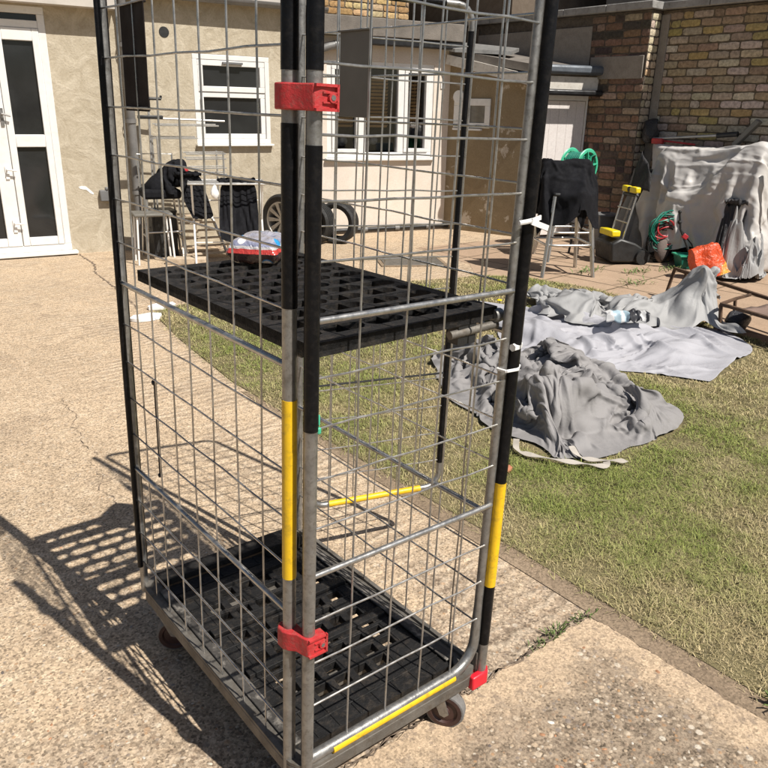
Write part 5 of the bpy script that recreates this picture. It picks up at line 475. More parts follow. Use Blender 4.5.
1,-1,-1,-1,-1,0,-1,1,0,0,-1,0,-1,-6,3,0,-1,-1,1,-1,-2,1,1,0,0,-1,-1,0,-1,0,0,0,-1,16,1,0,1,0,0,0,-1,-2,-1,0,0,0,1,-2,1,1,-2,-5,2,0,-1,-1,-1,0,-2,1,0,0,-1,-2,0,0,0,0,-2,-2,15,1,1,1,1,1,-1,0,-2,-2,-1,0,0,1,1,-2,1,1,-3,-3,1,-1,-1,0,0,-2,-1,0,0,-1,-1,-1,-1,0,0,-1,0,17,1,0,1,0,1,1,0,-1,-2,-2,-1,0,0,1,0,
-2,1,1,-3,-3,1,-1,0,0,-1,-2,0,-1,-1,-2,-1,0,1,-2,0,-1,18,0,1,-1,1,0,0,1,0,0,-2,-2,0,0,0,1,-1,-2,1,0,-2,-2,0,0,-1,1,-1,-3,-2,0,-1,-1,1,-1,0,-1,-1,17,1,0,1,-1,0,0,0,1,0,0,0,-2,0,-1,1,0,-1,-3,1,0,-2,-1,-1,1,-1,0,-2,-1,-1,-1,1,-1,0,-1,-1,-1,16,1,1,0,0,-1,0,-1,1,1,1,-1,0,-2,1,-2,0,0,-1,-2,0,-1,-2,1,0,0,
-1,0,-2,0,0,-1,1,-1,-2,-1,-2,14,0,2,1,0,0,-1,0,-1,1,1,1,-1,0,-2,0,-1,0,0,-1,-2,0,-1,-1,0,0,0,0,-2,-3,3,0,0,-2,-1,-1,0,12,1,1,2,0,0,-1,0,0,0,0,1,1,-1,-1,-1,0,-2,0,-1,-1,0,0,-1,0,0,-1,-1,0,-1,1,0,-1,-1,-1,-1,1,12,0,1,1,1,0,1,-2,0,0,1,0,0,0,-1,0,-1,0,-2,0,-1,0,0,-1,-1,-1,0,-1,0,0,-1,1,0,-1,-1,0,0,13,0,
-1,1,1,1,0,0,-1,0,0,1,0,-1,0,-1,1,-1,-1,-1,0,-1,0,0,-2,0,-2,-1,0,1,-1,0,0,0,0,0,1,13,-1,1,-1,2,0,0,0,0,-1,0,0,1,0,-1,0,-1,1,0,-1,-1,-1,0,-1,0,-2,0,-1,-2,1,0,-1,1,1,-1,0,1,13,0,-1,1,0,1,0,0,-1,0,-1,0,0,0,0,0,0,1,1,-1,-2,-1,-1,0,-1,-1,-1,-1,1,-1,0,1,-2,1,1,1,0,15,-3,0,0,0,1,0,0,0,-1,0,-1,1,1,-1,-1,1,0,
1,-2,-1,0,-1,-1,-1,0,-1,0,-1,-1,0,0,2,1,1,0,0,14,0,-3,-1,1,0,1,0,-1,0,-1,1,0,1,1,-1,-1,0,-1,1,0,-1,-1,-1,-1,-1,0,-1,-1,0,0,1,1,1,2,0,0,15,-2,-1,-3,-1,0,2,0,1,-1,0,0,0,1,2,0,-1,-1,-1,1,1,-2,-1,-1,-1,-1,0,0,-1,0,1,-1,1,2,1,0,0,15,-1,-2,-2,-3,1,0,2,1,0,-1,0,0,1,1,1,0,-2,-1,-1,1,1,0,-1,0,-2,-1,-1,1,-1,0,
1,0,1,1,1,0,14,-1,-1,-1,-2,-2,1,1,1,0,1,-2,1,0,1,2,-1,-1,0,0,-1,2,1,0,-2,0,-2,-1,-1,1,-1,1,0,0,1,2,0,12,1,0,-2,-1,-1,-1,1,0,2,0,-1,-1,0,1,1,1,0,-1,0,1,0,1,1,0,-1,-1,-1,-1,-2,0,0,0,1,1,1,2,11,2,-1,0,-1,-1,-1,-1,1,1,0,2,-1,-1,0,1,1,1,-1,0,0,0,1,1,1,0,-1,-1,-1,-1,-1,0,0,-1,1,2,2,13,-1,1,-1,0,-1,-1,-1,
-1,0,2,0,1,0,0,-1,0,1,2,0,0,0,0,1,1,0,0,-1,-1,-1,0,-2,0,-1,0,2,2,16,-2,-2,0,0,-1,-1,-1,-1,-1,0,2,1,2,-2,-1,1,1,2,1,0,-1,0,-1,0,2,1,1,-2,0,-1,-1,-2,-1,1,1,3,18,-2,-2,0,-1,-1,-1,-1,-2,-2,1,0,3,1,0,-1,0,1,1,2,1,0,-3,0,0,0,1,1,1,0,-1,-1,-1,-1,-1,1,1,20,-1,-2,-1,-1,0,-2,-2,-2,-2,-2,2,1,1,1,0,-1,1,2,3,0,
-1,-1,-2,-1,0,2,1,2,-1,0,0,-2,0,-2,1,1,22,-2,0,-2,-1,-1,-1,-2,-2,-2,-1,-1,1,0,2,0,0,1,1,1,2,0,-2,-2,0,-1,0,1,1,2,0,-1,0,-1,1,-2,0,0,0,0,0,0,0,0,0,0,0,0,0,0,0,0,0,0,2,-2,3,-3,4,-3,-1,0,0,0,1,-1,3,-3,1,0,0,0,0,0,0,0,0,0,0,0,0,0,1,-1,1,0,-1,0,0,0,0,0,0,1,-1,0,0,0,0,2,-2,2,-2,0,1,-1,0,0,0,0,0,0,0,0,0,0,
0,0,0,0,1,-1,-1,1,0,0,0,0,-1,1,-1,2,-1,0,0,3,-4,1,0,2,-5,3,0,0,0,0,0,0,0,0,0,0,1,-1,0,0,0,3,-2,-1,0,1,-1,0,0,-1,3,-4,4,-3,1,2,-3,2,1,-3,1,1,-1,0,0,0,0,0,0,0,0,0,0,0,0,1,0,-1,2,3,-3,-1,0,-1,0,0,0,-1,1,0,-3,5,-4,0,2,-2,1,0,1,0,0,0,0,0,0,0,0,0,0,1,-1,1,-1,0,0,0,3,3,-4,-4,2,0,0,0,-1,2,-3,4,-4,3,0,-2,2,
-1,0,0,0,0,0,0,0,0,0,1,0,0,-1,0,0,0,0,0,-2,3,3,3,-3,-4,0,0,0,0,-1,1,-2,2,0,0,0,0,2,-2,0,0,2,-2,0,0,0,0,0,0,0,0,0,0,0,0,1,-1,-2,4,2,2,-3,-2,0,-1,0,-1,0,1,0,0,2,3,-1,-2,-1,1,-1,-3,2,0,0,0,1,0,0,0,0,0,0,1,2,2,-1,-4,-2,4,3,3,-6,-2,1,-1,0,0,0,0,0,3,1,2,-2,0,-3,-2,1,0,0,0,0,-1,0,0,0,0,2,6,-1,1,-2,-1,-1,-4,
-2,6,1,4,-8,-1,1,-1,0,0,0,0,1,2,1,2,0,-2,-1,-3,0,0,0,0,0,0,0,0,5,3,0,1,-1,-1,-1,0,-1,-5,-1,6,1,2,-8,0,0,0,1,-1,0,0,1,2,1,1,0,-2,-2,-1,0,0,0,0,0,1,5,2,0,-2,1,-2,-1,0,-2,0,0,-10,5,4,6,-2,-5,1,0,-1,0,0,-2,2,1,2,1,1,-1,-2,-2,0,0,0,0,4,7,0,-2,-2,-2,-1,-1,-1,-1,0,-1,-3,-1,-2,6,3,5,-5,-3,0,0,0,0,-2,0,3,0,2,
0,0,-2,-1,0,1,4,1,11,-2,-1,-2,-1,-2,-2,-1,0,-1,-1,-1,0,1,-5,2,5,5,4,-7,-2,0,0,0,-1,-1,0,1,1,2,1,0,-3,0,-1,-4,-1,6,-1,-1,-1,-2,-1,-1,0,-1,0,-1,-2,1,2,-2,-5,3,7,5,4,-6,-4,0,0,1,-3,-2,2,2,1,1,-3,6,-2,-3,0,2,3,0,-2,-2,-2,0,0,0,-1,-1,0,1,1,2,1,-4,-5,3,7,5,2,-2,-4,-1,0,-1,-2,-1,1,2,0,1,-2,-2,3,0,-2,2,-3,
-1,-2,0,-1,-1,0,0,-1,0,2,3,2,0,0,-4,-5,3,7,5,-1,-1,-2,-1,-1,-1,-1,-1,2,1,3,-5,2,0,0,0,-1,-1,-2,-2,1,-1,-2,-1,0,2,3,3,1,0,0,0,0,-4,-4,3,6,3,-1,-1,-1,-1,-1,-1,-2,2,2,-2,1,1,0,0,0,-3,-3,-1,3,-4,-2,1,1,4,3,3,-2,0,0,0,0,0,0,-4,-4,5,6,0,-1,-1,-1,1,-1,0,-2,2,1,-2,1,0,0,0,-7,-1,4,-6,-1,5,4,2,0,0,-2,4,-2,0,0,
0,0,0,1,-2,-6,5,5,0,-1,2,0,-2,-1,-8,6,2,-1,0,0,0,0,-2,1,-10,5,6,1,-1,0,0,0,0,-2,4,-2,0,0,0,0,-2,-3,0,1,5,0,3,-1,-2,-1,-4,-3,3,4,0,0,0,0,0,-4,-7,9,2,0,-1,1,0,0,0,0,0,-2,2,0,0,0,0,0,0,-3,-2,3,4,1,-2,-2,-2,-2,1,-3,7,1,-1,0,0,0,-8,8,0,0,0,0,0,0,0,0,0,0,0,0,0,0,0,0,0,0,-1,-2,-2,8,-1,-2,-2,-2,-1,5,-7,2,6,
-1,0,0,0,-1,1,0,0,0,0,0,0,0,0,0,0,0,0,0,0,0,0,0,0,0,2,1,-2,-2,0,-3,-2,5,1,0,-6,7,-1,0,0,0,0,0,0,0,0,0,0,0,0,0,0,-1,1,0,0,1,-1,0,0,2,3,1,-2,-5,0,-2,-2,4,1,0,2,-1,-5,5,-1,0,0,0,0,0,-1,0,0,1,0,0,0,0,2,0,-2,0,3,0,1,3,2,0,-5,-5,0,-2,-2,2,3,0,0,-2,2,1,-1,0,0,0,0,0,-1,3,1,-1,-2,0,2,-2,-1,3,-5,4,-1,0,6,-1,3,
-1,-4,-3,-1,-2,-2,3,2,0,0,0,2,-2,-1,0,1,0,0,0,0,0,-2,-1,1,1,3,-3,3,-2,-2,5,-4,1,0,4,0,2,-2,-6,-1,0,-4,0,3,4,0,0,0,-1,1,1,-1,0,0,0,0,0,1,0,1,0,0,-2,-2,2,1,-3,1,1,0,1,-1,5,-2,-2,-1,-2,-4,1,5,0,0,0,0,0,0,0,3,-3,0,0,0,0,0,0,0,-1,0,0,-1,2,-2,2,0,-2,3,2,-1,-1,3,-2,-2,-1,-2,-1,4,0,0,0,0,0,0,0,0,1,-1,0,0,0,
0,0,0,0,-1,0,0,1,0,-1,0,1,1,-2,1,2,2,-2,-1,-3,0,-1,2,1,0,0,0,0,0,0,0,0,0,2,-2,0,0,0,0,0,0,1,-1,0,-1,1,0,0,0,-1,2,4,2,-2,-2,-3,-2,-1,1,2,0,0,0,0,0,0,0,0,0,-4,4,0,0,0,0,0,0,0,0,1,-1,0,0,0,0,0,1,3,4,-2,-3,-3,-3,-2,3,0,2,0,0,0,0,0,0,0,0,2,-3,-1,2,0,0,0,0,0,0,0,0,1,0,-1,0,0,3,-2,6,-3,-1,-3,-3,-4,4,-2,4,1,
0,0,0,0,0,0,0,0,-2,4,-2,0,0,0,0,0,0,0,0,0,0,0,1,1,-2,-1,5,-2,-1,-3,-3,-3,-1,1,6,2,0,0,0,0,0,0,0,0,0,0,-1,1,0,0,0,0,0,0,0,0,0,0,0,0,0,4,-4,4,-4,-2,-3,-2,-3,3,4,3,0,0,0,0,0,0,0,0,0,0,0,0,0,0,0,0,0,0,0,0,0,0,0,0,0,-1,2,-1,2,-3,-2,-2,-5,4,5,1,0,0,0,0,0,0,0,0,0,0,0,0,0,0,0,0,0,)),
'roll':(27,48,2,(3.7129, 1.1367, 0.0086),0.0022,(0,34,22,34,6,11,10,4,4,-11,7,12,3,1,1,-7,-9,4,5,0,3,2,7,11,0,35,25,-35,3,-10,6,-14,-10,-3,5,10,7,20,-5,-10,9,-5,4,12,0,-5,-1,-1,2,1,-11,7,0,-20,4,24,3,-3,-1,-12,20,-19,-5,-5,3,4,12,6,-7,9,4,-2,9,1,-2,3,-4,3,10,-16,7,-9,-3,6,6,2,-5,-7,-1,12,-8,-2,-5,-1,-3,-2,13,2,-8,3,11,-1,6,0,-8,6,6,7,-6,7,-20,8,0,
7,-4,-6,-3,17,-3,0,1,-7,-5,3,-7,2,17,-3,-15,0,3,5,4,-2,-8,7,9,0,-6,6,9,-5,4,7,-14,-3,11,1,1,5,2,-6,-4,-9,-11,9,16,5,-16,-8,10,-4,5,-6,4,6,5,-2,10,-2,-2,-18,22,-6,-4,-1,-2,1,0,6,-5,10,-5,-6,-4,4,17,-1,-2,-1,-6,-4,8,-13,14,-15,8,1,-21,22,3,4,-3,-1,-2,-6,-1,-3,3,-2,6,-1,-13,4,-4,10,6,4,8,-10,3,-1,-14,
15,-2,3,-11,22,2,5,5,2,-1,0,-5,-5,-1,-6,-5,-4,1,1,4,0,2,6,1,-4,-1,6,0,-28,-18,5,28,2,7,-2,-2,-2,-1,1,3,4,1,2,-3,-5,4,-11,-12,4,-5,-2,-7,18,-9,3,4,8,-7,3,15,1,3,-3,-3,0,2,-1,1,2,3,3,-2,7,1,0,3,-22,-5,-11,4,7,-3,3,2,11,-3,3,5,1,5,-2,1,-4,1,1,0,0,0,2,7,1,2,-5,2,8,-8,-4,-19,9,-2,0,-6,19,3,1,3,0,0,4,-5,0,
-2,-1,1,-1,0,-2,0,0,0,9,-9,10,6,-16,4,-10,15,-7,-1,12,8,3,0,-4,-4,-4,5,8,-4,-1,-1,-9,-1,-2,5,6,0,-6,8,2,-12,4,-7,8,-5,9,-4,8,10,-4,-6,1,-9,8,-2,2,6,1,-3,6,-6,1,-4,-2,-1,10,3,-18,5,6,-1,1,2,5,-8,5,5,-5,-4,0,-6,-6,11,0,5,4,0,0,-2,2,-1,1,0,4,-10,3,4,2,3,-3,0,2,-2,-1,3,-1,-3,-5,0,-1,-6,1,3,3,5,3,6,-1,-3,
-7,4,-4,-8,14,7,-6,6,0,0,-2,3,-11,4,-3,3,-1,-12,-2,6,0,-3,2,4,5,3,-4,-5,8,-7,-4,17,3,-10,0,9,-7,-3,4,4,-7,8,2,-3,-4,0,3,1,-1,-5,-3,5,-4,3,-1,4,-6,6,5,0,0,-7,1,-9,6,4,-1,8,-8,11,1,-1,3,1,-5,-4,-4,-3,3,-6,10,4,7,5,-4,0,-5,3,-19,9,2,-2,-7,-5,10,8,1,7,2,1,-7,11,-2,-7,0,4,-1,8,7,-4,1,-3,8,-7,-5,-8,4,-2,2,
4,1,3,-28,24,3,8,-1,-3,3,-7,8,-3,4,1,2,1,-2,6,2,5,-3,2,0,-5,4,-2,1,1,-5,1,-5,-1,5,6,-7,-4,0,2,5,8,0,0,4,0,1,-3,-2,1,9,1,-1,3,-2,8,0,-5,-3,-7,-3,-4,9,4,-4,-2,-1,0,5,4,4,3,-1,-1,-1,2,3,-3,-4,3,2,9,-2,1,-1,3,-3,-14,4,0,2,9,-4,-3,2,1,3,7,1,1,-3,1,-1,-4,0,1,-4,-3,5,-2,8,-5,1,1,-1,-3,1,2,-10,15,-2,0,-2,4,
2,4,2,-1,0,-4,-9,-1,1,2,-6,9,-5,-3,-2,-2,-1,9,5,-10,14,-3,2,16,-3,3,10,-1,-2,-5,-3,2,-1,-1,-4,-3,-3,-3,10,-6,1,-2,0,2,9,0,-4,2,3,-5,-3,19,7,-4,-2,8,-6,-8,1,0,-1,-2,3,-4,-4,3,-2,-3,2,0,-1,6,5,-1,-9,11,-7,-4,2,23,1,2,2,-5,-7,0,-5,1,-1,-2,-2,4,3,-6,-2,-1,0,-1,5,6,-3,5,-4,-3,1,1,-2,24,-9,5,-4,-3,-1,-1,
-1,-5,3,2,4,-1,-7,4,-4,1,-3,2,3,-3,5,-3,0,-2,2,3,-1,24,-6,-9,2,1,0,-2,-3,4,-3,2,-4,2,-1,-1,-4,4,-2,8,-6,0,0,-6,14,2,-10,-1,-4,-3,-3,16,1,3,2,0,2,-3,-1,-5,3,-3,7,-7,8,-5,6,-5,-6,-8,1,4,6,0,0,-4,3,-19,30,4,2,3,2,2,-1,-5,-4,-3,0,0,1,7,-4,-3,-6,1,8,-3,-1,0,-14,20,-11,-7,11,15,7,1,0,-3,1,-3,-2,-4,-1,2,-3,
-1,-1,-2,-5,11,7,-2,0,1,-6,3,1,-9,-1,5,-14,24,3,1,-12,2,0,-4,2,-1,1,-5,-4,0,-3,-1,7,-3,-4,6,-2,8,-5,-2,5,-9,1,-1,1,28,3,-15,-3,-2,3,3,-5,3,-5,1,-4,-2,2,3,0,1,-4,-9,1,-1,12,0,-2,-9,6,0,0,28,-6,0,10,-18,-11,2,3,0,2,-2,2,-1,-3,-1,1,-1,5,4,-5,3,-5,3,-7,6,8,-8,0,25,-13,7,-10,3,-10,3,-2,1,2,2,3,1,5,1,5,-1,
2,-4,2,0,-3,-2,-3,-7,2,2,0,19,-3,-3,-3,-13,-2,1,9,-2,2,3,3,5,0,10,0,-2,-4,2,1,-4,3,-5,3,-11,-5,10,-2,12,0,1,-7,-1,-2,-1,-4,7,1,3,1,4,3,-4,-1,5,4,-8,-2,0,-4,4,-2,0,3,-8,6,6,1,-2,-4,3,5,-2,1,-1,2,0,0,-2,-2,2,4,-4,-1,3,-3,0,1,2,-5,6,-5,5,2,1,-3,-2,10,3,4,0,-4,1,0,0,-5,-3,-2,-2,-4,3,-4,0,4,3,2,-11,0,18,
4,-3,4,-4,2,-1,9,1,-1,-1,4,0,0,-2,-1,-8,0,2,-6,-4,2,3,-1,-4,0,8,7,3,2,9,4,-5,-4,8,-2,6,3,4,-1,-2,0,1,-6,2,-6,-6,4,1,-7,3,-1,2,-1,-1,12,5,11,1,4,4,-5,-4,8,6,-1,-1,-1,1,-2,2,9,-11,-6,-6,-6,1,5,2,4,-3,10,-7,3,15,-1,7,2,7,-10,4,-1,2,3,-1,-1,1,4,3,-6,9,-6,-5,3,3,0,-9,-3,9,-2,8,4,2,0,3,2,11,-11,1,-2,6,1,
-4,5,4,-6,-2,8,-1,3,2,0,-2,1,1,-2,-5,-2,4,9,-3,2,2,-2,-2,5,-7,6,-3,1,6,0,-1,5,-5,2,2,10,3,-1,-4,-2,2,0,2,-2,0,2,-1,0,-2,-3,-1,7,-4,-12,9,7,1,-1,-2,0,5,-5,6,4,5,-5,2,0,0,3,-1,1,-1,-2,-14,12,-5,1,543,6,24,7,28,15,9,15,15,10,7,-3,11,13,11,0,-3,2,2,4,2,6,6,-15,31,-9,-22,17,-16,11,-17,22,0,-6,-14,-12,-3,
4,7,8,-8,0,-1,11,-3,0,0,-4,0,-5,-1,18,-11,22,-5,17,-15,2,0,5,-4,5,7,-3,-19,-3,-2,13,-1,-9,8,-9,5,1,2,3,0,-1,1,8,-8,1,19,-14,-11,2,10,-6,-6,4,2,3,0,-9,-9,-3,12,-5,2,-1,2,-3,-4,0,0,11,5,7,-8,2,14,-20,9,-11,9,-9,7,-5,3,4,4,-2,-2,-18,-6,9,-15,18,-10,-5,3,-1,1,0,6,0,11,-5,-7,3,-14,9,0,3,-15,3,1,-4,9,5,3,
3,-11,-8,3,-12,17,5,-12,-7,2,0,-3,9,-3,4,1,-1,-15,6,-10,0,4,-10,-1,6,5,1,-2,-1,7,3,-5,-1,-2,3,6,-2,-9,2,-2,-11,10,-5,6,-5,-14,-5,4,-6,0,3,-2,1,-3,2,4,8,0,-8,5,2,3,2,-7,-3,6,-6,-4,-6,0,2,5,14,-12,-9,3,0,-1,-1,4,-3,0,0,2,-2,1,14,-3,-3,2,1,5,-1,-9,2,3,-15,-2,6,8,-3,-10,-12,2,-1,0,0,-1,2,-1,-1,1,4,5,0,2,
-1,-5,-1,1,13,8,-19,2,-1,-7,-2,-1,7,-20,10,-8,-3,1,-5,-2,0,2,2,0,1,1,-5,-3,1,0,2,11,-9,-2,14,-10,9,-10,5,-2,4,-12,-2,-1,1,-2,-4,1,-4,-1,-2,-2,-2,-2,4,2,1,0,-4,1,11,-6,-7,-2,6,-1,1,3,4,-11,-1,-4,-1,3,6,-1,-1,-2,-1,-5,-6,-3,0,2,2,1,6,0,3,4,-10,-4,-6,5,-6,1,5,-14,9,-5,0,0,6,4,1,-1,-9,-1,2,-1,-3,-1,0,5,
-1,5,-6,-2,1,3,-5,0,1,-3,0,-16,3,5,-2,2,-2,2,-4,-1,5,-2,-2,1,-1,3,4,1,4,-8,-4,0,6,-3,-1,0,5,-5,-3,-14,3,5,3,-5,3,-12,3,1,2,2,2,3,-4,2,1,0,-8,0,2,0,3,-4,-1,1,3,-2,2,-12,1,6,-6,-1,-1,4,-1,-1,4,2,5,-12,5,1,-2,-1,-3,2,0,2,-5,-1,3,3,-3,4,4,-14,4,-3,9,-1,0,-7,-3,-1,-1,2,-7,10,7,-1,-3,-5,4,-3,8,-9,-2,12,1,
-3,0,9,-6,-15,-1,2,-3,3,-5,1,-3,2,0,3,6,0,0,-3,1,-4,1,7,-7,2,5,-2,5,2,-2,7,-11,-14,2,-3,1,2,-6,1,4,-4,5,9,5,1,-9,-13,0,6,6,-4,-4,5,3,-2,4,0,3,0,-5,-8,-3,0,10,-10,3,-6,0,2,0,-3,-3,4,7,3,2,-8,-4,-3,4,0,2,9,3,-5,7,-14,2,-9,-1,5,-8,5,0,-1,-1,4,-2,-3,0,-9,-2,14,-9,6,0,-7,8,2,1,-1,-1,14,-22,-1,10,-10,2,-2,
1,0,-2,12,-12,3,-3,-3,-4,1,-4,-1,14,-8,0,4,0,6,-2,-8,9,-8,-4,5,-2,-2,-6,-5,1,-1,6,-6,13,-11,-4,-3,2,8,7,-17,-4,7,-6,8,-9,4,-1,4,0,-3,-2,-2,0,-2,1,-1,-7,-2,-2,5,-4,-1,0,2,4,2,-5,13,-5,-16,1,-3,5,-2,6,-1,-2,-1,4,-2,7,-5,-2,-4,2,5,-4,-4,3,4,7,1,0,-3,-2,-1,-7,8,-6,6,0,0,0,7,-3,-17,11,4,-3,-14,4,7,-2,-1,
-3,4,0,9,0,-5,-4,-5,-2,-4,2,5,16,-6,7,1,-1,-10,-2,-3,6,1,1,-12,9,-10,7,-3,7,6,2,-4,-3,-1,-8,-1,-5,2,12,9,-5,1,-6,-7,8,5,-20,16,-1,0,0,-8,-2,-1,3,0,8,-4,6,-3,-2,0,2,1,3,4,-7,-1,-2,-5,1,7,-4,1,-11,12,-2,0,-1,-6,-12,12,-6,7,-3,4,-2,2,0,1,5,1,10,-7,-1,-9,-4,1,0,-6,4,-4,15,-3,1,-13,3,-8,-4,0,7,-5,0,0,3,1,
4,5,4,0,-14,0,-6,2,-4,2,-1,1,-6,-1,10,8,-9,5,-2,-4,-10,0,-2,4,0,-1,-1,4,5,4,0,-13,2,-8,5,-1,5,-1,-3,-2,-6,1,8,-5,12,5,4,-15,4,-1,0,4,-1,-2,0,3,3,4,-10,-4,-1,9,0,-3,1,-3,-1,-8,3,7,-17,15,-6,16,-13,-22,9,5,4,-3,0,0,2,1,-2,-3,-2,4,0,4,0,-1,-4,-5,-1,2,0,-4,10,-15,5,-2,19,-18,9,2,-4,-4,1,5,1,1,-6,-6,3,12,
-1,2,-9,5,-8,-2,0,6,-1,-3,5,-8,-1,-1,0,-9,0,-7,-2,5,-11,1,5,0,-3,2,-6,5,13,-11,2,-2,2,-1,0,2,-2,3,-2,-4,-5,1,0,-7,-4,-3,6,-21,6,-2,1,1,3,-1,3,-4,-11,2,-2,1,7,14,-9,5,-10,-2,-4,14,-4,-10,3,-1,-3,10,-16,-1,-2,-3,1,0,1,-1,1,-3,-2,-2,2,-11,5,-2,7,-4,1,1,-1,-2,10,-9,-1,-2,3,-2,-10,-1,6,3,-8,0,1,-3,2,-10,
3,-1,-6,5,-10,0,7,-2,11,-5,8,-9,-1,9,-8,-4,3,4,-3,-2,-4,3,3,-7,-2,0,-4,5,-8,-2,3,6,5,-9,0,2,-3,11,-7,-1,2,-1,0,-8,0,1,-1,6,0,1,-1,-2,-4,-2,3,-2,-1,1,2,-4,1,9,-3,-2,4,-3,1,8,-7,4,-5,-14,0,-1,26,-8,-4,1,-6,-3,-1,0,5,6,0,-3,1,-3,2,-4,-1,2,0,2,-4,11,3,-1,1,-21,11,-8,4,20,-2,-9,-4,-1,0,1,-1,6,9,8,-12,9,
-3,7,-3,-5,-5,-6,15,-3,2,0,-10,-25,5,4,-6,6,7,0,-1,3,-2,3,-7,1,15,-1,15,-7,-5,-8,11,-4,-6,9,3,-3,0,-1,1,-24,4,4,6,2,3,-7,8,-2,5,-5,7,-9,0,8,5,4,5,-2,-14,0,10,1,-6,1,3,-7,0,-20,2,7,-7,6,1,11,2,-1,-12,1,3,9,-11,1,-10,-1,2,3,12,12,-1,1,-12,4,-1,-3,-3,-12,-3,-1,16,-9,6,4,-3,-8,13,3,-5,-1,-7,-6,3,4,-1,6,
-5,3,8,-4,-1,3,-9,-1,-1,-8,-1,2,-5,14,0,-4,0,1,-2,-1,-1,-4,10,-7,4,3,-2,0,-1,1,2,-2,2,1,-8,-3,0,-5,-2,-1,7,-8,4,-1,-1,11,-6,-3,1,-4,-5,9,-3,-1,6,-3,5,-5,-3,1,13,-13,-2,3,-3,5,-1,-2,1,0,9,-9,8,8,2,-2,-8,10,9,5,-4,-4,-1,-2,-8,8,-8,0,-6,-2,3,-8,0,4,12,-18,8,4,3,3,-24,1,5,7,11,-1,-4,-17,-3,2,-8,7,2,-5,
12,-11,14,-9,25,1,-21,1,4,2,-9,2,5,4,4,-17,-4,-2,-6,3,14,16,-8,-12,-1,-2,3,-8,2,17,-19,25,-2,-1,-11,0,3,7,-5,-3,-4,4,7,2,-8,-9,-2,-10,-1,2,27,11,-1,-11,-4,-1,-5,-8,8,17,-12,-12,8,-7,-1,18,0,5,-4,-1,2,1,0,-4,-1,-1,-18,-6,-7,13,22,10,-2,-6,-7,6,-10,-1,-7,0,5,0,-4,-5,21,-14,-9,0,11,5,2,4,-3,-9,-7,-1,-6,
-7,1,5,20,10,2,-6,5,-25,19,-8,8,8,-21,19,-2,10,-14,-8,-11,-1,4,5,9,1,5,-4,8,-10,-4,-7,-4,11,9,9,-13,-13,5,22,-21,7,-7,-2,6,-6,20,3,1,-4,-5,-4,-6,1,-4,1,-2,14,-2,-3,-12,-3,4,-5,-2,11,0,-3,2,-9,15,7,-15,14,-3,6,-1,3,1,6,3,-4,-1,3,-7,0,0,0,0,-13,-6,1,0,1,-7,0,6,-6,20,-21,12,0,7,-6,0,-1,2,-1,6,11,4,-7,
-8,-12,-3,13,8,1,-4,3,-3,-23,5,4,-1,0,-1,-5,7,-2,5,-4,0,2,-1,-2,-7,-7,6,-1,4,0,-3,-4,5,16,8,-2,5,-18,-4,2,1,1,-1,-3,2,0,-2,2,-6,5,-2,4,2,0,-7,7,0,1,-11,-4,3,-2,9,1,20,-8,-9,-2,0,-1,-6,5,1,-1,6,-6,4,-5,1,5,-1,3,0,-4,2,0,5,-15,0,13,-17,-1,22,8,-16,-3,1,1,-12,10,3,-5,-6,2,3,-5,8,-8,0,4,-4,3,3,2,-5,16,
-3,-8,5,2,-8,-3,12,-13,6,-1,0,5,-9,4,-13,3,2,2,-7,3,2,-2,10,-3,-3,-6,5,8,5,-6,6,-8,-2,0,10,-13,8,0,1,1,-12,3,-5,6,-3,-1,0,-3,3,2,6,-1,-2,-3,8,-4,-3,4,-5,3,-1,5,4,-10,13,0,3,-14,9,-4,1,-6,-4,0,0,4,-2,8,-3,5,-2,0,6,-2,0,-6,-8,9,-3,12,-5,1,5,1,-2,-7,-9,2,0,4,4,-3,6,-5,7,-10,-2,6,8,-3,-2,5,-10,0,4,1,-3,
14,-11,4,4,-1,2,11,-21,-7,4,2,9,6,-2,-1,-6,-2,-5,-3,1,22,-5,-18,9,-3,6,2,3,4,-14,7,-8,0,-4,7,2,7,-6,-1,-2,4,2,13,4,2,-4,-13,-13,-7,-2,11,1,5,-4,-4,4,-13,0,11,3,0,0,-1,17,-8,6,-4,-6,6,4,0,-3,12,4,-5,-7,-9,1,7,-5,-11,5,-4,-10,6,-10,16,2,1,1,-13,6,17,-1,-3,4,-1,2,1,-5,-1,-3,3,-2,-12,9,1,-9,11,-3,-1,-12,
13,-9,6,9,2,-1,3,-6,-3,14,-3,1,5,-5,-1,3,-11,-6,6,11,-3,-9,-4,7,0,2,4,8,-27,19,-7,-11,6,-9,6,-12,8,-13,26,4,-7,-2,-6,-4,8,8,-7,1,7,-15,-8,6,-8,-2,3,16,2,-10,10,-16,3,4,-17,11,-5,4,0,2,7,-10,2,3,-7,6,5,-5,6,4,-7,-11,1,-1,0,6,5,-9,-4,15,-12,20,-8,11,5,-3,-4,-8,1,5,-16,8,-9,0,6,-1,-1,-2,1,10,6,2,-6,-5,
-8,7,4,-2,0,-12,29,-11,4,2,-11,9,-18,-3,15,-11,2,-6,-8,11,-4,6,13,-6,2,5,5,-31,3,22,-4,-12,0,3,14,7,-18,-1,-4,-8,9,0,-8,-1,0,-7,7,-2,11,0,-6,7,4,-1,-21,8,6,-2,4,3,0,10,3,-22,7,-4,9,-8,-3,-1,-1,0,7,5,-2,-2,0,8,-9,-2,1,-5,6,1,10,-12,2,2,0,9,-20,12,-10,5,-2,11,-10,7,-2,2,-5,1,4,2,-2,-3,4,-6,3,-7,10,-6,
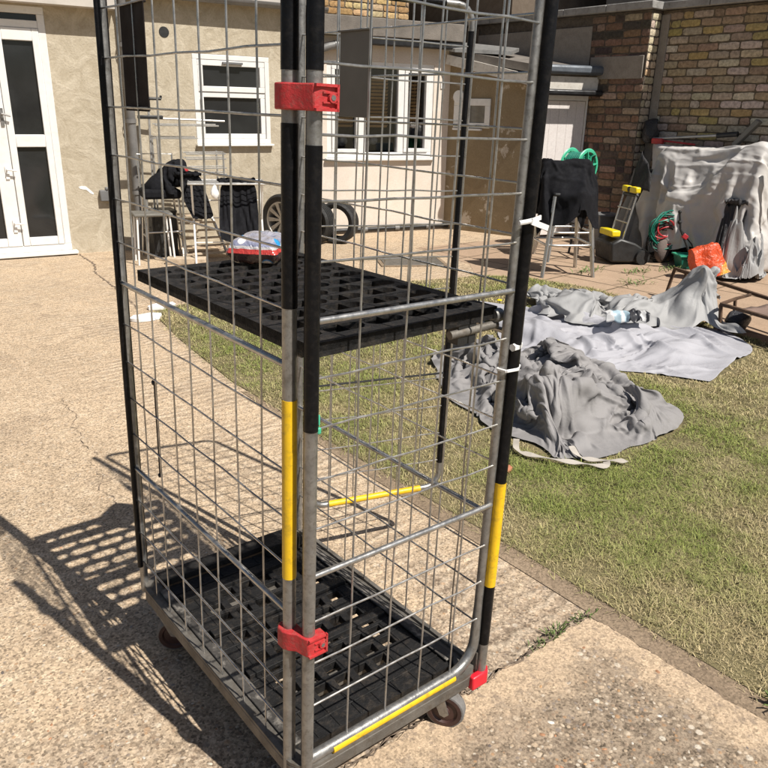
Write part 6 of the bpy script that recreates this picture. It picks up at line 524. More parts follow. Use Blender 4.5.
4,5,-12,6,0,1,-12,-1,4,3,1,-6,12,-12,11,2,-1,-4,0,-1,6,-6,5,4,-15,6,6,3,-15,20,5,-9,5,-1,-10,-2,2,5,-5,-1,-4,13,-8,2,-6,4,-3,10,-8,10,5,2,4,-7,-12,15,-2,-15,17,-8,-3,-16,5,11,3,9,0,-3,-1,-2,6,-12,2,-5,7,-4,16,4,-2,-3,1,9,5,-27,5,-7,-19,17,-1,-7,8,1,9,-1,2,0,2,0,-4,-2,0,3,-3,4,-8,-1,6,4,8,5,-4,-4,-15,
-9,5,-7,0,-3,8,18,-4,-5,4,0,1,-4,-2,6,3,-3,1,-7,5,-4,-6,5,-2,1,-8,4,-4,-5,-2,3,-1,3,25,3,3,-7,-5,5,-4,-4,3,-2,7,6,-5,3,2,-3,-6,-6,-7,-11,12,3,0,-12,1,-3,0,15,5,-7,9,10,-2,-5,0,0,-1,3,3,-3,7,3,1,1,2,-13,1,-5,-3,-3,0,2,-23,3,2,18,-12,8,5,2,-4,1,-2,2,-1,2,1,5,2,2,-13,7,-3,2,-4,-2,-1,-1,-2,5,-13,-6,9,1,
1,2,2,2,0,-3,2,2,-1,3,-7,5,-2,-5,2,-10,3,4,-4,4,-8,6,-1,-9,16,-14,6,-3,-2,7,-1,-6,9,0,-3,4,1,-1,3,-7,-4,8,5,1,-2,-3,-5,-5,4,-10,-1,6,-8,7,-2,-2,-1,0,1,6,-8,8,5,-2,-4,-8,3,7,5,-6,-8,4,-3,1,3,-3,-7,-4,8,-5,13,-1,-8,0,4,-8,-2,2,8,2,-1,-1,-2,-2,-6,-3,3,8,4,-5,3,-8,-5,-1,-4,4,4,6,-5,16,-4,-15,6,-6,1,2,0,
3,3,-2,-4,0,-6,0,8,-4,5,-3,-5,-1,0,-1,-1,9,-4,3,19,-7,-2,-4,-14,6,-7,-1,5,1,-3,0,1,-4,1,2,-1,2,-6,-2,-3,4,2,0,10,-4,0,14,9,-6,-1,-12,4,-13,1,1,4,-4,0,-3,1,8,1,-2,-3,-6,-2,0,2,1,2,5,-1,-1,12,18,-17,7,0,9,-27,8,-5,1,-4,0,-2,1,8,1,7,-6,-11,1,1,1,2,0,3,3,2,-2,15,-9,6,-5,-1,9,-10,-15,5,-2,-1,1,3,-3,4,9,
-7,2,-2,-9,-2,8,5,-2,-4,-2,0,15,12,-21,8,1,3,3,3,-11,-12,0,1,-1,3,15,-11,-1,2,5,-1,3,1,-8,6,1,5,1,-1,0,-8,4,-3,1,3,0,-5,4,-2,-10,1,2,2,-3,9,-9,4,-4,4,-5,7,7,-9,11,-6,-3,-2,15,-29,14,-2,6,)),
'heap':(60,50,2,(6.5628, 1.799, 0.0142),0.003,(89,7,8,8,2,1,-5,2,-16,-16,-14,-12,-12,-5,-8,-10,-7,5,4,3,1,-4,16,15,-10,-4,-1,-3,-5,-5,-5,-8,-9,14,14,12,1,-10,-11,-11,-7,8,6,1,-2,-4,-9,-4,6,11,11,11,13,14,12,13,12,13,8,14,16,-2,-3,1,0,4,0,1,1,3,1,-1,0,-1,-2,-1,0,-1,0,2,1,0,-2,-2,0,-1,2,2,1,-1,-3,4,1,1,1,1,0,-4,0,1,-1,0,-1,-2,-3,2,0,1,2,-2,-1,-3,
-3,-2,0,1,-2,1,1,7,0,1,-2,-3,-1,2,3,0,2,0,3,1,0,-3,1,-1,-1,0,0,1,0,1,0,-1,-2,-2,1,3,2,1,-3,0,-4,5,1,1,-1,0,-2,2,0,-1,1,-2,-4,0,-1,1,2,1,0,-2,0,-3,-1,-2,1,1,1,0,0,3,1,0,-3,-2,0,3,2,1,-1,3,1,0,-1,0,-2,1,0,-2,-1,-4,1,7,-1,-1,-3,2,4,1,0,2,-1,-3,-2,2,0,-1,0,-3,1,3,1,-1,-1,-3,-1,-1,0,5,1,-2,-1,-3,1,0,0,0,
1,-1,0,0,0,1,0,-1,-2,0,0,3,0,-1,2,2,0,0,-2,-2,1,2,0,-5,7,-7,4,2,-4,-1,2,0,4,1,-1,3,-1,-4,1,-3,0,1,2,4,-2,0,-3,-1,-1,-1,0,2,1,0,0,-2,1,1,-1,0,-2,1,0,0,-1,0,-1,0,0,-1,0,0,0,2,-1,1,0,0,0,-1,-2,2,-2,3,0,1,-3,1,2,-2,-2,2,3,-1,1,1,2,0,-2,-2,-2,0,-1,9,-5,2,-2,0,-1,-2,1,0,1,0,1,0,-1,0,3,-1,-1,-1,-1,1,-1,0,
-1,-1,1,1,-1,-1,1,0,-1,-1,0,0,1,-1,0,0,0,0,3,-2,1,-2,2,3,-4,-1,2,-1,1,1,3,-4,5,-1,-2,-4,0,-1,6,0,0,-1,0,-2,1,0,3,-2,0,-1,0,3,1,-3,3,-3,1,0,-1,0,-1,-1,0,0,1,-1,0,-1,1,0,-1,-2,1,0,3,0,-2,-3,4,2,-1,0,-2,0,4,-2,-2,2,-1,-1,1,1,1,2,1,-1,-5,0,-1,2,7,-4,0,0,-1,0,3,-3,3,0,3,-4,2,0,2,-4,2,-1,0,0,-1,0,-2,-1,-2,
3,-1,-2,0,1,2,-1,-1,0,0,3,-2,1,0,1,0,-2,0,0,-1,1,1,-1,1,-1,-1,1,1,1,2,2,-1,-4,-2,1,0,3,-1,1,0,-1,2,0,3,0,1,-8,7,0,0,-1,2,-1,0,-1,-1,0,-2,0,-1,-3,1,2,-2,-2,3,1,0,0,-1,1,1,3,-1,-2,3,-2,-1,-2,1,-1,2,0,-1,1,-2,-1,1,3,1,0,2,1,-6,-2,0,1,3,3,-1,-1,-1,2,2,0,-1,-7,7,3,-1,1,0,-1,1,-1,0,0,-1,-1,0,-12,6,-8,1,-1,
-2,1,2,2,-1,-1,0,-1,4,1,-1,-1,1,-1,-2,1,-3,4,-1,0,-1,0,0,0,0,5,-3,1,2,-1,-6,0,0,3,3,1,0,-1,2,-1,0,-6,5,6,-3,1,-1,1,1,-1,0,0,0,-1,0,-9,-3,5,-1,-5,0,-1,-1,2,1,0,-1,0,0,2,1,0,-1,1,0,-3,3,1,-5,2,0,0,-2,-1,1,1,1,2,-2,-1,6,-7,-2,0,4,1,4,-1,-1,-3,4,-1,-3,9,-3,4,-1,-1,-1,-1,1,0,-1,0,1,-11,-3,2,5,0,-3,-3,-1,
0,1,2,-1,-1,-1,4,-1,2,-1,-1,1,0,-5,7,-2,-3,0,1,-1,1,-3,-2,4,1,1,-1,1,-1,1,-3,0,1,3,0,2,0,-4,4,0,0,0,5,-1,-2,2,-1,0,-1,0,0,0,-11,4,3,2,4,0,-1,-3,-1,0,1,0,-1,0,0,2,-2,2,1,-1,1,2,-2,3,-7,1,1,1,-1,-2,2,-2,-2,2,3,0,0,-1,2,-3,-1,0,3,0,2,0,-3,3,-1,1,3,1,1,0,-3,0,0,1,-1,1,-8,6,3,0,2,0,3,0,-2,0,-2,1,0,0,-1,0,
2,0,1,1,-1,-2,3,0,-2,-1,-1,3,-1,0,-1,-3,2,-1,0,1,6,-3,-1,1,-2,-1,0,1,1,2,0,-2,2,-2,2,3,1,-1,0,0,-1,0,0,2,-3,3,0,-1,0,-3,-3,3,2,-1,-1,1,-1,0,-1,0,1,1,2,-2,3,-1,-2,1,1,-2,-1,3,-2,0,2,3,-2,-8,2,0,1,3,4,-3,-1,0,-1,-1,0,1,1,0,0,-1,-5,9,1,0,0,0,-1,-1,0,1,-2,-1,0,1,-1,2,1,-5,4,1,1,0,0,0,-3,-1,2,1,-1,5,-1,
-1,3,-1,-1,1,-3,2,-2,-3,-3,0,3,5,2,-9,2,2,1,4,-1,-3,1,0,-1,-2,1,1,1,0,-1,0,5,-1,-1,0,-1,1,0,1,-1,-5,1,0,0,6,-2,6,-3,1,2,0,1,1,-1,-3,0,1,2,4,0,1,0,-4,3,-2,0,-1,0,-2,1,4,-2,-6,2,3,-1,-3,1,3,1,3,-4,0,0,-1,-2,0,3,-1,1,-2,4,1,0,-1,0,0,-1,1,1,-5,7,-4,0,2,-2,5,-1,-2,-1,2,2,0,1,-2,-2,-1,2,3,2,0,1,1,0,-3,1,
-1,1,-1,1,2,-2,3,-1,-8,2,0,0,-1,3,0,2,-1,-1,1,-2,-4,4,2,-1,0,-1,3,2,-1,0,-1,-1,0,1,-2,0,3,3,-3,1,2,0,-11,2,-4,1,1,0,1,0,-4,2,0,3,0,3,2,0,0,-1,1,-2,-1,0,2,0,0,-1,2,0,-7,6,-7,0,1,-3,6,0,-1,0,-2,0,3,0,-5,4,-4,8,0,-1,-1,0,0,1,-2,-2,2,0,2,0,1,0,-6,-4,5,-5,-1,1,0,0,-1,-1,0,1,5,-1,0,2,0,1,0,0,-1,0,0,-1,2,0,
0,1,1,-1,-3,-2,-3,0,4,-1,0,0,-1,-1,1,2,-2,0,3,1,1,-1,-1,0,-2,2,0,-1,0,-1,0,1,1,1,-4,-2,-1,7,-4,-4,1,0,0,-1,0,0,1,-1,0,4,2,0,0,1,0,-1,-1,0,3,-1,0,-2,1,3,0,-3,-2,-4,-1,2,0,3,-1,-1,-1,1,2,-1,-1,4,0,1,0,0,-3,2,-1,-1,2,-5,1,-2,2,3,-2,-3,0,0,6,1,-5,-3,-1,0,2,0,-1,0,-1,-2,0,9,-1,0,3,-3,0,1,2,-5,3,1,0,-3,2,
1,-4,2,-3,-3,2,-2,7,-3,-1,-1,2,-1,1,1,1,2,0,0,-2,2,-2,-3,5,-6,1,1,-1,0,2,-5,0,-1,1,6,1,-2,-4,-2,-1,2,2,0,-2,1,-2,1,2,3,-1,0,-2,2,1,-1,-2,-1,5,0,-1,-2,1,3,-3,-1,-4,0,3,-1,1,-1,0,0,0,1,1,1,1,1,0,0,-2,-2,4,-1,-2,1,0,0,-2,-1,-3,-2,0,1,5,0,2,-4,-4,-4,4,4,0,0,-5,3,0,0,3,0,0,-1,1,1,0,-2,0,2,1,0,-3,0,1,4,-3,
-5,-1,-1,4,0,0,-1,0,1,0,1,2,1,0,-1,-1,-2,3,1,-3,2,3,-1,-1,-2,-5,-3,-1,-1,6,7,-1,-1,0,-5,-3,0,6,2,-1,-2,2,-3,0,2,2,-2,-1,3,0,0,-1,1,0,-1,1,0,-2,0,2,2,-2,-6,3,-2,2,-1,-1,2,-1,0,3,0,1,0,0,-3,4,0,0,-4,7,0,0,-2,-5,-6,1,1,4,0,7,0,0,1,-4,-7,-1,4,5,2,-2,-5,4,-3,1,3,-2,1,1,-1,1,1,2,-4,0,0,2,2,-1,-2,1,3,-4,-7,
1,4,-3,1,1,-1,1,1,1,0,1,-2,3,-1,1,-4,6,1,-1,-2,-5,-5,1,2,3,2,2,6,0,1,-1,1,-5,-7,3,4,3,2,-5,-3,1,2,2,-1,1,1,0,0,2,0,-4,0,1,1,2,3,0,-1,-1,2,-5,-1,0,-1,-1,1,-1,0,2,-1,1,0,3,-2,1,-3,3,2,-2,-2,-4,-4,2,3,3,1,0,2,5,1,0,0,1,-3,-6,-1,3,4,1,0,-5,1,0,1,2,0,1,0,0,3,-3,-3,1,1,0,1,3,2,1,0,0,1,-7,1,-3,0,1,0,0,-1,1,
1,1,-1,2,-4,2,3,-3,-4,-3,0,2,3,4,-1,0,0,-1,4,0,1,2,-1,0,-5,-4,2,1,4,1,-3,-1,1,0,1,1,1,0,0,2,-5,1,1,0,0,-1,0,3,2,0,0,1,-2,-6,6,-5,0,1,0,-1,3,0,1,-2,0,3,2,-4,-5,-1,2,2,2,-1,-4,1,1,2,1,5,0,0,1,1,1,-3,-6,-1,1,0,5,-1,-1,-1,1,1,2,0,0,0,-2,1,3,1,1,-1,1,-2,-3,1,1,1,1,0,-3,0,0,-3,1,-1,2,1,1,-5,5,1,1,-4,-4,-3,
0,-1,-1,-1,0,5,2,2,0,2,6,-2,0,0,3,0,1,-5,-4,1,0,0,2,1,-1,0,1,3,-2,1,-1,0,1,0,0,0,1,-1,1,0,-2,1,1,0,1,-1,-2,0,0,-1,-1,2,1,-5,6,-1,0,-3,-5,-3,3,1,1,3,2,4,-1,0,-1,-1,0,6,3,0,-1,-2,2,-1,1,-5,-3,0,0,4,-1,-1,0,2,1,-1,0,0,0,-1,-1,-1,0,0,1,1,1,1,-2,1,2,0,0,-2,0,0,-2,1,2,-2,1,0,1,-3,-7,-1,5,3,5,2,-1,1,-2,-4,
4,1,-2,0,7,2,0,-1,0,0,1,-1,0,-3,-1,-1,1,-2,3,-2,1,0,0,1,-1,-1,-4,-1,-1,-1,0,0,2,3,2,2,-3,3,2,0,-3,1,-1,-1,1,2,-1,0,-1,-2,-8,1,5,3,5,-1,1,1,-1,-2,0,-1,2,-1,0,6,1,0,1,0,-1,2,0,-2,0,-1,-1,0,0,-4,6,-2,0,0,-1,-1,-1,4,0,0,-2,-1,-1,-2,0,1,3,2,-2,1,1,-1,0,-1,1,0,1,-1,-1,0,-11,3,5,2,3,1,1,0,-1,-2,-3,3,2,-1,0,
0,6,1,0,-1,0,1,-1,1,1,-1,0,0,-2,-1,2,-3,1,0,0,-1,1,1,0,-1,-1,1,-1,2,1,-2,-2,-2,3,2,0,1,0,0,0,0,0,1,-1,-2,-8,6,5,-1,-2,2,0,0,-1,-1,-3,2,4,-1,-1,0,-1,7,0,-1,-1,3,0,1,0,0,-1,1,-3,-4,-2,-1,0,1,1,-1,1,0,1,0,1,3,1,2,-1,0,1,-1,-2,-2,0,2,1,1,0,0,1,0,-1,0,-1,0,0,-4,-2,4,1,0,-1,-1,-1,-3,5,1,-2,-1,1,0,7,0,-2,4,
-1,1,-1,-1,-2,4,-1,2,3,-1,-3,-1,-1,0,0,1,1,1,-1,1,-1,0,0,0,0,-1,0,1,0,-1,0,1,0,1,1,-1,0,-1,-1,0,-2,-2,-3,1,3,0,0,-1,-1,-8,10,0,-2,0,-1,1,0,6,1,3,0,-1,-1,-2,0,3,0,0,2,0,0,1,-1,0,-1,1,-1,-1,0,1,-1,0,0,0,1,-1,0,0,-1,-1,1,0,1,3,2,1,0,0,-3,-3,-1,-2,-3,0,1,2,0,-5,-1,-6,11,0,-1,-1,-2,1,1,0,7,-1,2,0,-2,1,0,
1,2,0,1,-1,1,-1,0,0,-2,1,0,0,1,-1,0,1,0,0,0,-1,-2,-3,4,1,0,0,0,1,-1,0,0,1,-1,0,-3,-6,-1,1,1,4,1,-7,1,-5,8,0,-3,-1,0,2,1,2,-1,6,-1,3,-3,1,0,1,2,1,0,0,1,-1,1,-1,-1,0,-2,0,1,1,1,0,-1,0,-1,-3,-4,-1,4,-2,3,4,1,0,-1,1,-1,1,0,-1,-1,-1,2,0,-2,-1,-3,-5,2,-2,4,-2,-4,0,0,1,2,0,2,2,6,0,-1,2,0,-5,3,4,0,0,0,0,1,0,
1,0,1,0,-1,0,0,0,0,1,0,-1,-2,2,-1,-2,0,1,1,1,0,0,-1,1,0,1,1,0,0,-3,1,1,1,-2,-2,-2,-1,-2,-1,1,-1,-1,-1,-2,2,1,3,6,0,-1,-3,1,1,5,0,1,0,0,-1,1,1,1,1,0,0,1,-1,0,-1,1,0,0,0,0,-1,0,0,0,-1,0,0,1,-1,0,0,1,-1,1,0,1,1,-1,-1,0,0,-4,-1,0,1,2,-2,1,-1,-4,-1,0,0,3,7,-1,-3,-1,-1,7,2,1,0,0,0,1,0,0,0,0,1,1,-1,1,-1,1,
-1,0,0,0,1,0,0,-1,-1,0,0,0,-1,1,0,0,-1,1,-1,1,0,0,0,1,-1,-1,0,-2,-1,-1,-2,5,0,0,0,-5,0,0,1,7,-1,-2,1,2,3,0,0,1,1,0,-1,0,1,0,1,0,0,1,-1,0,0,0,0,0,0,1,1,0,0,-1,-1,-1,-1,1,0,0,0,0,-1,1,-1,1,0,1,0,0,0,-1,0,-1,0,-2,-4,-2,2,4,-1,-3,1,1,6,-1,-2,3,4,1,0,0,0,0,0,1,-1,0,1,0,0,0,0,1,0,-1,0,-1,0,2,1,0,1,0,-1,-1,
-1,1,-1,0,0,0,-1,0,0,1,0,1,-1,1,1,0,0,0,-1,0,1,0,0,-4,-5,5,-2,-1,0,6,-2,2,3,2,0,-1,0,0,0,1,-1,1,0,0,0,0,0,0,0,0,0,0,0,1,-1,1,1,1,0,1,-1,0,-1,0,0,0,-1,0,0,-1,0,1,0,1,0,2,-1,1,-1,0,-1,1,0,0,1,-2,-6,1,-2,0,5,0,2,3,1,-1,1,-1,0,1,0,0,0,-1,0,0,0,1,0,0,0,0,0,1,-1,1,0,1,0,1,0,1,-1,0,0,0,0,0,-1,-1,0,0,0,0,1,
0,0,1,-1,1,0,0,0,0,1,-1,1,-2,-5,-2,-2,4,0,4,2,0,1,-1,1,0,0,0,1,-1,0,0,0,0,0,0,0,1,0,0,-1,1,0,1,-1,1,1,0,0,0,0,0,-1,0,0,0,0,0,0,-1,1,-1,1,0,0,1,-1,1,0,1,0,-1,0,-1,1,-3,-4,-3,4,3,4,0,0,-1,0,0,0,0,1,0,1,0,-1,0,0,0,1,0,-1,1,0,1,-1,0,0,1,0,0,1,0,0,-1,0,0,0,0,0,0,-1,0,0,0,1,0,0,0,0,1,0,1,-1,0,0,-1,0,0,1,
-5,-4,6,5,0,-1,0,1,1,-1,0,0,0,1,0,0,0,0,0,0,0,0,0,0,0,0,1,0,-1,0,1,0,1,-1,0,0,-1,1,0,0,0,-1,1,0,1,-1,-1,0,0,1,0,0,1,1,0,-1,0,-1,0,-1,0,1,-7,594,-7,-4,-5,-9,-9,-10,-12,-1,-1,-1,-4,-4,-14,-11,-11,-13,-14,-14,-14,-16,-15,-8,-7,-13,-14,-10,-10,-11,-10,-10,-11,-10,-7,7,4,-11,-1,-2,-3,-7,-3,-5,-5,-6,-7,-7,
-11,-10,-7,-9,-9,-6,-3,-3,-3,6,7,12,5,3,2,-1,2,1,1,-1,0,1,-5,-1,4,-2,0,1,0,0,0,-1,1,-1,0,1,-2,-1,1,0,-2,-1,1,2,-2,-1,-2,4,-1,-1,1,-3,2,2,-3,-1,-1,1,1,0,1,-1,-1,-1,-2,-1,-1,5,7,6,-3,-6,-8,-2,0,1,0,-3,4,2,-1,1,0,-2,-1,-3,6,-3,1,-1,-1,1,1,-1,0,0,1,0,-1,0,0,0,-1,1,-2,1,-1,-1,2,3,-5,1,-1,3,-2,-1,-3,0,0,0,
1,-1,1,-1,-1,-1,-2,0,-5,0,1,1,2,-1,0,0,1,0,-2,-2,6,0,-1,2,-1,-1,1,-2,-1,1,0,-1,0,-1,-1,0,3,1,0,0,0,0,0,-1,-3,0,2,1,-1,0,0,0,4,0,-11,7,-2,-3,-1,-1,1,1,-1,1,1,-1,-2,0,-1,0,-2,0,-1,0,0,0,0,1,0,-1,-1,3,0,-1,1,1,0,0,-2,0,1,-2,-1,-1,0,3,-1,2,0,-1,2,0,0,-1,-1,1,-3,0,2,1,-4,1,5,-4,-3,2,0,-1,-2,-2,-1,-2,0,1,
2,1,-1,1,0,0,0,-1,-1,-1,-2,0,-1,0,2,-1,0,0,-1,0,1,1,0,0,0,-1,-1,0,0,1,-2,0,1,1,2,-1,0,1,0,2,-1,-2,-1,0,-1,2,1,-3,-4,4,-2,4,-3,-1,0,-2,-2,-2,-1,-1,1,0,1,2,1,3,-1,4,-5,0,0,4,-5,-2,-3,3,0,-1,-1,-1,0,0,-1,1,2,0,-1,0,0,-1,0,0,0,1,0,3,-2,-1,0,2,0,0,0,-2,2,-3,1,2,-3,-3,1,4,-3,0,0,-1,-2,-1,-1,-1,-2,-1,1,1,1,
2,-1,8,-7,4,-1,1,0,0,-3,-1,4,-1,0,-1,-2,0,0,0,1,0,1,-4,0,2,1,-1,0,1,0,1,0,0,0,-2,1,1,0,0,-1,0,0,1,1,-1,-3,-1,3,-4,3,-3,1,0,-1,-2,-1,-1,-1,1,-1,3,0,5,-6,4,1,0,1,-1,0,-1,1,4,0,0,-1,-2,2,-2,-1,0,2,-1,-1,2,-1,0,-1,0,1,1,1,-1,0,-1,-2,1,0,1,2,0,-2,0,-2,3,1,-4,-1,2,1,2,-5,0,0,0,0,-1,-2,0,-2,2,1,2,-2,5,-2,0,
1,0,-1,-2,1,5,5,0,-1,-1,-1,1,0,-2,0,0,0,0,-4,3,0,0,1,1,0,1,-1,0,0,-1,-2,1,1,1,1,0,0,-2,-1,4,-4,-3,3,0,-5,2,1,1,0,1,-1,-1,-1,-1,5,-3,1,1,-3,4,-1,0,1,-1,-1,1,6,5,0,0,-1,-3,2,0,-1,-2,2,-1,1,-2,-1,2,-1,1,1,0,0,-3,4,-1,-1,-1,0,1,2,1,0,1,0,-1,0,-2,-5,3,1,-3,-1,2,1,1,-1,-1,1,-3,6,-6,2,-1,1,4,-4,2,1,0,-4,0,
10,-2,5,0,0,-1,-1,0,0,-1,-1,0,-1,0,0,-2,1,2,-1,2,-1,1,3,-2,0,0,-1,-1,0,2,1,1,0,1,1,-3,0,-5,-1,3,0,-6,5,2,-1,1,-2,0,3,-7,4,-2,8,-2,-4,1,1,2,-2,-3,12,-1,0,4,0,0,-1,-1,0,0,0,-1,0,0,-3,1,-1,1,0,1,0,0,2,1,1,0,-1,0,-1,0,0,3,1,0,1,-2,1,0,-3,-7,5,-1,2,-2,1,1,0,-1,-2,-2,3,-2,12,-5,2,0,-1,0,-2,-6,12,1,-1,0,5,
-1,0,0,-1,-2,1,-1,-1,1,-1,-1,1,-1,1,0,1,-1,1,3,-2,1,1,0,-1,0,0,0,0,1,1,0,0,-1,0,-1,-2,0,0,1,0,-1,-1,1,-1,-2,1,1,6,0,2,0,-2,0,0,-7,11,0,-2,1,-2,4,-1,0,0,-1,-1,0,0,0,0,-1,-1,2,-1,-1,3,-1,0,0,0,1,0,2,0,0,-1,0,0,0,0,0,-4,3,1,0,0,-1,-2,1,0,-1,0,1,-1,-2,-1,3,3,2,-2,1,0,-1,2,-4,7,-1,0,1,1,1,3,0,-2,0,0,-1,
-1,0,1,1,-2,1,-2,4,-1,1,2,-1,0,-1,0,2,0,0,0,0,0,0,-1,0,-1,-1,-5,5,0,0,-1,0,0,-1,0,0,0,-1,2,-1,1,2,-1,-1,1,0,1,1,4,2,-1,0,2,-1,0,1,0,0,0,-2,0,0,-1,2,0,0,1,-2,3,2,-1,2,0,-2,-1,0,0,0,1,0,2,-1,-1,-1,-1,1,0,-2,-1,0,0,1,-1,0,-1,-1,0,1,0,-1,2,3,0,-3,-3,3,-1,3,4,4,0,0,1,-3,2,-8,0,1,0,-2,0,0,-2,1,3,0,-1,1,0,
0,0,5,-1,1,-1,-2,-1,0,0,0,1,0,1,-1,-1,-2,0,1,0,-5,3,0,1,-3,1,-1,-1,0,1,0,1,3,0,1,-1,-2,0,1,3,5,-4,4,0,-1,1,-11,-2,2,-2,1,-1,0,-2,-1,1,3,-1,-1,2,1,-2,1,3,3,-1,-1,-2,-1,-1,0,1,0,0,0,-1,0,-1,-1,2,1,-2,0,-1,0,-1,1,-3,-1,1,1,-1,2,3,1,1,0,0,-5,4,5,0,-4,-1,4,-1,-7,-1,-6,3,-1,0,0,-2,0,-2,1,1,1,-1,1,1,-1,1,1,
1,0,0,-1,-1,0,0,-1,0,0,0,0,-2,1,0,0,1,0,-1,0,0,-3,0,0,-2,4,-3,0,3,3,0,0,0,0,0,3,1,-1,-1,-2,2,-4,-4,-5,2,2,2,-1,-1,-1,-1,-1,1,2,-3,1,1,0,-1,2,0,0,0,1,0,-1,-1,0,0,0,-1,-1,0,0,1,0,2,-1,1,-2,0,-1,0,-1,-1,0,0,0,2,2,0,3,-3,-3,0,6,1,0,0,1,-4,0,-4,-5,-1,1,-2,6,-1,0,-1,-1,0,0,0,-2,0,0,2,0,0,0,-2,1,1,1,1,0,-1,
-1,0,-2,-1,0,1,2,0,-1,2,0,-2,0,-1,0,0,0,-1,0,-1,1,1,3,-1,-5,3,5,2,-1,1,-1,3,-5,-2,-5,-1,0,-1,-5,6,4,-2,0,0,-1,0,-2,-1,0,1,0,0,0,-1,0,1,2,0,0,-1,1,0,-1,0,-1,-2,3,-1,1,0,0,0,-1,1,-1,1,-1,0,0,-2,0,0,2,2,-6,4,5,2,-6,6,0,-3,-1,1,-5,-3,0,-1,-1,-6,2,7,2,-1,-1,2,-3,-2,0,0,1,1,2,-4,0,-1,3,-1,0,0,0,-1,2,-1,0,
-1,-1,-3,3,2,-1,2,-1,0,-1,0,0,1,0,-1,-1,0,1,1,-3,2,5,3,-9,7,1,-1,-2,-1,2,-10,0,0,1,-3,-4,-1,3,6,0,-1,3,-2,-3,1,1,-1,0,1,-1,-2,0,2,0,0,-2,0,1,1,-1,-1,0,0,-1,-2,4,1,-1,0,0,-1,-1,0,0,0,2,-2,0,1,0,-1,6,2,-9,5,3,-1,-5,1,0,-5,-3,1,0,0,-2,-3,-2,-1,8,4,-2,2,0,-4,0,2,0,0,-1,-1,-1,1,1,-1,-1,0,-1,0,0,0,0,0,1,1,
-2,-3,5,0,0,-1,0,-2,0,-1,1,0,0,1,-1,0,5,3,-7,0,5,1,-5,1,-3,-4,-3,0,0,0,0,0,-1,-1,-1,2,6,1,-1,2,-2,-4,3,0,0,-1,1,-3,2,-1,0,0,-2,1,1,-3,1,0,0,-1,1,2,0,-5,5,1,-1,-1,-1,-1,0,0,1,0,-1,0,3,5,-7,-2,5,3,-3,-3,-4,-3,-3,0,0,0,2,0,3,2,-1,-3,-3,7,4,-3,3,0,-3,-1,3,-2,0,0,1,-1,-1,0,0,0,-2,-1,0,0,1,1,0,-2,0,1,2,-4,
5,0,-1,-1,-1,-1,0,0,1,0,1,5,-5,-4,3,6,-1,-7,-6,-2,-2,2,0,0,1,1,1,1,4,-2,-2,-2,0,6,1,-1,2,-1,-2,1,1,-1,0,-1,0,0,0,-1,0,-1,-2,0,1,0,1,0,0,-1,-2,-1,2,0,3,1,0,-2,0,-1,1,-1,-1,4,-1,-5,1,8,-1,-7,-7,-1,-1,0,0,0,2,1,0,1,0,4,-1,-2,-3,-2,5,5,-1,0,1,-3,0,1,0,-1,0,0,-1,1,0,-1,-1,-2,-1,0,2,0,2,0,-1,-1,-1,0,-2,5,
-1,1,0,-1,1,-1,-1,2,0,-3,-4,11,-1,-7,-7,-2,0,0,1,1,0,-1,1,1,1,1,4,0,0,-2,-2,-3,6,1,1,0,0,-4,2,-1,0,0,0,0,0,0,0,-1,-1,-1,0,0,2,0,1,-1,-1,-1,-3,2,2,2,-1,0,1,-1,0,0,2,1,-10,9,0,-7,-5,-1,0,-1,1,0,0,1,0,1,1,0,1,5,0,0,-1,-4,2,-2,5,-1,0,0,0,-2,0,0,-1,0,-1,1,1,1,0,-1,0,-1,0,0,1,0,-1,-1,-2,0,-1,1,3,-1,0,-1,2,
0,-1,5,-11,6,4,-9,-4,-2,1,-1,0,0,3,1,7,0,-3,-3,-1,1,5,-5,-1,4,2,-5,3,-1,3,-1,-1,0,-2,0,-1,0,-1,1,0,2,0,1,0,0,0,0,0,0,-1,-1,-2,0,-2,0,-1,3,0,-1,1,1,1,0,-5,1,5,-5,-4,-1,0,-3,1,4,7,0,0,-6,-3,2,0,-2,1,3,-2,-1,-1,1,2,-1,2,-1,2,-1,-2,0,-1,0,-1,0,-1,1,1,3,1,1,-1,0,0,-1,-1,0,-1,-2,-2,1,-2,0,0,2,1,0,1,1,0,-3,
1,-2,-3,1,-2,-2,1,3,8,-2,-2,-3,-2,-2,-1,2,0,0,3,-1,0,-1,1,1,-2,1,2,-1,0,-1,-1,-1,0,1,-2,-1,1,2,1,1,1,1,0,-1,-1,-1,-1,-1,-1,-1,-1,1,-2,0,1,1,2,0,0,0,0,0,-1,-2,-3,-1,0,1,9,-2,-3,-2,-3,-3,2,2,0,0,0,3,0,0,2,0,0,0,-2,-1,0,0,0,1,-2,0,-1,0,-1,0,0,1,2,0,1,1,-1,0,-1,-1,-1,0,-1,-1,-1,0,-1,2,1,0,2,0,0,-1,-1,-4,
0,5,-2,-3,4,-1,0,-2,-2,-1,-1,2,1,-1,1,-1,4,0,2,0,-2,-1,-3,-1,1,1,-2,3,2,-3,0,-1,0,0,0,0,0,0,1,1,-1,0,-1,-2,-1,1,0,1,0,0,-1,0,1,2,1,-3,0,2,1,2,2,-2,-8,-1,2,3,1,-5,0,-2,-1,2,3,-2,-1,1,0,4,1,2,-4,-1,-1,1,1,0,-5,1,-1,-1,4,-1,0,0,1,-1,-1,-1,1,1,0,1,-1,-1,-1,-1,-1,1,1,1,0,0,-1,2,0,2,-1,0,0,0,2,-6,-1,0,0,2,
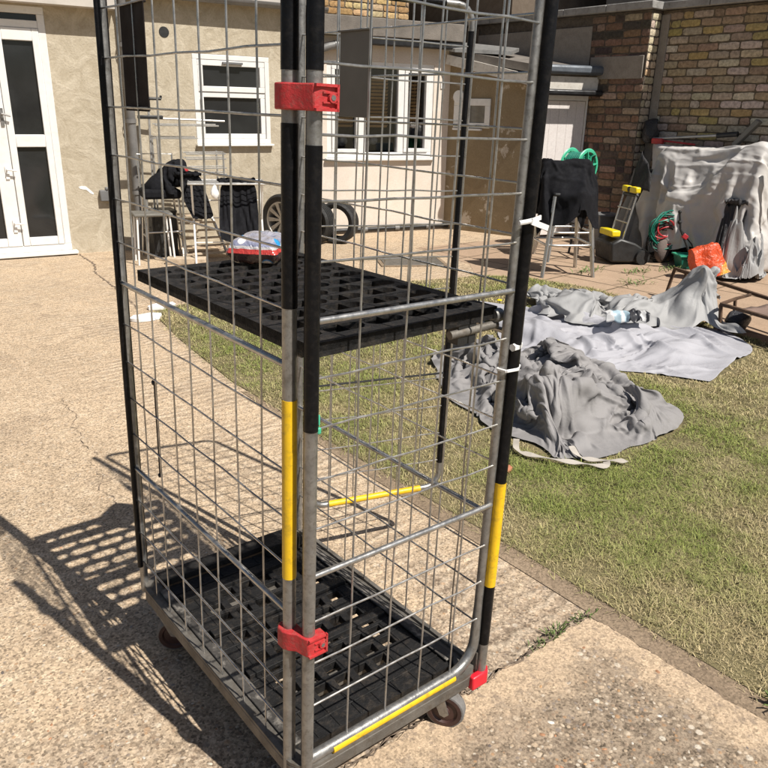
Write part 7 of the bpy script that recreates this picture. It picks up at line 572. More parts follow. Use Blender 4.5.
3,-5,-2,0,2,1,0,-2,0,1,1,0,4,0,-3,1,0,0,2,0,-5,-1,0,0,0,2,0,0,0,0,0,-1,-1,-1,1,1,0,1,-2,0,-1,0,1,0,-1,0,-1,1,0,2,-2,3,1,0,0,-4,0,-2,0,1,3,-2,-5,0,2,0,2,1,0,-1,1,-1,0,4,1,-2,0,3,-2,-1,-2,-3,1,-2,1,1,0,1,0,0,0,0,-1,0,-1,0,1,0,0,0,-1,0,2,-1,-1,-1,0,0,1,-1,0,3,0,-1,-2,-2,-1,0,1,0,2,2,-8,1,0,-1,0,0,1,1,2,
1,2,-2,4,0,-1,5,-2,-2,-1,-4,-1,-2,3,0,1,1,-1,0,-1,-1,-1,1,0,1,0,0,1,0,0,0,1,-1,0,0,0,-3,1,-1,0,1,0,1,0,0,0,-1,-1,0,-2,0,-3,0,-1,0,-3,1,1,2,0,2,-1,2,1,3,0,1,-5,0,7,-4,-2,0,1,-1,1,1,-1,0,-1,-1,-1,0,0,0,1,0,0,0,0,0,1,-1,0,1,-1,-2,3,-2,-1,0,1,-1,0,0,1,2,2,1,-1,1,-3,-2,-1,-1,-2,0,1,1,-1,0,-3,1,-1,2,5,0,
-1,3,0,-3,-2,-1,0,1,1,0,-2,0,-1,-1,0,-1,0,0,2,0,1,0,0,-1,1,-1,0,0,-1,0,2,-2,-1,0,1,0,0,0,0,0,0,2,0,0,1,0,-5,0,0,1,2,-1,3,-2,-4,-2,-1,0,1,5,0,2,0,0,-4,-1,1,0,0,-1,-1,0,0,-1,0,-2,0,1,1,0,1,0,-1,-1,1,-1,1,0,0,0,1,0,-1,0,1,0,-1,0,-1,1,1,1,-2,2,0,0,0,1,-3,-2,-1,-1,5,-3,1,-1,-4,-1,-1,2,6,1,0,-1,-2,-2,1,1,
0,-1,-1,-1,0,-1,0,-1,1,-1,0,0,1,-1,0,0,0,-1,1,0,1,0,0,1,0,0,1,0,0,0,-1,0,-1,1,0,1,-2,1,1,1,0,0,-1,-2,-2,-4,-1,0,4,-1,-3,0,-1,5,1,2,-4,-3,0,1,1,1,-1,-1,-1,-1,0,0,0,-1,0,0,0,0,0,0,-1,-1,0,0,1,1,1,0,1,0,1,1,1,0,-1,-1,-1,0,-1,1,0,0,-1,1,1,1,0,-1,-1,0,-2,0,-2,-4,4,-2,-2,-2,5,0,-1,-3,-2,1,2,1,0,0,-1,-2,-1,
0,0,0,0,1,-1,0,0,-1,-1,0,-1,0,1,1,1,1,1,0,1,1,1,0,0,-2,0,-1,-1,1,-1,0,0,0,0,0,2,0,0,-2,-1,0,-1,0,0,-3,1,-3,-1,4,1,-3,-3,1,1,1,0,0,0,-1,-1,0,0,0,0,0,-1,-1,1,-1,0,-2,0,1,0,0,1,1,1,1,0,1,1,1,0,-1,0,-2,-1,0,-1,0,0,0,0,0,1,-1,2,-1,0,-2,0,0,0,1,0,-2,-2,-3,3,-1,-3,1,0,0,0,1,0,0,0,0,-1,-1,0,0,-1,0,0,-1,0,-1,
1,-1,0,1,1,1,2,0,1,0,1,1,-1,0,0,-1,-2,-1,0,-1,1,0,-1,0,1,0,1,-1,0,-1,1,-1,0,1,0,1,-1,-3,-2,3,-2,-1,0,0,0,1,0,0,0,0,-1,-1,0,0,-1,0,-1,0,0,0,1,0,1,0,1,0,1,1,1,0,1,0,-1,0,-1,-1,-1,0,-1,-1,0,0,-1,1,1,-1,1,0,0,0,0,-1,1,0,0,0,-1,1,-1,-4,2,-3,0,1,1,0,0,-1,0,0,0,0,-1,0,-1,1,0,-1,0,0,0,0,1,1,1,-1,1,1,1,1,1,0,
-1,-1,-1,0,-1,0,0,-1,0,-1,-1,0,0,0,1,0,-1,0,0,0,1,-1,1,-1,0,1,0,0,-4,1,1,2,2,3,4,4,5,2,3,4,4,3,0,1,1,2,1,1,2,5,6,2,2,-3,-1,-2,-1,-1,1,3,4,6,-4,-2,-2,-2,2,2,2,1,-3,-4,-4,-4,-3,-4,-5,-7,-8,-8,-7,-5,-1,-1,1,0,0,-1,0,0,10,0,0,0,0,-1,0,-1,1,0,-1,0,0,1,-1,0,0,0,1,0,-1,1,0,0,1,0,0,0,0,1,-1,0,-1,1,1,-1,3,-1,
0,0,-1,-1,0,1,1,-1,1,0,1,1,0,-2,-3,2,0,-8,3,3,-2,-6,-1,9,0,0,1,0,0,0,0,-1,0,-1,-1,1,1,1,0,-1,0,0,0,0,0,1,0,0,0,1,-1,2,-1,0,-1,-1,1,-1,2,1,0,0,-1,-1,0,1,0,0,1,-1,1,0,0,2,0,0,-9,-5,3,-5,-4,2,7,-2,10,0,0,-1,1,1,-1,-1,1,-1,0,0,-1,0,1,1,0,1,-1,0,0,-1,-1,1,1,0,-1,2,-1,0,1,0,-1,0,1,0,-1,0,-2,3,0,0,0,0,1,-1,
0,-1,1,1,-1,1,0,0,-1,-2,-3,-4,-2,-3,3,9,0,0,1,0,0,1,0,-1,0,-1,0,0,0,1,0,1,0,0,1,-1,-1,-1,-1,1,1,0,0,2,-1,-1,0,0,0,0,-1,1,-2,1,0,1,-1,1,0,0,0,0,0,0,0,0,1,0,1,-1,0,-2,-2,-3,-4,0,10,0,0,0,0,0,0,0,0,0,0,-1,0,1,0,0,1,0,1,-1,-1,-1,0,0,0,-1,1,1,0,0,0,0,0,0,-1,1,-4,3,0,1,-1,1,-1,0,0,0,0,0,0,0,0,0,1,0,1,-1,0,
1,-1,-1,-8,11,0,0,0,0,0,-1,0,1,-1,0,0,-1,0,0,1,0,1,-1,1,-1,-1,1,-1,1,0,0,0,-1,2,-2,1,-1,1,0,0,-1,0,0,-1,1,0,-1,0,-2,1,0,1,-1,1,0,0,1,0,0,1,0,0,0,0,0,10,0,0,0,0,0,1,0,-1,0,-1,0,0,0,0,0,0,0,1,-1,1,-1,0,1,0,1,0,0,0,-1,0,0,0,1,0,0,0,-4,2,0,0,-1,1,-1,0,-2,0,-2,3,0,1,-1,0,1,1,0,0,0,1,0,1,10,0,0,0,0,0,0,0,
0,0,0,-1,0,0,0,0,-1,0,0,1,0,0,1,0,0,1,1,0,-1,0,-1,-1,1,0,1,-1,0,-1,0,0,-1,1,0,-1,-2,0,-1,4,-2,0,0,1,-1,0,1,0,1,0,0,1,0,9,0,1,-1,0,0,0,1,0,0,1,0,-1,0,0,-1,0,0,0,-1,1,0,0,1,1,0,1,0,0,-1,0,-2,0,2,-1,0,1,0,-3,1,0,1,-2,0,0,0,1,-2,-1,2,-1,0,0,1,-1,1,0,0,1,0,-4,8,2,-1,1,-1,0,1,-1,1,1,-1,0,0,1,0,-1,0,-1,1,0,
-1,1,0,-1,1,1,0,0,0,0,0,0,-1,0,2,0,0,0,-1,-2,1,-1,0,0,0,1,1,-4,3,-1,1,-1,-1,-1,1,0,0,1,0,-3,-1,8,0,1,0,0,1,-1,1,0,0,1,0,1,-1,0,0,-1,1,-1,1,-2,0,0,1,0,0,1,0,0,0,1,0,-1,0,1,1,0,1,0,-3,-1,0,1,-1,1,1,-4,4,-1,0,-3,1,0,-1,0,0,1,0,-4,-1,1,9,0,0,0,1,-1,1,0,0,0,1,0,0,0,0,0,0,-1,1,-1,1,0,-1,0,0,0,0,0,1,0,0,0,
1,0,0,0,1,0,0,-1,-1,0,0,0,1,0,0,-2,0,-2,3,-2,-1,1,-1,0,1,-5,0,1,1,8,1,0,0,0,1,-1,0,1,0,0,1,0,0,0,0,0,-1,0,-1,2,-1,0,-1,0,1,0,0,0,1,0,1,0,0,0,0,0,1,-1,0,-1,-1,1,0,0,0,-1,-1,-3,1,0,1,2,-1,-1,2,-5,0,0,-1,0,9,0,0,1,0,-1,1,0,0,0,1,-1,1,-1,0,1,-1,0,0,0,0,0,-1,1,0,0,0,1,-1,0,1,-2,2,0,-1,2,0,-1,1,-1,0,0,-1,
-1,1,-1,-1,-1,0,-1,1,2,1,-1,1,-5,1,0,-2,0,0,9,0,0,0,0,1,0,0,0,0,-1,0,-1,2,0,0,0,0,0,0,-1,-1,2,-1,0,0,0,1,0,0,0,0,-2,2,1,-1,0,1,-1,0,0,1,0,-1,-1,-1,0,-1,0,0,1,1,0,0,-3,-1,0,0,0,0,0,8,1,1,0,0,0,0,1,-1,0,-1,0,0,0,1,0,1,0,-2,0,0,1,-1,0,0,0,1,-1,1,0,0,1,-1,0,1,0,0,0,0,0,0,0,0,1,-1,-1,-1,-1,0,0,0,0,-1,-1,
-2,0,0,1,1,-1,1,8,1,0,1,0,1,0,0,-1,-1,1,-2,0,1,-1,1,0,0,0,1,-1,0,0,-1,1,0,0,0,1,0,0,0,1,-2,2,0,0,-1,0,0,0,2,1,0,-1,-3,0,1,-1,0,0,0,-1,-3,1,0,0,0,1,0,0,9,0,0,0,1,0,1,0,0,-1,-1,-1,0,0,0,0,0,0,0,0,1,-1,0,1,-2,1,2,0,0,0,0,1,0,0,-1,0,0,1,0,0,0,1,1,0,-2,0,-1,-1,0,0,0,-1,-1,-1,2,-2,0,1,0,1,-1,8,0,1,0,1,0,0,
0,0,0,-1,0,-1,-1,-1,0,1,-1,2,0,0,-1,0,0,1,-1,-1,4,-1,2,-1,0,-1,0,1,1,0,-1,1,0,0,1,-1,0,-1,-1,0,0,0,0,-1,0,-1,1,0,0,0,0,0,0,1,7,0,1,1,0,0,1,-1,0,1,-2,2,-1,-2,0,-1,0,0,1,1,-1,1,-2,1,0,0,0,0,1,2,1,-1,0,0,0,0,0,1,0,-1,1,0,-1,-1,0,0,0,0,1,-1,-1,0,1,0,-1,1,0,0,0,1,-1,4,3,1,1,1,1,-1,0,-1,0,1,-1,0,-2,0,1,-1,
0,1,-1,1,-2,1,0,1,0,-1,-2,4,0,1,0,0,1,-1,0,0,0,0,0,0,0,-1,0,0,-1,0,1,-1,0,-1,0,2,2,-2,2,0,-1,0,0,0,3,3,2,1,1,1,1,-1,-1,-2,0,0,-1,0,1,0,-1,2,-1,0,-2,3,-1,-1,0,2,-1,1,1,-1,1,0,0,-1,-1,2,0,0,0,0,0,-1,0,-1,0,0,0,0,-1,-1,1,2,1,1,1,-1,-1,0,0,0,-1,2,1,4,1,2,0,0,0,-1,0,0,0,0,-1,0,0,1,0,-1,-1,1,1,0,-3,1,1,1,
-1,-2,3,0,1,0,0,0,-1,1,0,0,0,-1,1,-1,0,-1,0,1,-2,0,2,-1,0,0,2,0,0,0,0,-1,0,1,3,0,1,4,0,1,1,-1,1,-1,-1,0,0,0,0,1,0,0,-1,0,0,0,1,-1,0,0,1,1,-1,-4,3,1,0,0,0,1,0,0,0,0,0,-1,0,0,-1,1,-2,1,1,-1,0,-1,1,0,1,0,0,-1,1,-1,0,4,-1,0,2,2,1,-1,2,0,0,1,-1,1,-1,-1,-1,1,1,-1,-1,0,1,-1,1,0,0,0,1,0,-1,-3,3,2,-1,1,-1,0,
0,0,0,1,-1,0,-1,1,-1,0,1,0,0,0,-2,0,0,0,0,-1,1,0,1,0,4,0,0,0,2,1,1,0,1,1,-1,3,-2,0,-2,-1,2,0,-1,1,-1,0,-1,3,0,-1,0,-3,2,2,-1,-4,4,2,-1,-1,1,-1,0,0,0,0,0,1,-2,-1,2,0,0,0,-2,0,0,-1,0,0,1,0,1,0,0,5,0,-1,0,2,1,0,1,1,0,2,0,0,-1,-1,-1,-1,1,0,0,1,0,1,1,0,-1,-1,-1,-3,0,2,1,-3,6,-1,0,-2,1,-1,1,0,0,0,-1,0,0,0,
1,0,-1,0,-1,-2,0,0,1,0,1,-1,1,0,6,0,0,-1,0,1,1,1,0,2,0,0,1,-1,-1,0,0,-1,0,1,0,0,1,3,-1,-1,-1,0,-2,-2,-2,0,2,-2,6,-3,2,-1,0,0,0,1,0,-1,-1,1,0,-1,1,-1,-1,-1,0,0,2,0,0,0,0,0,0,6,1,0,0,-2,1,2,0,0,0,1,0,1,0,0,-1,-1,1,-1,1,1,-2,3,-1,0,0,1,0,-1,-2,-1,-1,-1,0,1,3,-4,4,-1,0,0,0,0,-1,0,0,0,0,-1,-1,0,0,1,1,1,1,
-1,0,0,0,0,8,0,0,-1,0,-1,1,1,1,0,0,0,0,1,1,-1,0,-2,1,-1,0,1,0,-3,-1,-1,-1,0,3,2,-1,-1,-2,-1,1,3,-1,0,3,-1,1,-1,-2,0,1,0,0,-1,-1,0,-1,1,0,1,1,0,2,0,0,0,0,8,0,1,0,-2,0,-1,3,1,0,-1,0,1,1,0,0,-2,-1,1,0,0,0,-2,1,-1,0,0,0,-1,0,1,0,-2,-1,-1,3,2,-1,0,2,-1,0,-3,1,1,0,-1,0,-2,-1,1,1,2,2,0,1,0,-1,0,-2,0,9,-2,0,
0,1,-2,1,-1,3,1,0,0,0,0,1,0,-1,-1,0,0,0,-1,1,0,0,0,-1,0,0,-1,0,0,0,-2,-1,1,2,1,0,0,0,-1,1,0,-1,0,0,-2,-1,1,1,1,0,0,0,0,1,0,-1,0,0,8,-1,-1,0,0,0,0,1,-1,3,1,0,0,1,-1,0,0,-1,0,0,0,0,0,0,0,-1,0,0,1,1,-1,-2,1,-2,-2,1,3,-1,0,1,0,0,1,-1,0,0,-2,0,1,0,0,0,0,0,0,0,0,-1,0,0,1,7,0,-1,0,-1,0,-1,0,3,0,2,0,1,0,1,
-2,0,1,0,-1,0,0,-2,-1,1,1,1,1,0,0,0,0,-3,2,-3,-1,1,1,1,-1,1,0,0,1,0,-3,1,0,0,-1,1,0,0,0,-1,1,-1,1,-1,1,-1,7,-2,1,-1,-1,0,0,1,0,1,1,2,-1,1,-2,2,1,-1,0,0,0,0,-1,0,0,0,0,0,1,0,1,-1,0,-2,1,-3,1,0,0,1,1,-1,1,0,-2,2,-1,0,0,0,0,1,0,-1,1,-1,0,0,1,-1,1,7,0,-1,-1,0,0,-1,-1,1,2,-1,3,5,-1,-1,0,-1,1,0,0,0,-1,1,
-1,-3,-2,-3,-4,-1,3,3,4,1,0,-2,-1,0,0,1,0,0,-1,0,-1,-1,2,2,1,-1,1,-1,0,0,0,0,0,0,0,1,1,0,7,0,-1,0,-1,0,0,1,0,-2,1,-1,-3,1,3,1,1,0,-1,0,-2,-3,-1,-1,0,0,1,1,-2,-3,0,3,3,2,1,-1,-1,1,0,0,-1,0,0,-1,5,0,2,-1,0,-1,0,-1,1,0,0,0,1,1,0,1,1,8,0,-1,-1,0,0,1,0,-2,-1,1,-3,-2,-1,0,0,0,0,0,-1,0,5,-2,-1,0,0,0,0,0,-1,
-2,-1,0,1,1,2,1,0,-1,0,0,0,0,4,2,1,0,1,-1,0,-1,1,-1,1,1,0,0,0,1,1,0,8,0,-1,0,1,-1,0,-1,-2,2,-6,0,-1,2,0,0,3,-3,0,-1,0,-2,2,0,0,0,1,3,3,2,-3,-5,-3,1,2,0,-2,-1,-1,0,1,1,5,3,0,1,1,-2,1,-2,1,-1,1,1,0,0,0,1,1,-1,0,9,0,-1,0,0,0,0,-2,-1,-6,6,-1,-3,-2,0,1,1,5,0,-1,-3,-2,-1,1,2,4,3,1,0,-1,1,-2,-3,-5,2,-1,-1,
-3,-2,0,-3,1,0,6,4,2,3,1,-2,1,-1,1,-1,-1,-1,0,1,2,-1,2,-1,7,0,1,-1,-1,1,0,-4,-3,0,-3,2,0,1,0,-1,-4,-2,0,2,3,1,1,0,-2,-4,-2,2,-3,0,1,1,3,9,-3,-2,-3,-1,1,-1,1,2,-3,-4,0,3,5,5,2,1,1,0,0,0,1,1,-1,-3,1,-2,2,8,0,0,-1,0,1,-4,-2,-1,-1,1,-5,4,0,0,0,0,0,0,0,0,0,0,0,0,0,-2,-6,2,0,0,2,8,-3,-1,-3,-1,2,-1,0,-1,1,
5,-2,1,1,-2,2,5,1,1,-2,-1,2,-1,1,2,-1,-2,0,0,7,1,0,0,0,-2,-4,-1,-1,-1,-3,4,0,0,0,1,-1,0,0,0,0,0,0,0,0,0,0,0,-2,0,0,4,0,-2,-3,-1,1,0,0,0,1,-2,2,6,-3,-1,0,3,2,3,0,2,1,-3,1,0,-1,2,-2,-1,0,8,0,1,1,-1,-4,-3,-2,0,1,0,-1,0,0,0,1,-1,0,0,0,0,0,0,0,0,0,0,0,0,-1,1,2,-2,-2,-1,1,0,-1,1,0,0,0,-2,1,6,-2,-1,0,3,2,2,
2,1,2,0,0,-1,0,0,-1,-1,8,1,0,0,-2,-5,-2,1,-1,0,0,0,0,0,0,1,-1,0,0,0,0,0,0,0,0,0,0,0,0,0,2,0,-3,-2,0,0,0,1,-1,0,1,1,0,-2,0,6,-1,-2,0,3,3,-2,-1,1,1,5,3,-2,2,-1,-1,8,0,1,-1,-6,-3,2,-1,1,-1,1,-1,0,1,-1,0,0,0,0,-1,0,0,0,2,-1,0,1,0,0,0,0,-1,-2,0,0,0,0,-1,1,0,0,1,-1,0,-1,-1,6,2,-2,0,0,3,-1,0,1,-2,6,5,0,0,
-1,8,0,0,-4,-4,1,0,0,-1,1,-1,0,0,0,1,-2,2,-2,0,1,-1,0,0,-1,3,0,-1,0,0,1,-1,-2,0,-1,0,0,0,1,-1,1,0,0,2,0,-1,-1,-2,4,4,-3,3,-2,3,-1,0,0,-2,7,4,1,-2,9,0,-4,-6,1,1,-1,0,1,0,0,0,0,-1,1,-1,0,1,-1,0,0,0,0,0,-1,2,-1,1,0,-1,0,-2,-1,0,1,0,0,-1,1,-1,1,0,0,2,2,-1,-2,-2,1,6,-4,4,-1,2,0,-1,0,-3,8,3,1,9,-1,-8,0,1,
0,-1,1,1,0,0,0,-2,1,0,0,0,0,0,0,0,0,-1,0,0,-1,3,-1,-1,0,-1,-1,0,0,-1,1,0,0,0,0,0,-1,0,0,1,3,1,-1,-2,-1,5,-2,3,-1,1,1,0,-1,-3,9,1,10,-10,1,0,0,-1,1,-1,-1,0,0,1,2,-1,0,0,1,1,0,-1,1,-1,1,-1,0,-1,-1,1,0,-1,-1,-1,0,0,1,-1,0,0,1,1,-1,1,0,0,-1,-1,1,1,1,0,-1,2,0,2,0,1,0,0,0,-3,9,)),
'blackcloth':(28,28,2,(4.7123, 3.0053, 0.4442),0.0022,(0,8,4,10,13,17,18,12,6,4,2,3,9,17,11,-14,14,18,11,6,12,14,12,13,14,16,18,20,21,4,-6,4,0,0,1,0,0,2,0,1,0,-7,-7,6,8,-1,-4,-2,5,1,0,0,0,1,1,0,0,-2,11,-5,-3,-2,2,-1,1,1,0,1,0,1,3,-8,-8,13,0,-2,3,0,-1,-1,1,1,1,0,0,-1,-5,13,-6,-5,0,-2,1,0,1,0,1,1,0,0,3,-5,2,0,3,1,0,-1,0,0,1,1,0,-1,-2,-7,13,-2,-8,-1,-3,0,0,
0,1,-4,3,1,-2,1,2,0,7,1,1,0,-1,0,1,0,0,0,0,-5,-8,11,0,-4,-6,-1,-4,0,2,1,-2,0,-1,4,-2,5,4,0,3,1,0,1,-2,0,1,1,0,-3,-14,1,12,-1,0,-8,-3,-3,-3,2,2,0,-2,1,2,9,3,0,-2,-1,1,2,-1,0,0,1,-1,-1,-17,0,9,9,3,1,-4,-6,-4,-3,-1,3,0,3,2,7,2,-1,2,-4,-1,0,0,-1,1,1,-1,0,-18,1,11,1,1,10,2,1,-9,-4,-4,-1,1,5,1,5,2,1,1,0,
-2,-2,-2,-1,1,0,0,0,-14,3,11,3,2,-12,13,11,3,-1,-11,-4,-3,2,5,1,4,0,1,1,0,0,-2,-3,-1,1,1,-1,-7,-3,13,3,1,0,-16,0,11,12,10,-3,-11,-4,1,2,1,4,-1,0,1,-1,1,-3,0,1,1,-2,-2,-10,17,-2,4,-3,-10,-7,-10,-1,8,13,12,-7,-5,-1,2,1,-1,0,-2,1,1,0,0,1,0,-1,2,-12,16,-4,1,-16,-6,-3,18,-6,-16,-11,1,14,12,-8,0,-1,2,-2,
-1,0,-1,0,1,1,2,0,3,-10,12,-2,-6,-5,12,-1,2,18,0,0,-8,-19,-2,18,-1,-2,0,1,-2,-2,-1,0,0,2,3,1,2,-7,10,-6,-12,0,3,0,0,3,17,-1,-2,0,1,-17,-7,18,-6,2,-3,-2,0,0,-1,2,1,2,1,2,-1,-9,-1,6,1,-6,-1,1,-6,1,0,5,7,1,0,-10,-9,6,2,3,0,-1,0,1,1,1,2,0,-2,-3,-2,-3,-3,-4,2,1,-2,2,12,1,-4,-1,1,3,2,-6,-1,-1,0,1,1,1,0,0,
1,1,2,-2,0,0,-1,-2,-4,-6,-4,2,-3,11,-2,-3,-5,0,-1,-1,6,-1,2,1,1,0,1,1,0,0,-2,-2,-2,10,3,-4,1,2,0,-7,-2,-1,-5,2,6,5,3,3,-2,-4,-5,3,0,1,1,-1,-1,-3,-2,-1,0,-4,-2,7,13,-5,-5,-3,3,-1,7,-12,-5,-1,-1,0,4,9,5,9,-5,-2,-1,1,0,-2,1,-1,2,0,4,-13,4,0,14,2,1,-7,1,-6,-16,6,6,11,5,2,-13,6,-5,1,-1,-4,-1,1,0,2,1,0,-1,
3,-5,-3,4,-5,13,4,2,-3,-2,-8,13,8,-3,-10,-10,17,-1,-2,-1,0,-5,-1,-1,2,1,1,-1,0,2,3,-10,2,6,-9,9,8,2,4,10,4,-12,-15,7,15,-2,-9,6,0,-3,0,-1,-2,0,-1,0,1,-1,1,7,-8,-2,0,8,-10,5,5,-5,11,-16,-8,14,8,-2,-11,6,0,-1,-2,3,-2,1,-2,0,-1,-1,1,-4,9,-2,-6,2,-4,10,-9,4,14,-2,-10,13,5,1,-8,-3,5,-1,1,-1,2,1,-1,-1,-2,
0,-1,1,-4,3,6,-6,-5,9,-9,8,-3,0,-11,7,7,2,-5,-4,2,3,-2,1,2,1,1,0,-1,-2,-1,0,1,-4,-3,14,-8,-9,0,10,-7,4,4,-7,8,1,1,-6,-1,2,1,0,1,4,0,2,0,1,-2,-2,-3,-3,0,-4,5,11,-3,-17,2,7,-5,0,-3,4,2,-2,-5,0,4,0,2,0,2,1,0,0,0,1,-1,-3,-7,1,0,-2,9,1,-9,-6,2,3,0,0,3,0,-4,-3,-1,7,1,1,-1,1,2,-1,0,0,0,0,-2,-2,-5,0,0,3,3,3,
-16,1,4,-1,245,-8,-12,-12,-12,-8,-8,-15,-18,-16,-16,-15,-13,-4,-12,-12,-4,-3,-3,1,1,-2,-3,-5,-9,-12,-12,-9,-4,8,-3,0,-1,-1,0,2,1,2,1,2,0,-2,-8,6,-4,-4,2,10,-3,-3,-1,1,0,1,0,0,1,6,6,1,-1,-2,1,-1,0,2,2,2,1,1,0,-4,-6,2,-3,8,-6,0,1,2,-1,1,0,1,0,2,5,0,7,-2,0,-2,1,1,2,2,1,0,1,0,-1,-6,0,5,-5,-2,3,1,0,1,-1,
1,0,1,3,3,-4,6,5,-1,-2,1,1,1,1,-1,2,0,-1,1,-1,-3,-2,1,3,0,1,0,-1,0,0,0,2,5,0,-4,2,8,0,1,-3,2,3,-1,0,-1,-1,2,-2,3,2,4,-8,-1,2,-1,2,0,-1,-1,2,5,3,-3,-1,-3,6,6,1,-2,-3,4,2,-2,-2,0,0,4,2,1,-5,8,-1,-7,0,-3,4,-4,0,6,7,-2,-1,7,-10,1,9,2,-1,-4,2,2,0,-1,0,2,1,2,2,-2,1,0,1,-1,-3,-3,-2,4,8,-1,1,-1,11,-5,-10,5,
8,0,-2,-4,6,-2,3,0,1,1,1,1,0,-4,2,1,-1,-1,-7,2,10,-3,1,-5,-8,2,12,-7,-10,7,7,-2,-6,3,2,1,2,-1,0,1,2,1,-6,2,0,-3,-1,-3,14,-7,-1,-12,-1,5,-3,2,15,-4,-11,7,3,-4,-1,2,1,2,0,0,1,0,1,-3,-1,0,-1,-5,13,-3,-2,-11,7,6,5,12,-11,-1,10,3,-12,7,-2,-2,1,1,1,1,0,1,0,0,-1,-2,-1,-5,11,1,-6,-7,10,3,-9,-6,7,7,-7,-12,5,
11,-7,1,-2,1,1,1,1,1,0,0,0,-1,-2,-4,6,3,-10,2,12,-1,-2,3,-3,3,-2,1,8,-7,-7,10,-1,-2,0,2,0,1,2,-1,0,-1,1,-3,-4,4,-2,10,3,-1,1,2,-1,-2,0,4,3,-1,-1,3,-12,9,-1,1,-3,1,1,1,0,0,1,0,-7,7,7,2,0,1,0,0,0,1,-2,-14,0,3,7,8,1,5,-2,-5,5,4,0,0,0,1,2,0,2,3,-1,-2,0,-1,-1,-1,1,0,-1,1,0,2,-3,-6,-2,2,7,10,5,-1,-1,1,0,0,
1,1,1,1,-2,0,-3,1,0,-1,2,0,-2,1,0,7,3,3,3,0,-1,-1,-3,2,0,0,0,0,1,1,1,1,-1,0,-6,-5,-12,-1,7,-1,1,3,5,6,13,2,2,-2,-3,-4,-2,3,8,-3,0,-1,-1,0,-2,-5,0,1,4,1,-2,1,-9,-12,-2,-2,1,0,3,9,-5,-9,3,6,6,3,-1,-3,-2,-3,-2,2,-2,-2,3,1,8,-2,1,-9,6,-1,-1,-4,-7,-9,0,-3,2,3,10,-1,-8,1,2,3,-14,0,6,-2,-3,4,-1,5,0,3,0,1,
-1,-8,7,-5,2,-1,-2,-12,-4,9,0,-14,6,11,2,0,-15,-2,2,5,-3,1,-1,4,1,3,1,0,0,0,-6,-2,7,-8,6,1,-1,-7,3,-12,21,-1,3,-3,-13,-5,6,0,6,0,5,-1,-1,-2,4,-1,2,0,-1,-1,-3,-4,7,-8,4,4,4,-9,23,-5,5,-7,-9,-4,2,2,0,5,3,1,6,-2,0,-1,-2,3,-3,3,0,-10,7,-7,8,-6,1,0,13,-5,4,-5,-6,-6,-1,3,0,1,2,6,-1,6,2,0,-1,-1,2,-3,1,-1,
-1,-13,14,-10,9,-1,-1,8,3,-3,-5,-6,-1,-1,3,-3,4,0,5,3,0,4,4,0,0,-2,-3,-2,2,0,-5,-7,12,-11,6,5,9,-1,-3,-4,-3,-1,-1,0,0,4,-2,8,0,-2,-1,3,4,4,-4,0,-2,3,-1,0,-10,0,10,-8,-1,10,-3,-2,-5,-2,-1,0,-1,0,5,-1,2,4,-3,2,-2,2,6,-2,0,-1,0,4,-1,-1,-7,0,3,0,10,-3,-5,-4,0,-2,1,-2,3,4,-2,-3,1,3,6,0,2,2,-3,0,0,-1,2,2,
-1,-6,1,4,-2,0,10,9,9,7,4,2,3,3,2,3,7,9,12,12,12,1,1,-8,-13,-10,-10,-10,-10,-7,-4,-1,-2,-4,16,1,0,-1,-1,0,0,0,1,0,1,-1,2,0,-1,-1,-1,-7,-3,5,2,0,-1,-1,-1,1,0,0,-5,12,2,-1,0,-1,1,1,1,1,1,0,-1,-2,0,2,-1,-1,-4,2,1,-1,0,-1,1,0,-1,0,-1,-3,10,0,2,-1,1,-1,1,1,1,1,0,1,-1,-2,-2,1,-2,1,1,-1,0,0,1,0,0,0,1,-4,-2,
9,0,1,0,1,1,-1,1,1,1,1,0,0,-1,-1,1,0,-1,-1,0,0,0,1,0,1,1,-4,-3,-2,9,0,1,1,0,1,0,-1,0,1,1,1,0,1,-1,-4,-2,6,1,0,0,0,-1,2,1,-3,-4,-5,1,11,-1,0,3,0,0,1,-2,-1,1,0,1,1,-4,-3,2,7,-4,2,2,1,0,0,1,0,-3,-10,0,4,13,0,-1,1,1,1,0,-1,-2,0,0,2,-5,1,1,-1,7,0,-1,0,-1,2,1,1,-3,-10,1,2,0,14,-1,0,-1,2,0,1,1,-2,0,-1,-1,0,
0,0,-1,2,4,-1,0,-1,0,3,-1,-10,2,2,2,1,15,-1,-2,-1,-1,3,1,1,0,0,1,-2,1,-1,0,-2,-2,6,-1,-1,2,1,1,-10,2,4,2,-1,-1,14,0,-1,-3,-1,1,4,3,0,-1,0,-3,1,1,-2,-1,-3,3,0,0,2,2,-6,0,5,2,0,-3,-5,9,3,-2,1,-1,0,4,3,0,1,-1,-1,-1,-1,-2,-1,-2,0,2,0,3,-4,-3,8,2,-3,-7,-2,-3,-4,3,8,2,2,1,1,4,2,-1,-2,0,-2,-2,-1,-1,-2,0,1,
3,-2,-4,8,-1,-6,-1,3,-4,-2,-4,0,0,7,8,2,2,2,1,-1,0,-2,-1,-3,0,-1,0,-2,1,2,-5,4,-7,-5,1,0,2,0,1,0,0,1,0,2,8,2,0,3,-1,1,1,-2,-1,0,0,-1,-1,5,-10,-4,-7,1,3,0,-1,0,0,0,-2,0,1,2,2,1,4,6,2,-2,-4,-2,0,0,-2,-3,0,-2,1,-5,1,0,-1,-1,1,2,1,1,1,2,1,-1,-1,0,-1,0,-2,3,-1,0,0,0,0,0,1,-2,1,0,-2,2,0,0,0,0,0,-1,3,0,3,0,
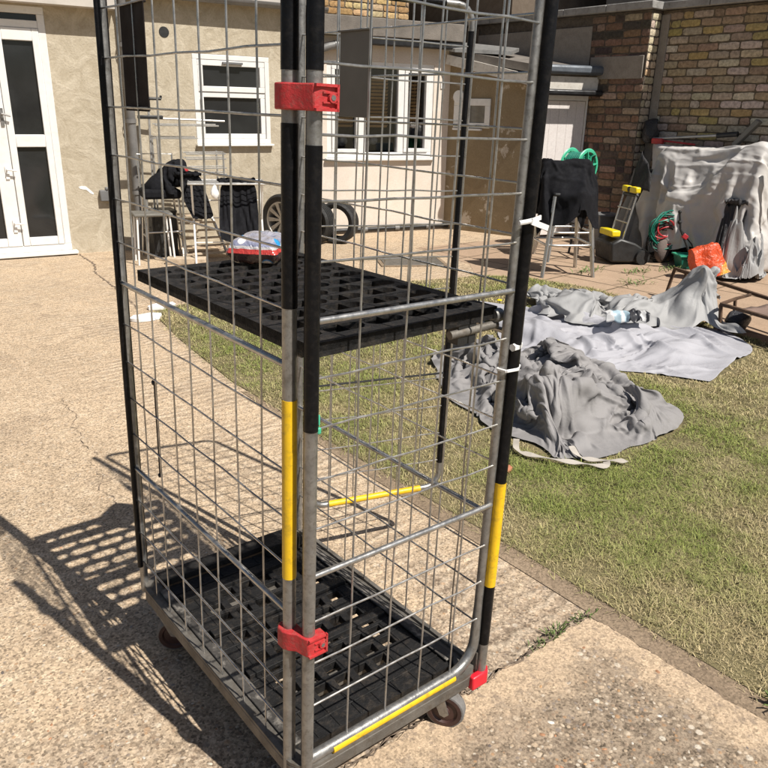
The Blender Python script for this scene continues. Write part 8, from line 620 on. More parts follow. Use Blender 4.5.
0,-1,-1,-1,-1,2,0,-1,0,0,0,0,1,-1,-3,-6,-9,12,1,3,0,1,1,1,1,-1,0,1,0,2,1,-3,-2,-2,-4,7,0,-1,-2,-1,-3,-5,-5,-2,1,4,0,0,3,6,-1,3,0,0,1,1,1,1,-1,-2,0,-1,-2,-2,-9,0,-1,0,0,0,-1,0,0,3,-1,2,0,2,-1,5,-2,3,1,1,0,1,-1,-2,-4,-4,-2,0,-1,-6,1,1,-1,1,0,1,1,0,3,-2,2,0,0,0,-2,3,0,1,4,2,-2,-5,-5,0,1,1,-2,-6,-2,1,0,
1,0,1,1,2,2,0,1,0,1,-1,0,0,-3,0,2,0,3,-8,-3,2,0,-1,-3,-5,-2,-1,0,0,0,3,2,0,1,3,1,1,1,0,-1,0,-1,-1,-3,-1,1,1,-11,1,1,-2,-3,-4,-2,-1,-1,-2,0,1,1,4,2,2,3,-1,3,-2,2,-1,-1,-1,-1,0,-3,0,1,-12,2,-2,-1,-3,-1,-2,-3,-1,-1,0,1,0,4,4,3,1,0,2,-3,0,1,-2,1,0,-2,1,-2,0,-12,0,-1,-2,-1,-2,-1,-3,1,-1,0,0,2,1,2,5,2,1,
-3,-3,-1,2,0,-1,1,1,-1,1,1,-14,-1,0,-1,-1,-1,-2,0,0,0,1,2,-1,-1,1,0,2,2,-3,-1,-1,1,2,1,0,1,0,0,-1,-14,-1,-1,-1,0,-1,-1,1,0,1,1,0,2,-2,0,-1,-1,1,-2,0,-1,1,2,0,2,0,1,-1,0,-13,-2,-1,-1,0,0,-2,0,2,2,1,2,-1,0,-1,-2,-1,-2,-1,0,0,-1,2,3,0,2,1,2,-1,)),
'trousers':(17,28,2,(2.6721, 5.49, 0.3552),0.002,(82,11,9,14,10,10,12,2,10,18,4,-1,13,15,0,15,5,-2,4,-5,6,-4,2,7,-3,7,-2,-6,7,8,-14,-2,10,-5,8,-3,-7,9,-2,-1,1,-8,-2,-3,7,-3,-9,10,6,-7,1,2,-2,7,-2,-9,-2,0,4,-3,-5,9,-1,-3,9,-8,-5,7,-1,-2,-2,12,-7,0,1,6,-7,0,10,-4,-7,5,-3,4,10,-3,-2,0,-1,-8,-3,12,-4,-5,2,-4,0,0,4,-11,3,-2,0,0,0,0,0,2,8,-19,7,0,-2,6,0,
-5,0,16,-3,-3,-1,-3,-1,4,3,-15,-17,14,-2,-1,3,0,-4,6,0,-4,2,-6,0,1,3,-1,3,8,-4,-8,2,2,-4,-3,-3,1,4,4,-4,0,1,5,-2,-3,3,0,-3,7,2,-4,6,-2,9,-1,-1,-19,-2,8,3,-2,4,-10,-5,3,9,-14,-9,-2,-3,5,-1,-2,-7,16,4,2,-5,-2,-4,12,3,-5,14,2,1,-3,-3,-2,-6,1,3,-4,4,-3,-3,1,8,-5,-10,11,5,6,-2,1,2,-7,10,-1,1,-3,-5,5,-2,
-2,-6,5,3,-5,-5,-6,3,12,-4,10,-14,-2,2,9,1,-7,2,0,2,-3,1,-3,-1,0,-1,-9,5,-5,6,3,-6,-3,3,3,3,2,-7,4,-5,5,-8,5,-3,6,-1,4,-4,-2,6,0,-3,-2,4,-7,8,-11,7,0,-5,6,-4,-1,-2,2,2,-1,0,1,-5,3,1,-1,-2,5,-4,3,-5,1,1,-1,-3,2,2,1,-1,0,-1,1,0,0,-3,3,0,1,-5,0,1,0,-2,-1,4,-1,1,-1,1,0,-1,3,-4,3,-2,0,-5,1,-1,1,-1,0,0,2,
-2,0,2,0,-2,3,-3,-1,5,-2,-5,0,1,0,0,-3,3,0,-1,0,7,-8,1,2,-2,0,1,0,-5,0,1,0,0,0,-1,1,0,-1,2,3,-4,1,0,-1,-1,2,-5,-1,1,1,1,-1,0,0,0,0,0,2,-4,1,2,-2,1,0,-6,0,2,1,0,-1,1,-1,-1,2,-1,2,-3,-1,6,-4,1,-2,-6,1,1,-2,4,-2,-1,2,1,1,-2,-1,2,-4,5,-4,1,2,-6,0,4,-1,0,0,0,-1,0,1,-3,1,2,-1,0,2,-2,1,-5,0,0,0,2,1,-2,2,2,
-5,5,-4,6,-6,0,2,-2,0,-4,1,-2,0,2,2,1,-4,1,2,0,-3,-1,10,-10,7,-4,-1,-3,0,1,-2,-1,5,1,3,-6,1,-1,8,-9,3,5,-7,7,0,250,-6,-8,1,-8,-5,-4,-14,-15,1,-4,-23,10,6,-21,10,-4,-9,-5,22,9,-13,9,-4,-3,6,6,-6,-2,20,-23,-1,21,-13,-3,-12,-17,-7,9,4,-4,4,-2,-8,12,-7,-15,18,7,-20,5,3,10,6,-10,-9,-17,12,0,0,-2,11,-6,5,
15,-26,-2,13,-7,4,-6,11,-3,-12,4,1,0,-5,9,-1,-4,0,6,4,0,-4,-6,-6,10,-5,-8,18,-8,-10,1,-1,-6,7,4,-11,-2,0,3,10,-1,-1,-16,5,-9,2,5,-6,2,7,14,-14,-16,30,-8,-3,1,-10,5,1,4,-19,-18,1,5,2,1,4,-9,11,12,-19,6,-16,4,2,3,11,3,8,-9,-18,1,14,-9,-8,-11,-1,-1,16,-6,12,-3,1,-3,-3,21,16,-8,20,0,-17,16,-7,21,0,6,-37,
-5,15,4,0,-2,-25,-6,4,-7,-15,-2,4,-13,11,-7,0,-5,27,3,-4,-7,-5,-2,16,-11,-1,12,25,-9,-7,0,-8,0,-1,-1,-5,9,-1,-7,0,13,-4,-15,3,18,-10,15,4,-6,-6,13,-3,4,-7,-13,6,0,-1,-6,10,12,-18,-2,-10,-10,22,5,10,-24,-1,-1,17,15,-8,-3,2,-3,-3,-7,16,-7,-7,0,-8,4,1,9,6,-5,-11,-4,2,9,10,-7,-5,2,-6,2,-1,6,-1,-3,-3,-10,
6,9,-2,-6,1,6,-12,7,-8,0,-3,-5,5,-5,-3,-3,5,-1,2,0,0,-1,-1,1,0,-1,2,-1,-3,-5,-1,-5,3,-2,3,0,1,0,-1,0,3,-2,-1,-2,3,-2,2,-6,0,-3,1,0,-1,3,0,0,0,0,-1,-1,1,-5,6,-2,0,-6,-1,-1,0,1,-2,4,-2,-2,1,2,-2,-1,1,0,-4,6,-2,-7,-1,0,0,0,-3,5,0,-3,-3,9,-7,1,2,0,1,-2,0,-7,-1,1,-1,1,0,2,-3,-1,0,2,2,-5,2,0,-1,0,1,-9,0,1,
-1,2,-1,-1,1,-1,0,0,3,-3,1,1,-2,1,0,-9,0,2,-3,2,0,-2,1,-1,1,-3,6,-1,-2,1,-2,4,-2,-11,3,0,2,-1,0,-2,0,1,3,-6,3,2,-5,5,-2,0,2,-10,-2,6,-4,3,1,-2,-4,3,1,-1,0,2,0,1,0,-4,3,-12,6,-2,0,5,-3,-3,-2,5,-2,7,-12,8,-2,-1,2,-1,0,-9,-2,6,4,-4,2,2,-8,-3,5,2,1,-2,6,-8,7,-4,-2,-11,3,5,-8,0,6,3,9,-8,0,-5,10,-10,1,5,
-4,12,2,209,1,6,-2,0,3,-3,-2,2,-1,-3,4,0,-5,0,-1,3,-7,-10,5,-10,-1,7,-2,-7,8,6,-5,0,5,-3,0,3,6,-4,8,9,-9,6,2,-7,-4,14,-7,-8,7,0,-8,1,9,-7,-7,5,-1,-14,18,0,-2,0,-3,2,3,0,-12,1,10,-18,-2,24,2,-13,1,21,-41,-5,21,-2,15,-17,-6,21,13,-6,-8,19,-4,-17,-5,19,-11,2,27,-4,-28,4,3,13,0,-35,12,20,-6,-4,2,-5,7,-5,
4,-18,3,23,8,-23,-23,8,-6,18,-10,-4,1,5,-1,13,-2,-3,2,5,2,-15,-5,33,10,-14,9,-5,-4,-4,-1,-1,1,-9,-14,-13,16,-4,2,-4,11,-16,1,3,1,-3,9,-4,-1,2,-6,9,10,17,-20,12,-6,2,-4,3,-2,1,2,3,-11,11,2,-5,6,-8,-2,-10,11,-15,5,-3,7,-1,13,-5,-1,2,1,-21,-7,8,3,0,14,5,-8,4,-2,-1,-9,1,-11,2,3,-5,0,19,10,-5,-6,0,-16,3,
0,2,-9,13,4,-7,-2,10,-5,5,-4,-8,-2,1,5,-3,4,3,2,-1,-4,-9,-8,18,6,-7,0,1,1,0,4,2,-1,-6,1,-1,2,-8,7,0,4,-11,-1,-4,5,-6,7,1,-1,-6,-1,7,0,-1,-2,-14,0,0,0,-1,-1,8,-7,1,-2,1,-2,2,3,-4,7,-5,5,-14,-2,2,0,4,-4,-1,0,0,0,2,-1,-1,1,1,-2,2,0,-15,1,4,-3,2,-2,-1,-1,0,1,0,-2,1,0,3,-3,2,-1,-14,-1,2,-1,1,0,-1,-1,1,0,
-1,1,1,-1,4,-4,1,0,-14,1,-1,1,0,2,-2,-1,1,0,-2,2,0,-1,1,4,-6,2,-14,0,1,-1,0,3,-4,1,2,2,-5,3,0,-2,1,-1,1,-1,-13,0,-1,1,-1,1,-1,0,2,0,-2,-1,3,-2,0,1,1,-2,-13,1,-1,0,-1,0,1,0,0,0,0,-1,2,-2,0,2,-1,0,-12,0,-2,2,-2,1,1,-1,0,0,2,-4,2,2,-3,2,-3,2,-10,-2,-1,-1,0,0,1,1,0,-3,4,-3,-1,5,-5,2,0,-1,-11,2,-6,4,-3,0,
1,1,-1,0,1,0,-2,0,-1,0,3,-2,-10,-4,2,-1,-1,-1,3,2,-5,2,-2,7,-7,1,1,-2,1,0,-12,2,-1,-3,-1,-1,2,1,3,-3,-1,-1,2,-2,3,-4,1,1,-12,-1,-2,4,0,-1,-2,0,-2,0,1,0,1,-1,0,0,2,4,)),
'bundle':(28,28,1,(2.2616, 6.077, 0.6442),0.003,(68,1,0,-1,2,2,2,1,-2,-4,2,2,3,4,4,5,5,-5,2,7,6,5,-3,-4,-2,4,1,3,2,-7,1,0,1,2,2,2,2,1,-2,-2,2,2,4,4,5,6,-4,5,6,7,1,-3,-4,4,4,3,2,1,-7,2,3,2,-2,3,2,2,2,0,-3,1,4,3,3,5,6,-2,7,6,6,-1,-4,3,4,4,3,2,2,-5,0,3,3,2,0,3,3,0,2,-2,0,3,4,4,3,6,2,6,6,4,-3,3,5,3,3,3,3,2,-2,-1,1,2,3,2,3,1,0,2,0,2,1,3,5,7,0,6,6,7,-1,
4,6,4,3,3,2,0,3,-2,1,0,0,2,2,1,2,2,1,4,3,0,1,6,5,7,1,6,7,3,5,5,4,3,3,2,-1,1,4,2,0,-3,0,0,0,1,1,3,4,5,3,1,2,5,7,3,7,6,5,5,4,5,3,3,1,2,2,-6,4,2,2,2,0,-1,-2,-1,1,3,5,5,4,1,5,6,4,7,6,5,5,5,4,4,2,3,3,3,-5,3,2,2,2,3,3,2,-1,-1,1,1,4,4,4,5,5,6,6,6,6,6,4,4,4,2,4,1,3,-6,4,2,2,3,2,3,3,4,2,1,-1,3,4,4,4,4,6,6,6,
6,6,5,5,3,3,1,3,2,-5,3,3,2,3,4,3,3,4,3,5,0,0,3,3,4,5,6,5,6,6,7,6,4,4,3,3,1,1,-3,2,2,3,3,4,3,4,3,6,3,4,2,-1,4,4,4,6,5,6,6,6,7,4,4,3,4,0,-1,-5,2,3,3,4,4,3,3,5,5,6,1,2,4,1,3,4,6,6,6,6,6,6,4,3,3,4,-1,1,-5,3,3,3,5,3,4,3,6,6,5,3,3,2,3,2,4,6,5,6,6,6,4,4,4,3,4,3,-2,0,2,1,3,5,5,5,3,5,6,4,3,4,3,3,2,5,4,5,6,6,
5,5,5,4,2,3,5,3,-2,1,1,4,5,5,5,5,5,5,4,3,3,2,4,6,1,5,6,6,6,5,5,4,4,4,3,5,5,-2,1,1,3,6,6,6,5,5,4,4,3,0,3,5,7,2,6,5,6,6,5,5,5,5,1,5,6,2,-3,1,1,5,6,6,6,6,4,4,5,0,3,3,3,6,5,6,5,6,6,5,6,5,4,5,2,5,6,-5,2,5,6,7,5,6,4,5,4,4,1,4,3,4,5,5,6,5,5,6,6,5,5,4,6,2,5,6,-2,8,3,7,6,3,6,5,3,5,3,4,3,3,4,4,6,6,4,6,6,5,5,5,
5,4,5,3,6,2,9,2,5,5,6,5,4,5,4,3,4,3,3,4,4,5,6,6,5,5,5,5,5,5,5,3,4,5,0,10,5,6,2,5,5,5,4,4,3,4,4,3,4,3,4,6,7,5,6,4,4,6,6,3,3,4,4,1,10,8,2,5,3,6,4,4,4,4,4,3,4,4,3,3,5,7,7,3,5,5,5,7,5,2,2,4,2,9,8,5,3,4,4,4,4,4,4,4,4,4,5,2,3,5,6,4,7,5,3,5,6,7,4,2,1,2,8,7,5,6,3,4,2,5,4,4,4,5,4,5,1,5,5,5,2,7,7,3,4,4,8,4,3,
0,2,7,6,6,5,2,4,5,4,4,5,4,5,5,2,5,4,5,5,1,7,6,5,1,6,6,4,3,0,2,5,6,5,5,4,4,4,5,5,4,5,5,5,3,5,5,5,5,1,5,5,5,1,5,6,5,1,1,0,5,6,5,4,4,5,4,5,5,5,6,6,4,5,5,5,5,5,1,4,3,4,4,5,6,2,2,3,0,5,6,4,5,4,4,5,5,6,6,5,6,5,6,5,5,5,4,4,2,5,4,5,4,2,0,2,3,0,6,6,6,2,1,1,0,-2,0,0,1,1,2,-1,1,-3,-3,-6,-1,-1,3,2,1,2,0,5,1,2,1,
6,6,3,4,-1,2,4,1,-1,-2,1,0,-1,2,0,-1,-6,-4,-1,1,4,0,1,2,-2,2,2,3,5,0,3,4,4,4,3,3,2,0,-1,-1,1,0,-3,3,-1,-7,-1,-2,2,2,-1,3,-1,0,0,1,4,6,-1,0,2,3,5,3,2,5,3,-2,-1,-1,0,0,-3,3,-6,0,-3,3,-1,2,-1,1,0,1,-2,1,7,-2,-1,0,2,2,4,3,5,5,-1,-1,-2,-2,1,0,-1,-3,1,-3,1,1,-2,0,1,0,0,1,0,6,-1,-1,-1,1,1,2,3,4,5,4,-2,-2,
-3,2,-2,0,-2,-1,0,0,-2,-1,0,0,1,0,2,1,7,-2,-1,0,0,1,1,2,3,3,5,1,-2,-3,-2,0,2,-1,-1,-1,-2,-1,-1,-1,1,0,1,1,1,2,2,0,-1,-2,1,1,4,2,2,1,2,2,-2,-2,-1,1,-1,-1,-2,0,-2,-1,-1,-1,1,0,0,1,3,2,-3,-1,1,3,2,0,3,4,1,1,0,0,0,-1,-1,0,-1,-2,-1,-2,-2,-1,-1,1,0,1,1,2,1,-2,1,1,1,2,3,3,1,1,3,1,0,0,-1,-1,-1,-1,-2,-2,-1,
-3,-2,0,0,2,1,2,3,-1,1,0,1,2,2,2,4,1,2,1,2,0,0,-1,-2,-1,-1,-1,-2,-1,-4,-1,-1,0,1,2,3,4,-1,-1,1,2,2,2,2,4,2,1,2,0,1,0,-1,-2,-1,-1,-1,-2,-2,-2,-2,-1,0,1,2,3,3,-2,0,2,2,3,1,2,2,3,3,0,0,0,1,-1,-1,-1,-2,-1,-2,-1,-2,-1,-3,0,2,2,4,2,0,1,2,2,2,2,2,2,3,2,0,0,0,-1,1,-1,-2,-1,-2,-1,-2,-2,-1,0,-1,1,2,4,6,1,0,1,
2,2,2,2,2,3,1,0,0,0,-1,0,-1,-1,-2,-1,-1,-2,-1,0,0,-2,2,0,-1,6,1,0,0,2,3,3,1,2,2,0,0,1,-2,-1,-1,0,0,-3,0,-2,-1,0,0,-1,-1,1,1,-2,6,0,-1,2,2,3,4,2,1,1,-1,0,-1,-1,-1,-1,0,-2,-1,-1,-1,-1,1,0,-1,-1,-3,3,-4,5,1,0,2,2,3,3,2,1,-1,-1,0,0,-2,-3,1,0,-2,0,-1,-1,0,0,-1,-2,-2,-5,4,-2,4,3,3,2,2,2,2,1,-1,0,-1,0,-1,
-2,-3,0,1,-2,1,-1,0,-1,-1,-2,-2,-1,-5,-2,2,7,1,5,2,2,2,0,0,1,0,-1,-1,-3,-1,-1,0,-2,0,1,0,-1,-1,-1,-2,-2,-4,-3,-4,0,6,0,6,3,2,0,-1,2,-1,0,-1,-1,-1,-1,-1,-1,-1,0,0,-4,2,0,-3,-1,-4,-3,-4,-4,-2,7,-2,5,0,5,-3,3,2,0,0,-3,0,-2,-1,-1,1,0,-1,-1,-5,-2,2,-3,0,-2,-6,-4,-5,-3,7,-3,-1,5,-2,3,0,4,1,0,-2,-2,1,-1,-2,
1,2,-3,-3,-1,-5,-2,-2,0,0,-5,-6,-5,-4,6,-3,-2,-2,3,0,3,3,-1,1,0,-2,1,0,-2,3,2,-1,-3,-7,-2,0,-4,-3,-3,-1,-6,-5,-6,5,-2,-2,-2,-2,1,1,4,-1,1,1,0,0,-2,2,4,1,-1,-3,-7,-1,-1,-4,-1,-5,-3,-6,-6,-6,6,-2,-2,-2,-2,0,-2,0,3,0,0,2,-1,0,4,2,1,-1,-4,-6,-2,-3,2,-6,-2,-5,-6,-5,-6,5,-1,-2,-2,-2,-1,-4,-1,0,1,3,0,-1,2,
4,1,-2,0,-3,-5,-3,-3,1,-5,-4,-3,-4,-5,-6,6,-2,-1,-2,-3,-2,-2,-2,1,-1,2,-3,1,3,4,-2,-3,0,0,-5,-3,-4,-2,-3,-1,-2,-6,-5,-5,5,-1,-2,-2,-2,-2,-2,-2,-1,-1,-1,-2,2,4,0,-3,-3,-2,4,-2,-3,-2,-2,-3,-2,-5,-6,-5,-5,0,1,0,1,3,4,4,5,4,4,5,4,5,4,4,3,4,-3,1,0,1,-3,-6,-5,-5,-3,-2,-4,-3,1,-1,3,4,2,4,4,1,5,5,4,5,5,5,4,
4,4,-1,1,1,0,-6,-5,-6,-4,-3,-4,-3,-3,0,6,4,2,0,2,2,3,4,6,4,5,5,5,5,4,4,2,-1,2,-2,-6,-5,-5,-4,-4,-4,-3,-3,2,7,5,3,2,0,2,3,1,4,6,6,5,5,5,5,3,4,-2,2,-4,-5,-5,-5,-4,-5,-4,-2,-3,2,6,5,3,3,3,2,3,0,2,6,6,6,6,5,0,8,4,-1,1,-6,-5,-4,-4,-5,-4,-4,-4,-2,-1,6,4,5,4,4,3,3,2,1,3,6,7,7,2,5,2,8,0,-1,-5,-4,-4,-5,-4,-5,
-4,-3,-4,-2,5,5,4,5,5,4,4,4,4,1,4,6,7,6,3,2,7,0,-4,0,-5,-4,-4,-5,-4,-4,-4,-3,0,3,5,5,6,5,5,2,5,5,4,4,4,6,6,4,2,5,-2,2,-3,-3,-3,-4,-4,-5,-4,-3,-3,0,4,5,5,6,4,4,5,5,3,5,5,5,5,5,3,3,4,0,1,-2,-2,-1,-3,-4,-5,-5,-5,-3,1,4,5,6,6,5,5,2,3,4,5,5,4,4,4,5,4,3,2,2,-1,-2,0,-1,-4,-5,-5,-5,-4,0,5,6,7,6,5,4,4,2,3,2,
5,5,4,4,4,5,3,3,2,-3,1,1,0,-3,-4,-5,-5,-4,0,6,7,7,6,5,5,4,0,2,3,3,5,5,3,4,5,3,3,2,-1,2,-1,1,-1,-3,-4,-5,-4,0,6,7,8,6,6,5,5,1,1,0,4,4,3,5,4,4,3,3,1,1,2,0,-1,-3,-2,1,-4,-4,1,7,7,7,7,6,5,4,1,0,0,3,3,4,4,5,3,3,4,2,1,0,-1,-1,-1,2,0,-2,-3,-1,8,8,7,7,5,4,4,2,0,1,3,2,3,3,4,4,5,3,2,1,1,-1,1,-1,-3,3,1,-3,1,7,
8,8,6,5,4,2,2,1,2,2,3,4,2,2,6,4,2,3,1,1,1,-3,-2,-2,4,0,-2,1,7,8,7,6,4,4,2,2,2,0,4,5,3,1,0,7,1,4,4,1,0,0,0,0,-6,1,1,-3,1,7,8,6,5,4,3,2,2,1,1,6,5,2,-3,5,4,1,4,3,2,1,-1,-1,-1,-1,-4,1,0,2,7,5,5,4,4,3,3,1,1,3,5,3,1,-1,4,4,1,4,3,1,1,-1,-1,-1,0,-4,0,0,0,4,5,4,4,6,3,1,4,2,2,2,1,2,2,3,2,2,5,1,-1,1,1,0,-1,-2,
-1,-2,-1,-3,3,6,6,5,3,2,3,1,3,2,2,2,2,2,2,2,3,3,-2,1,1,0,1,-1,-1,-1,-2,-1,-3,1,7,5,5,2,5,3,2,2,0,3,1,2,2,3,3,2,1,-2,-1,2,0,2,1,-2,-1,-1,-1,-1,0,4,6,4,4,3,3,3,2,1,1,3,1,1,3,3,0,0,1,-3,1,1,2,2,0,-2,-1,-1,0,0,0,5,5,3,3,2,3,2,2,1,3,1,1,3,3,2,0,-3,-1,4,-2,0,2,2,-1,-1,-2,0,1,-1,3,2,3,3,2,2,2,2,3,1,1,3,3,2,
2,0,-4,3,2,-2,4,-2,1,-1,-1,-2,0,1,-1,0,2,4,0,1,2,2,3,2,2,1,3,3,2,1,0,-4,2,2,2,0,0,-1,0,-1,-2,-1,2,-1,-1,1,3,-1,0,2,2,3,2,1,2,3,2,1,1,0,-4,2,1,1,1,0,0,0,-1,-2,1,1,0,-2,2,-2,1,0,2,0,3,1,1,2,3,1,0,1,0,-3,1,0,0,1,1,1,0,-1,-1,-1,1,-1,1,0,0,0,-1,1,-1,1,1,1,3,1,1,0,1,-1,1,-2,0,0,1,1,0,-1,0,-1,))}
def vnoise(x,y,seed):
    """smooth value noise, -1..1, for whole grids"""
    xi,yi=np.floor(x).astype(int),np.floor(y).astype(int); fx,fy=x-xi,y-yi
    h=lambda i,j:(np.sin(i*127.1+j*311.7+seed*74.7)*43758.5453)%1*2-1
    sx,sy=fx*fx*fx*(fx*(fx*6-15)+10),fy*fy*fy*(fy*(fy*6-15)+10)
    return (h(xi,yi)*(1-sx)+h(xi+1,yi)*sx)*(1-sy)+(h(xi,yi+1)*(1-sx)+h(xi+1,yi+1)*sx)*sy
def upsample(g,k):
    for ax in (0,1):
        n=g.shape[ax]; t=np.linspace(0,n-1,(n-1)*k+1); i=np.minimum(t.astype(int),n-2); f=t-i
        T=lambda o:np.take(g,np.clip(i+o,0,n-1),ax); f=f.reshape((-1,1,1) if ax==0 else (1,-1,1))
        p0,p1,p2,p3=T(-1),T(0),T(1),T(2)
        g=.5*(2*p1+(p2-p0)*f+(2*p0-5*p1+4*p2-p3)*f*f+(3*p1-p0-3*p2+p3)*f**3)
    return g
def add_folds(g,F):
    """sharp ridged wrinkles and straight creases, pushed out along the surface normal"""
    nr=np.cross(np.gradient(g,axis=1),np.gradient(g,axis=0)); nr/=np.linalg.norm(nr,axis=2,keepdims=True)+1e-9
    nr*=np.sign(nr[...,2].mean()); ny,nx=g.shape[:2]
    v,u=np.meshgrid(np.linspace(-.5,.5,ny),np.linspace(-.5,.5,nx),indexing='ij'); e=np.clip(np.minimum(10*(.5-abs(u)),10*(.5-abs(v))),0,1); h=0*u
    for kind,amp,fr,ang,seed in F:
        wx,wy=vnoise(u*4,v*4,seed),vnoise(u*4+9,v*4+3,seed)
        r,s=math.cos(ang)*u+math.sin(ang)*v,-math.sin(ang)*u+math.cos(ang)*v
        if kind=='wrinkle':
            q=vnoise(r*fr+1.2*wx,s*fr*.3+.6*wy,seed+2); h+=amp*e*np.clip(1-2.6*abs(q),0,1)**1.6*(.35+.65*np.clip(.5+1.2*vnoise(u*3+seed,v*3,seed+5),0,1))
        else:
            rn=random.Random(seed)
            for _ in range(int(fr)):
                cu,cv,t,w=rn.uniform(-.5,.5),rn.uniform(-.5,.5),rn.uniform(0,math.pi),rn.uniform(.10,.24)
                uu,vv=u-cu+.03*wx,v-cv+.03*wy; d=math.cos(t)*uu+math.sin(t)*vv
                h+=rn.choice((1,-1))*amp*e*np.maximum(0,1-abs(d)/w)*np.exp(-(uu*uu+vv*vv)/(w*w*1.4))
    for _ in range(2): hb=h.copy(); k=max(2,nx//9); c=np.cumsum(np.pad(hb,((k,k),(k,k)),'edge'),0); hb=(c[2*k:]-c[:-2*k])/(2*k); c=np.cumsum(hb,1); hb=(c[:,2*k:]-c[:,:-2*k])/(2*k); h=h-.5*hb[:ny,:nx]
    g=g+nr*h[...,None]; g[...,2]=np.maximum(g[...,2],.006); return g
def cloth(name,m,parent=None,off=(0,0,0),rz=0,sc_=(1,1,1),ctr=None,sub=1,thick=0,zmap=None,folds=None,up=3,rmax=None,fix=None):
    nx,ny,mode,lo,st,z=CLOTH[name[1] if isinstance(name,tuple) else name]
    nm=name[0] if isinstance(name,tuple) else name
    q=np.array(z,int).reshape(3,ny+1,nx+1).transpose(1,2,0).copy()
    if mode==2: q[:,1:]=np.cumsum(q[:,1:],0)
    q[:,0]=np.cumsum(q[:,0],0); q=np.cumsum(q,1)
    co=(q*st+np.array(lo)).reshape(-1,3)
    g=co.reshape(ny+1,nx+1,3); h=g.copy()   # soften the rounding of the stored points
    h[1:-1,1:-1]=.8*g[1:-1,1:-1]+.05*(g[:-2,1:-1]+g[2:,1:-1]+g[1:-1,:-2]+g[1:-1,2:])
    h=upsample(h,up); ny,nx=h.shape[0]-1,h.shape[1]-1
    if folds: h=add_folds(h,folds)
    co=h.reshape(-1,3)
    if fix: co=fix(co)
    if zmap: co[:,2]=zmap(co[:,2])
    if ctr is not None:
        c=np.array(ctr); d=(co-c)*np.array(sc_)
        if rmax:
            r=np.hypot(d[:,0],d[:,1])+1e-6; d[:,:2]*=(np.where(r<rmax,r,rmax+(r-rmax)*.25)/r)[:,None]
        ca,sa=math.cos(rz),math.sin(rz)
        co=np.stack([d[:,0]*ca-d[:,1]*sa,d[:,0]*sa+d[:,1]*ca,d[:,2]],1)+c
    co=co+np.array(off)
    fs=[(j*(nx+1)+i,j*(nx+1)+i+1,(j+1)*(nx+1)+i+1,(j+1)*(nx+1)+i) for j in range(ny) for i in range(nx)]
    b=MB(); b.v=[tuple(p) for p in co]; b.f=fs
    o=b.build(nm,m,parent,smooth=False); o.data.shade_smooth()
    if thick:
        s=o.modifiers.new('thick','SOLIDIFY'); s.thickness=thick; s.offset=0
    if sub:
        s=o.modifiers.new('sub','SUBSURF'); s.levels=s.render_levels=sub
    return o,co
# ================================================================== SETTING
def sheet(name,poly,z,m,kind='structure'):
    b=MB(); b.add([(x,y,z) for x,y in poly],[tuple(range(len(poly)))]); return tag(b.build(name,m,smooth=False),None,None,kind=kind)
sheet('ground',[(-70,-70),(70,-70),(70,70),(-70,70)],-.012,soil_m)
sheet('driveway',[(-9,-5),(1.3,-5),(1.3,1.0),(1.4,3.5),(1.7,4.2),(4.2,3.8),(6.9,4.0),(6.9,12),(-9,12)],0,tamped)
LAWN=[(1.19,-4),(1.18,-.5),(1.2,.5),(1.2,1.6),(1.23,2.6),(1.34,3.5),(1.47,4.25),(1.9,4.4),(2.4,4.42),(3.68,4.03),(4.43,3.82),(4.80,3.58),(4.95,2.92),(4.84,2.3),(4.7,1.7),(4.52,1.1),(4.4,.3),(4.35,-4)]
sheet('lawn_soil',LAWN,.005,soil_m)
sheet('patio',[(4.3,-4),(7.5,-4),(7.5,5.1),(5.0,5.3),(4.85,4.3),(4.4,3.75),(4.9,2.9),(4.75,2.2),(4.45,1.0)],.002,paving_m)
sheet('kerb',[(1.06,-4),(1.20,-4),(1.195,-.5),(1.215,.5),(1.215,1.5),(1.23,2.4),(1.19,2.4),(1.135,1.4),(1.115,.3),(1.11,.085),(1.06,.05)],.003,kerb_m)
# front slab: a real step of a few millimetres and an open joint
b=MB(); e=[(-6,-5),(1.1,-5)]; 
edge=[(1.099-.010*random.random()**2,y) for y in np.linspace(-4,.035,160)]+[(1.088,.052),(1.078,.062)]+[(x,.068-.012*random.random()**2) for x in np.linspace(1.06,-6,400)]
poly=[(-6,-5),(1.1,-5)]+edge; b.add([(x,y,.007) for x,y in poly]+[(x,y,.001) for x,y in poly],[tuple(range(len(poly)))]+[(i,len(poly)+i,len(poly)+(i+1)%len(poly),(i+1)%len(poly)) for i in range(len(poly))])
tag(b.build('front_slab',aggregate,smooth=False),None,None,kind='structure')
# the crack that wanders over the driveway and the dark seam of a patch
b=MB()
def crack(pts,w):
    global b
    P=[]
    for (x0,y0),(x1,y1) in zip(pts[:-1],pts[1:]):
        n_=max(3,int(math.hypot(x1-x0,y1-y0)/.02))
        for i in range(n_): P.append((x0+(x1-x0)*i/n_+random.gauss(0,.006),y0+(y1-y0)*i/n_+random.gauss(0,.006)))
    vs=[];
    for i,(x,y) in enumerate(P):
        q=P[min(i+1,len(P)-1)]; p=P[max(i-1,0)]; dx,dy=q[0]-p[0],q[1]-p[1]; l=math.hypot(dx,dy) or 1; ww=w*random.uniform(.05,1)
        vs+= [(x-dy/l*ww,y+dx/l*ww,.004),(x+dy/l*ww,y-dx/l*ww,.004)]
    b.add(vs,[(2*i,2*i+1,2*i+3,2*i+2) for i in range(len(P)-1)])
crack([(.40,2.9),(.37,2.72),(.385,2.6),(.31,2.46),(.325,2.34),(.29,2.26),(.30,2.1),(.235,2.0),(.25,1.86),(.20,1.78),(.215,1.66),(.17,1.52)],.0020)
crack([(1.8,6.9),(1.75,6.3),(1.62,5.9),(1.52,5.0),(1.42,4.4)],.012)
crack([(.9,1.9),(.7,1.86),(.45,1.9),(.2,1.8)],.0015)
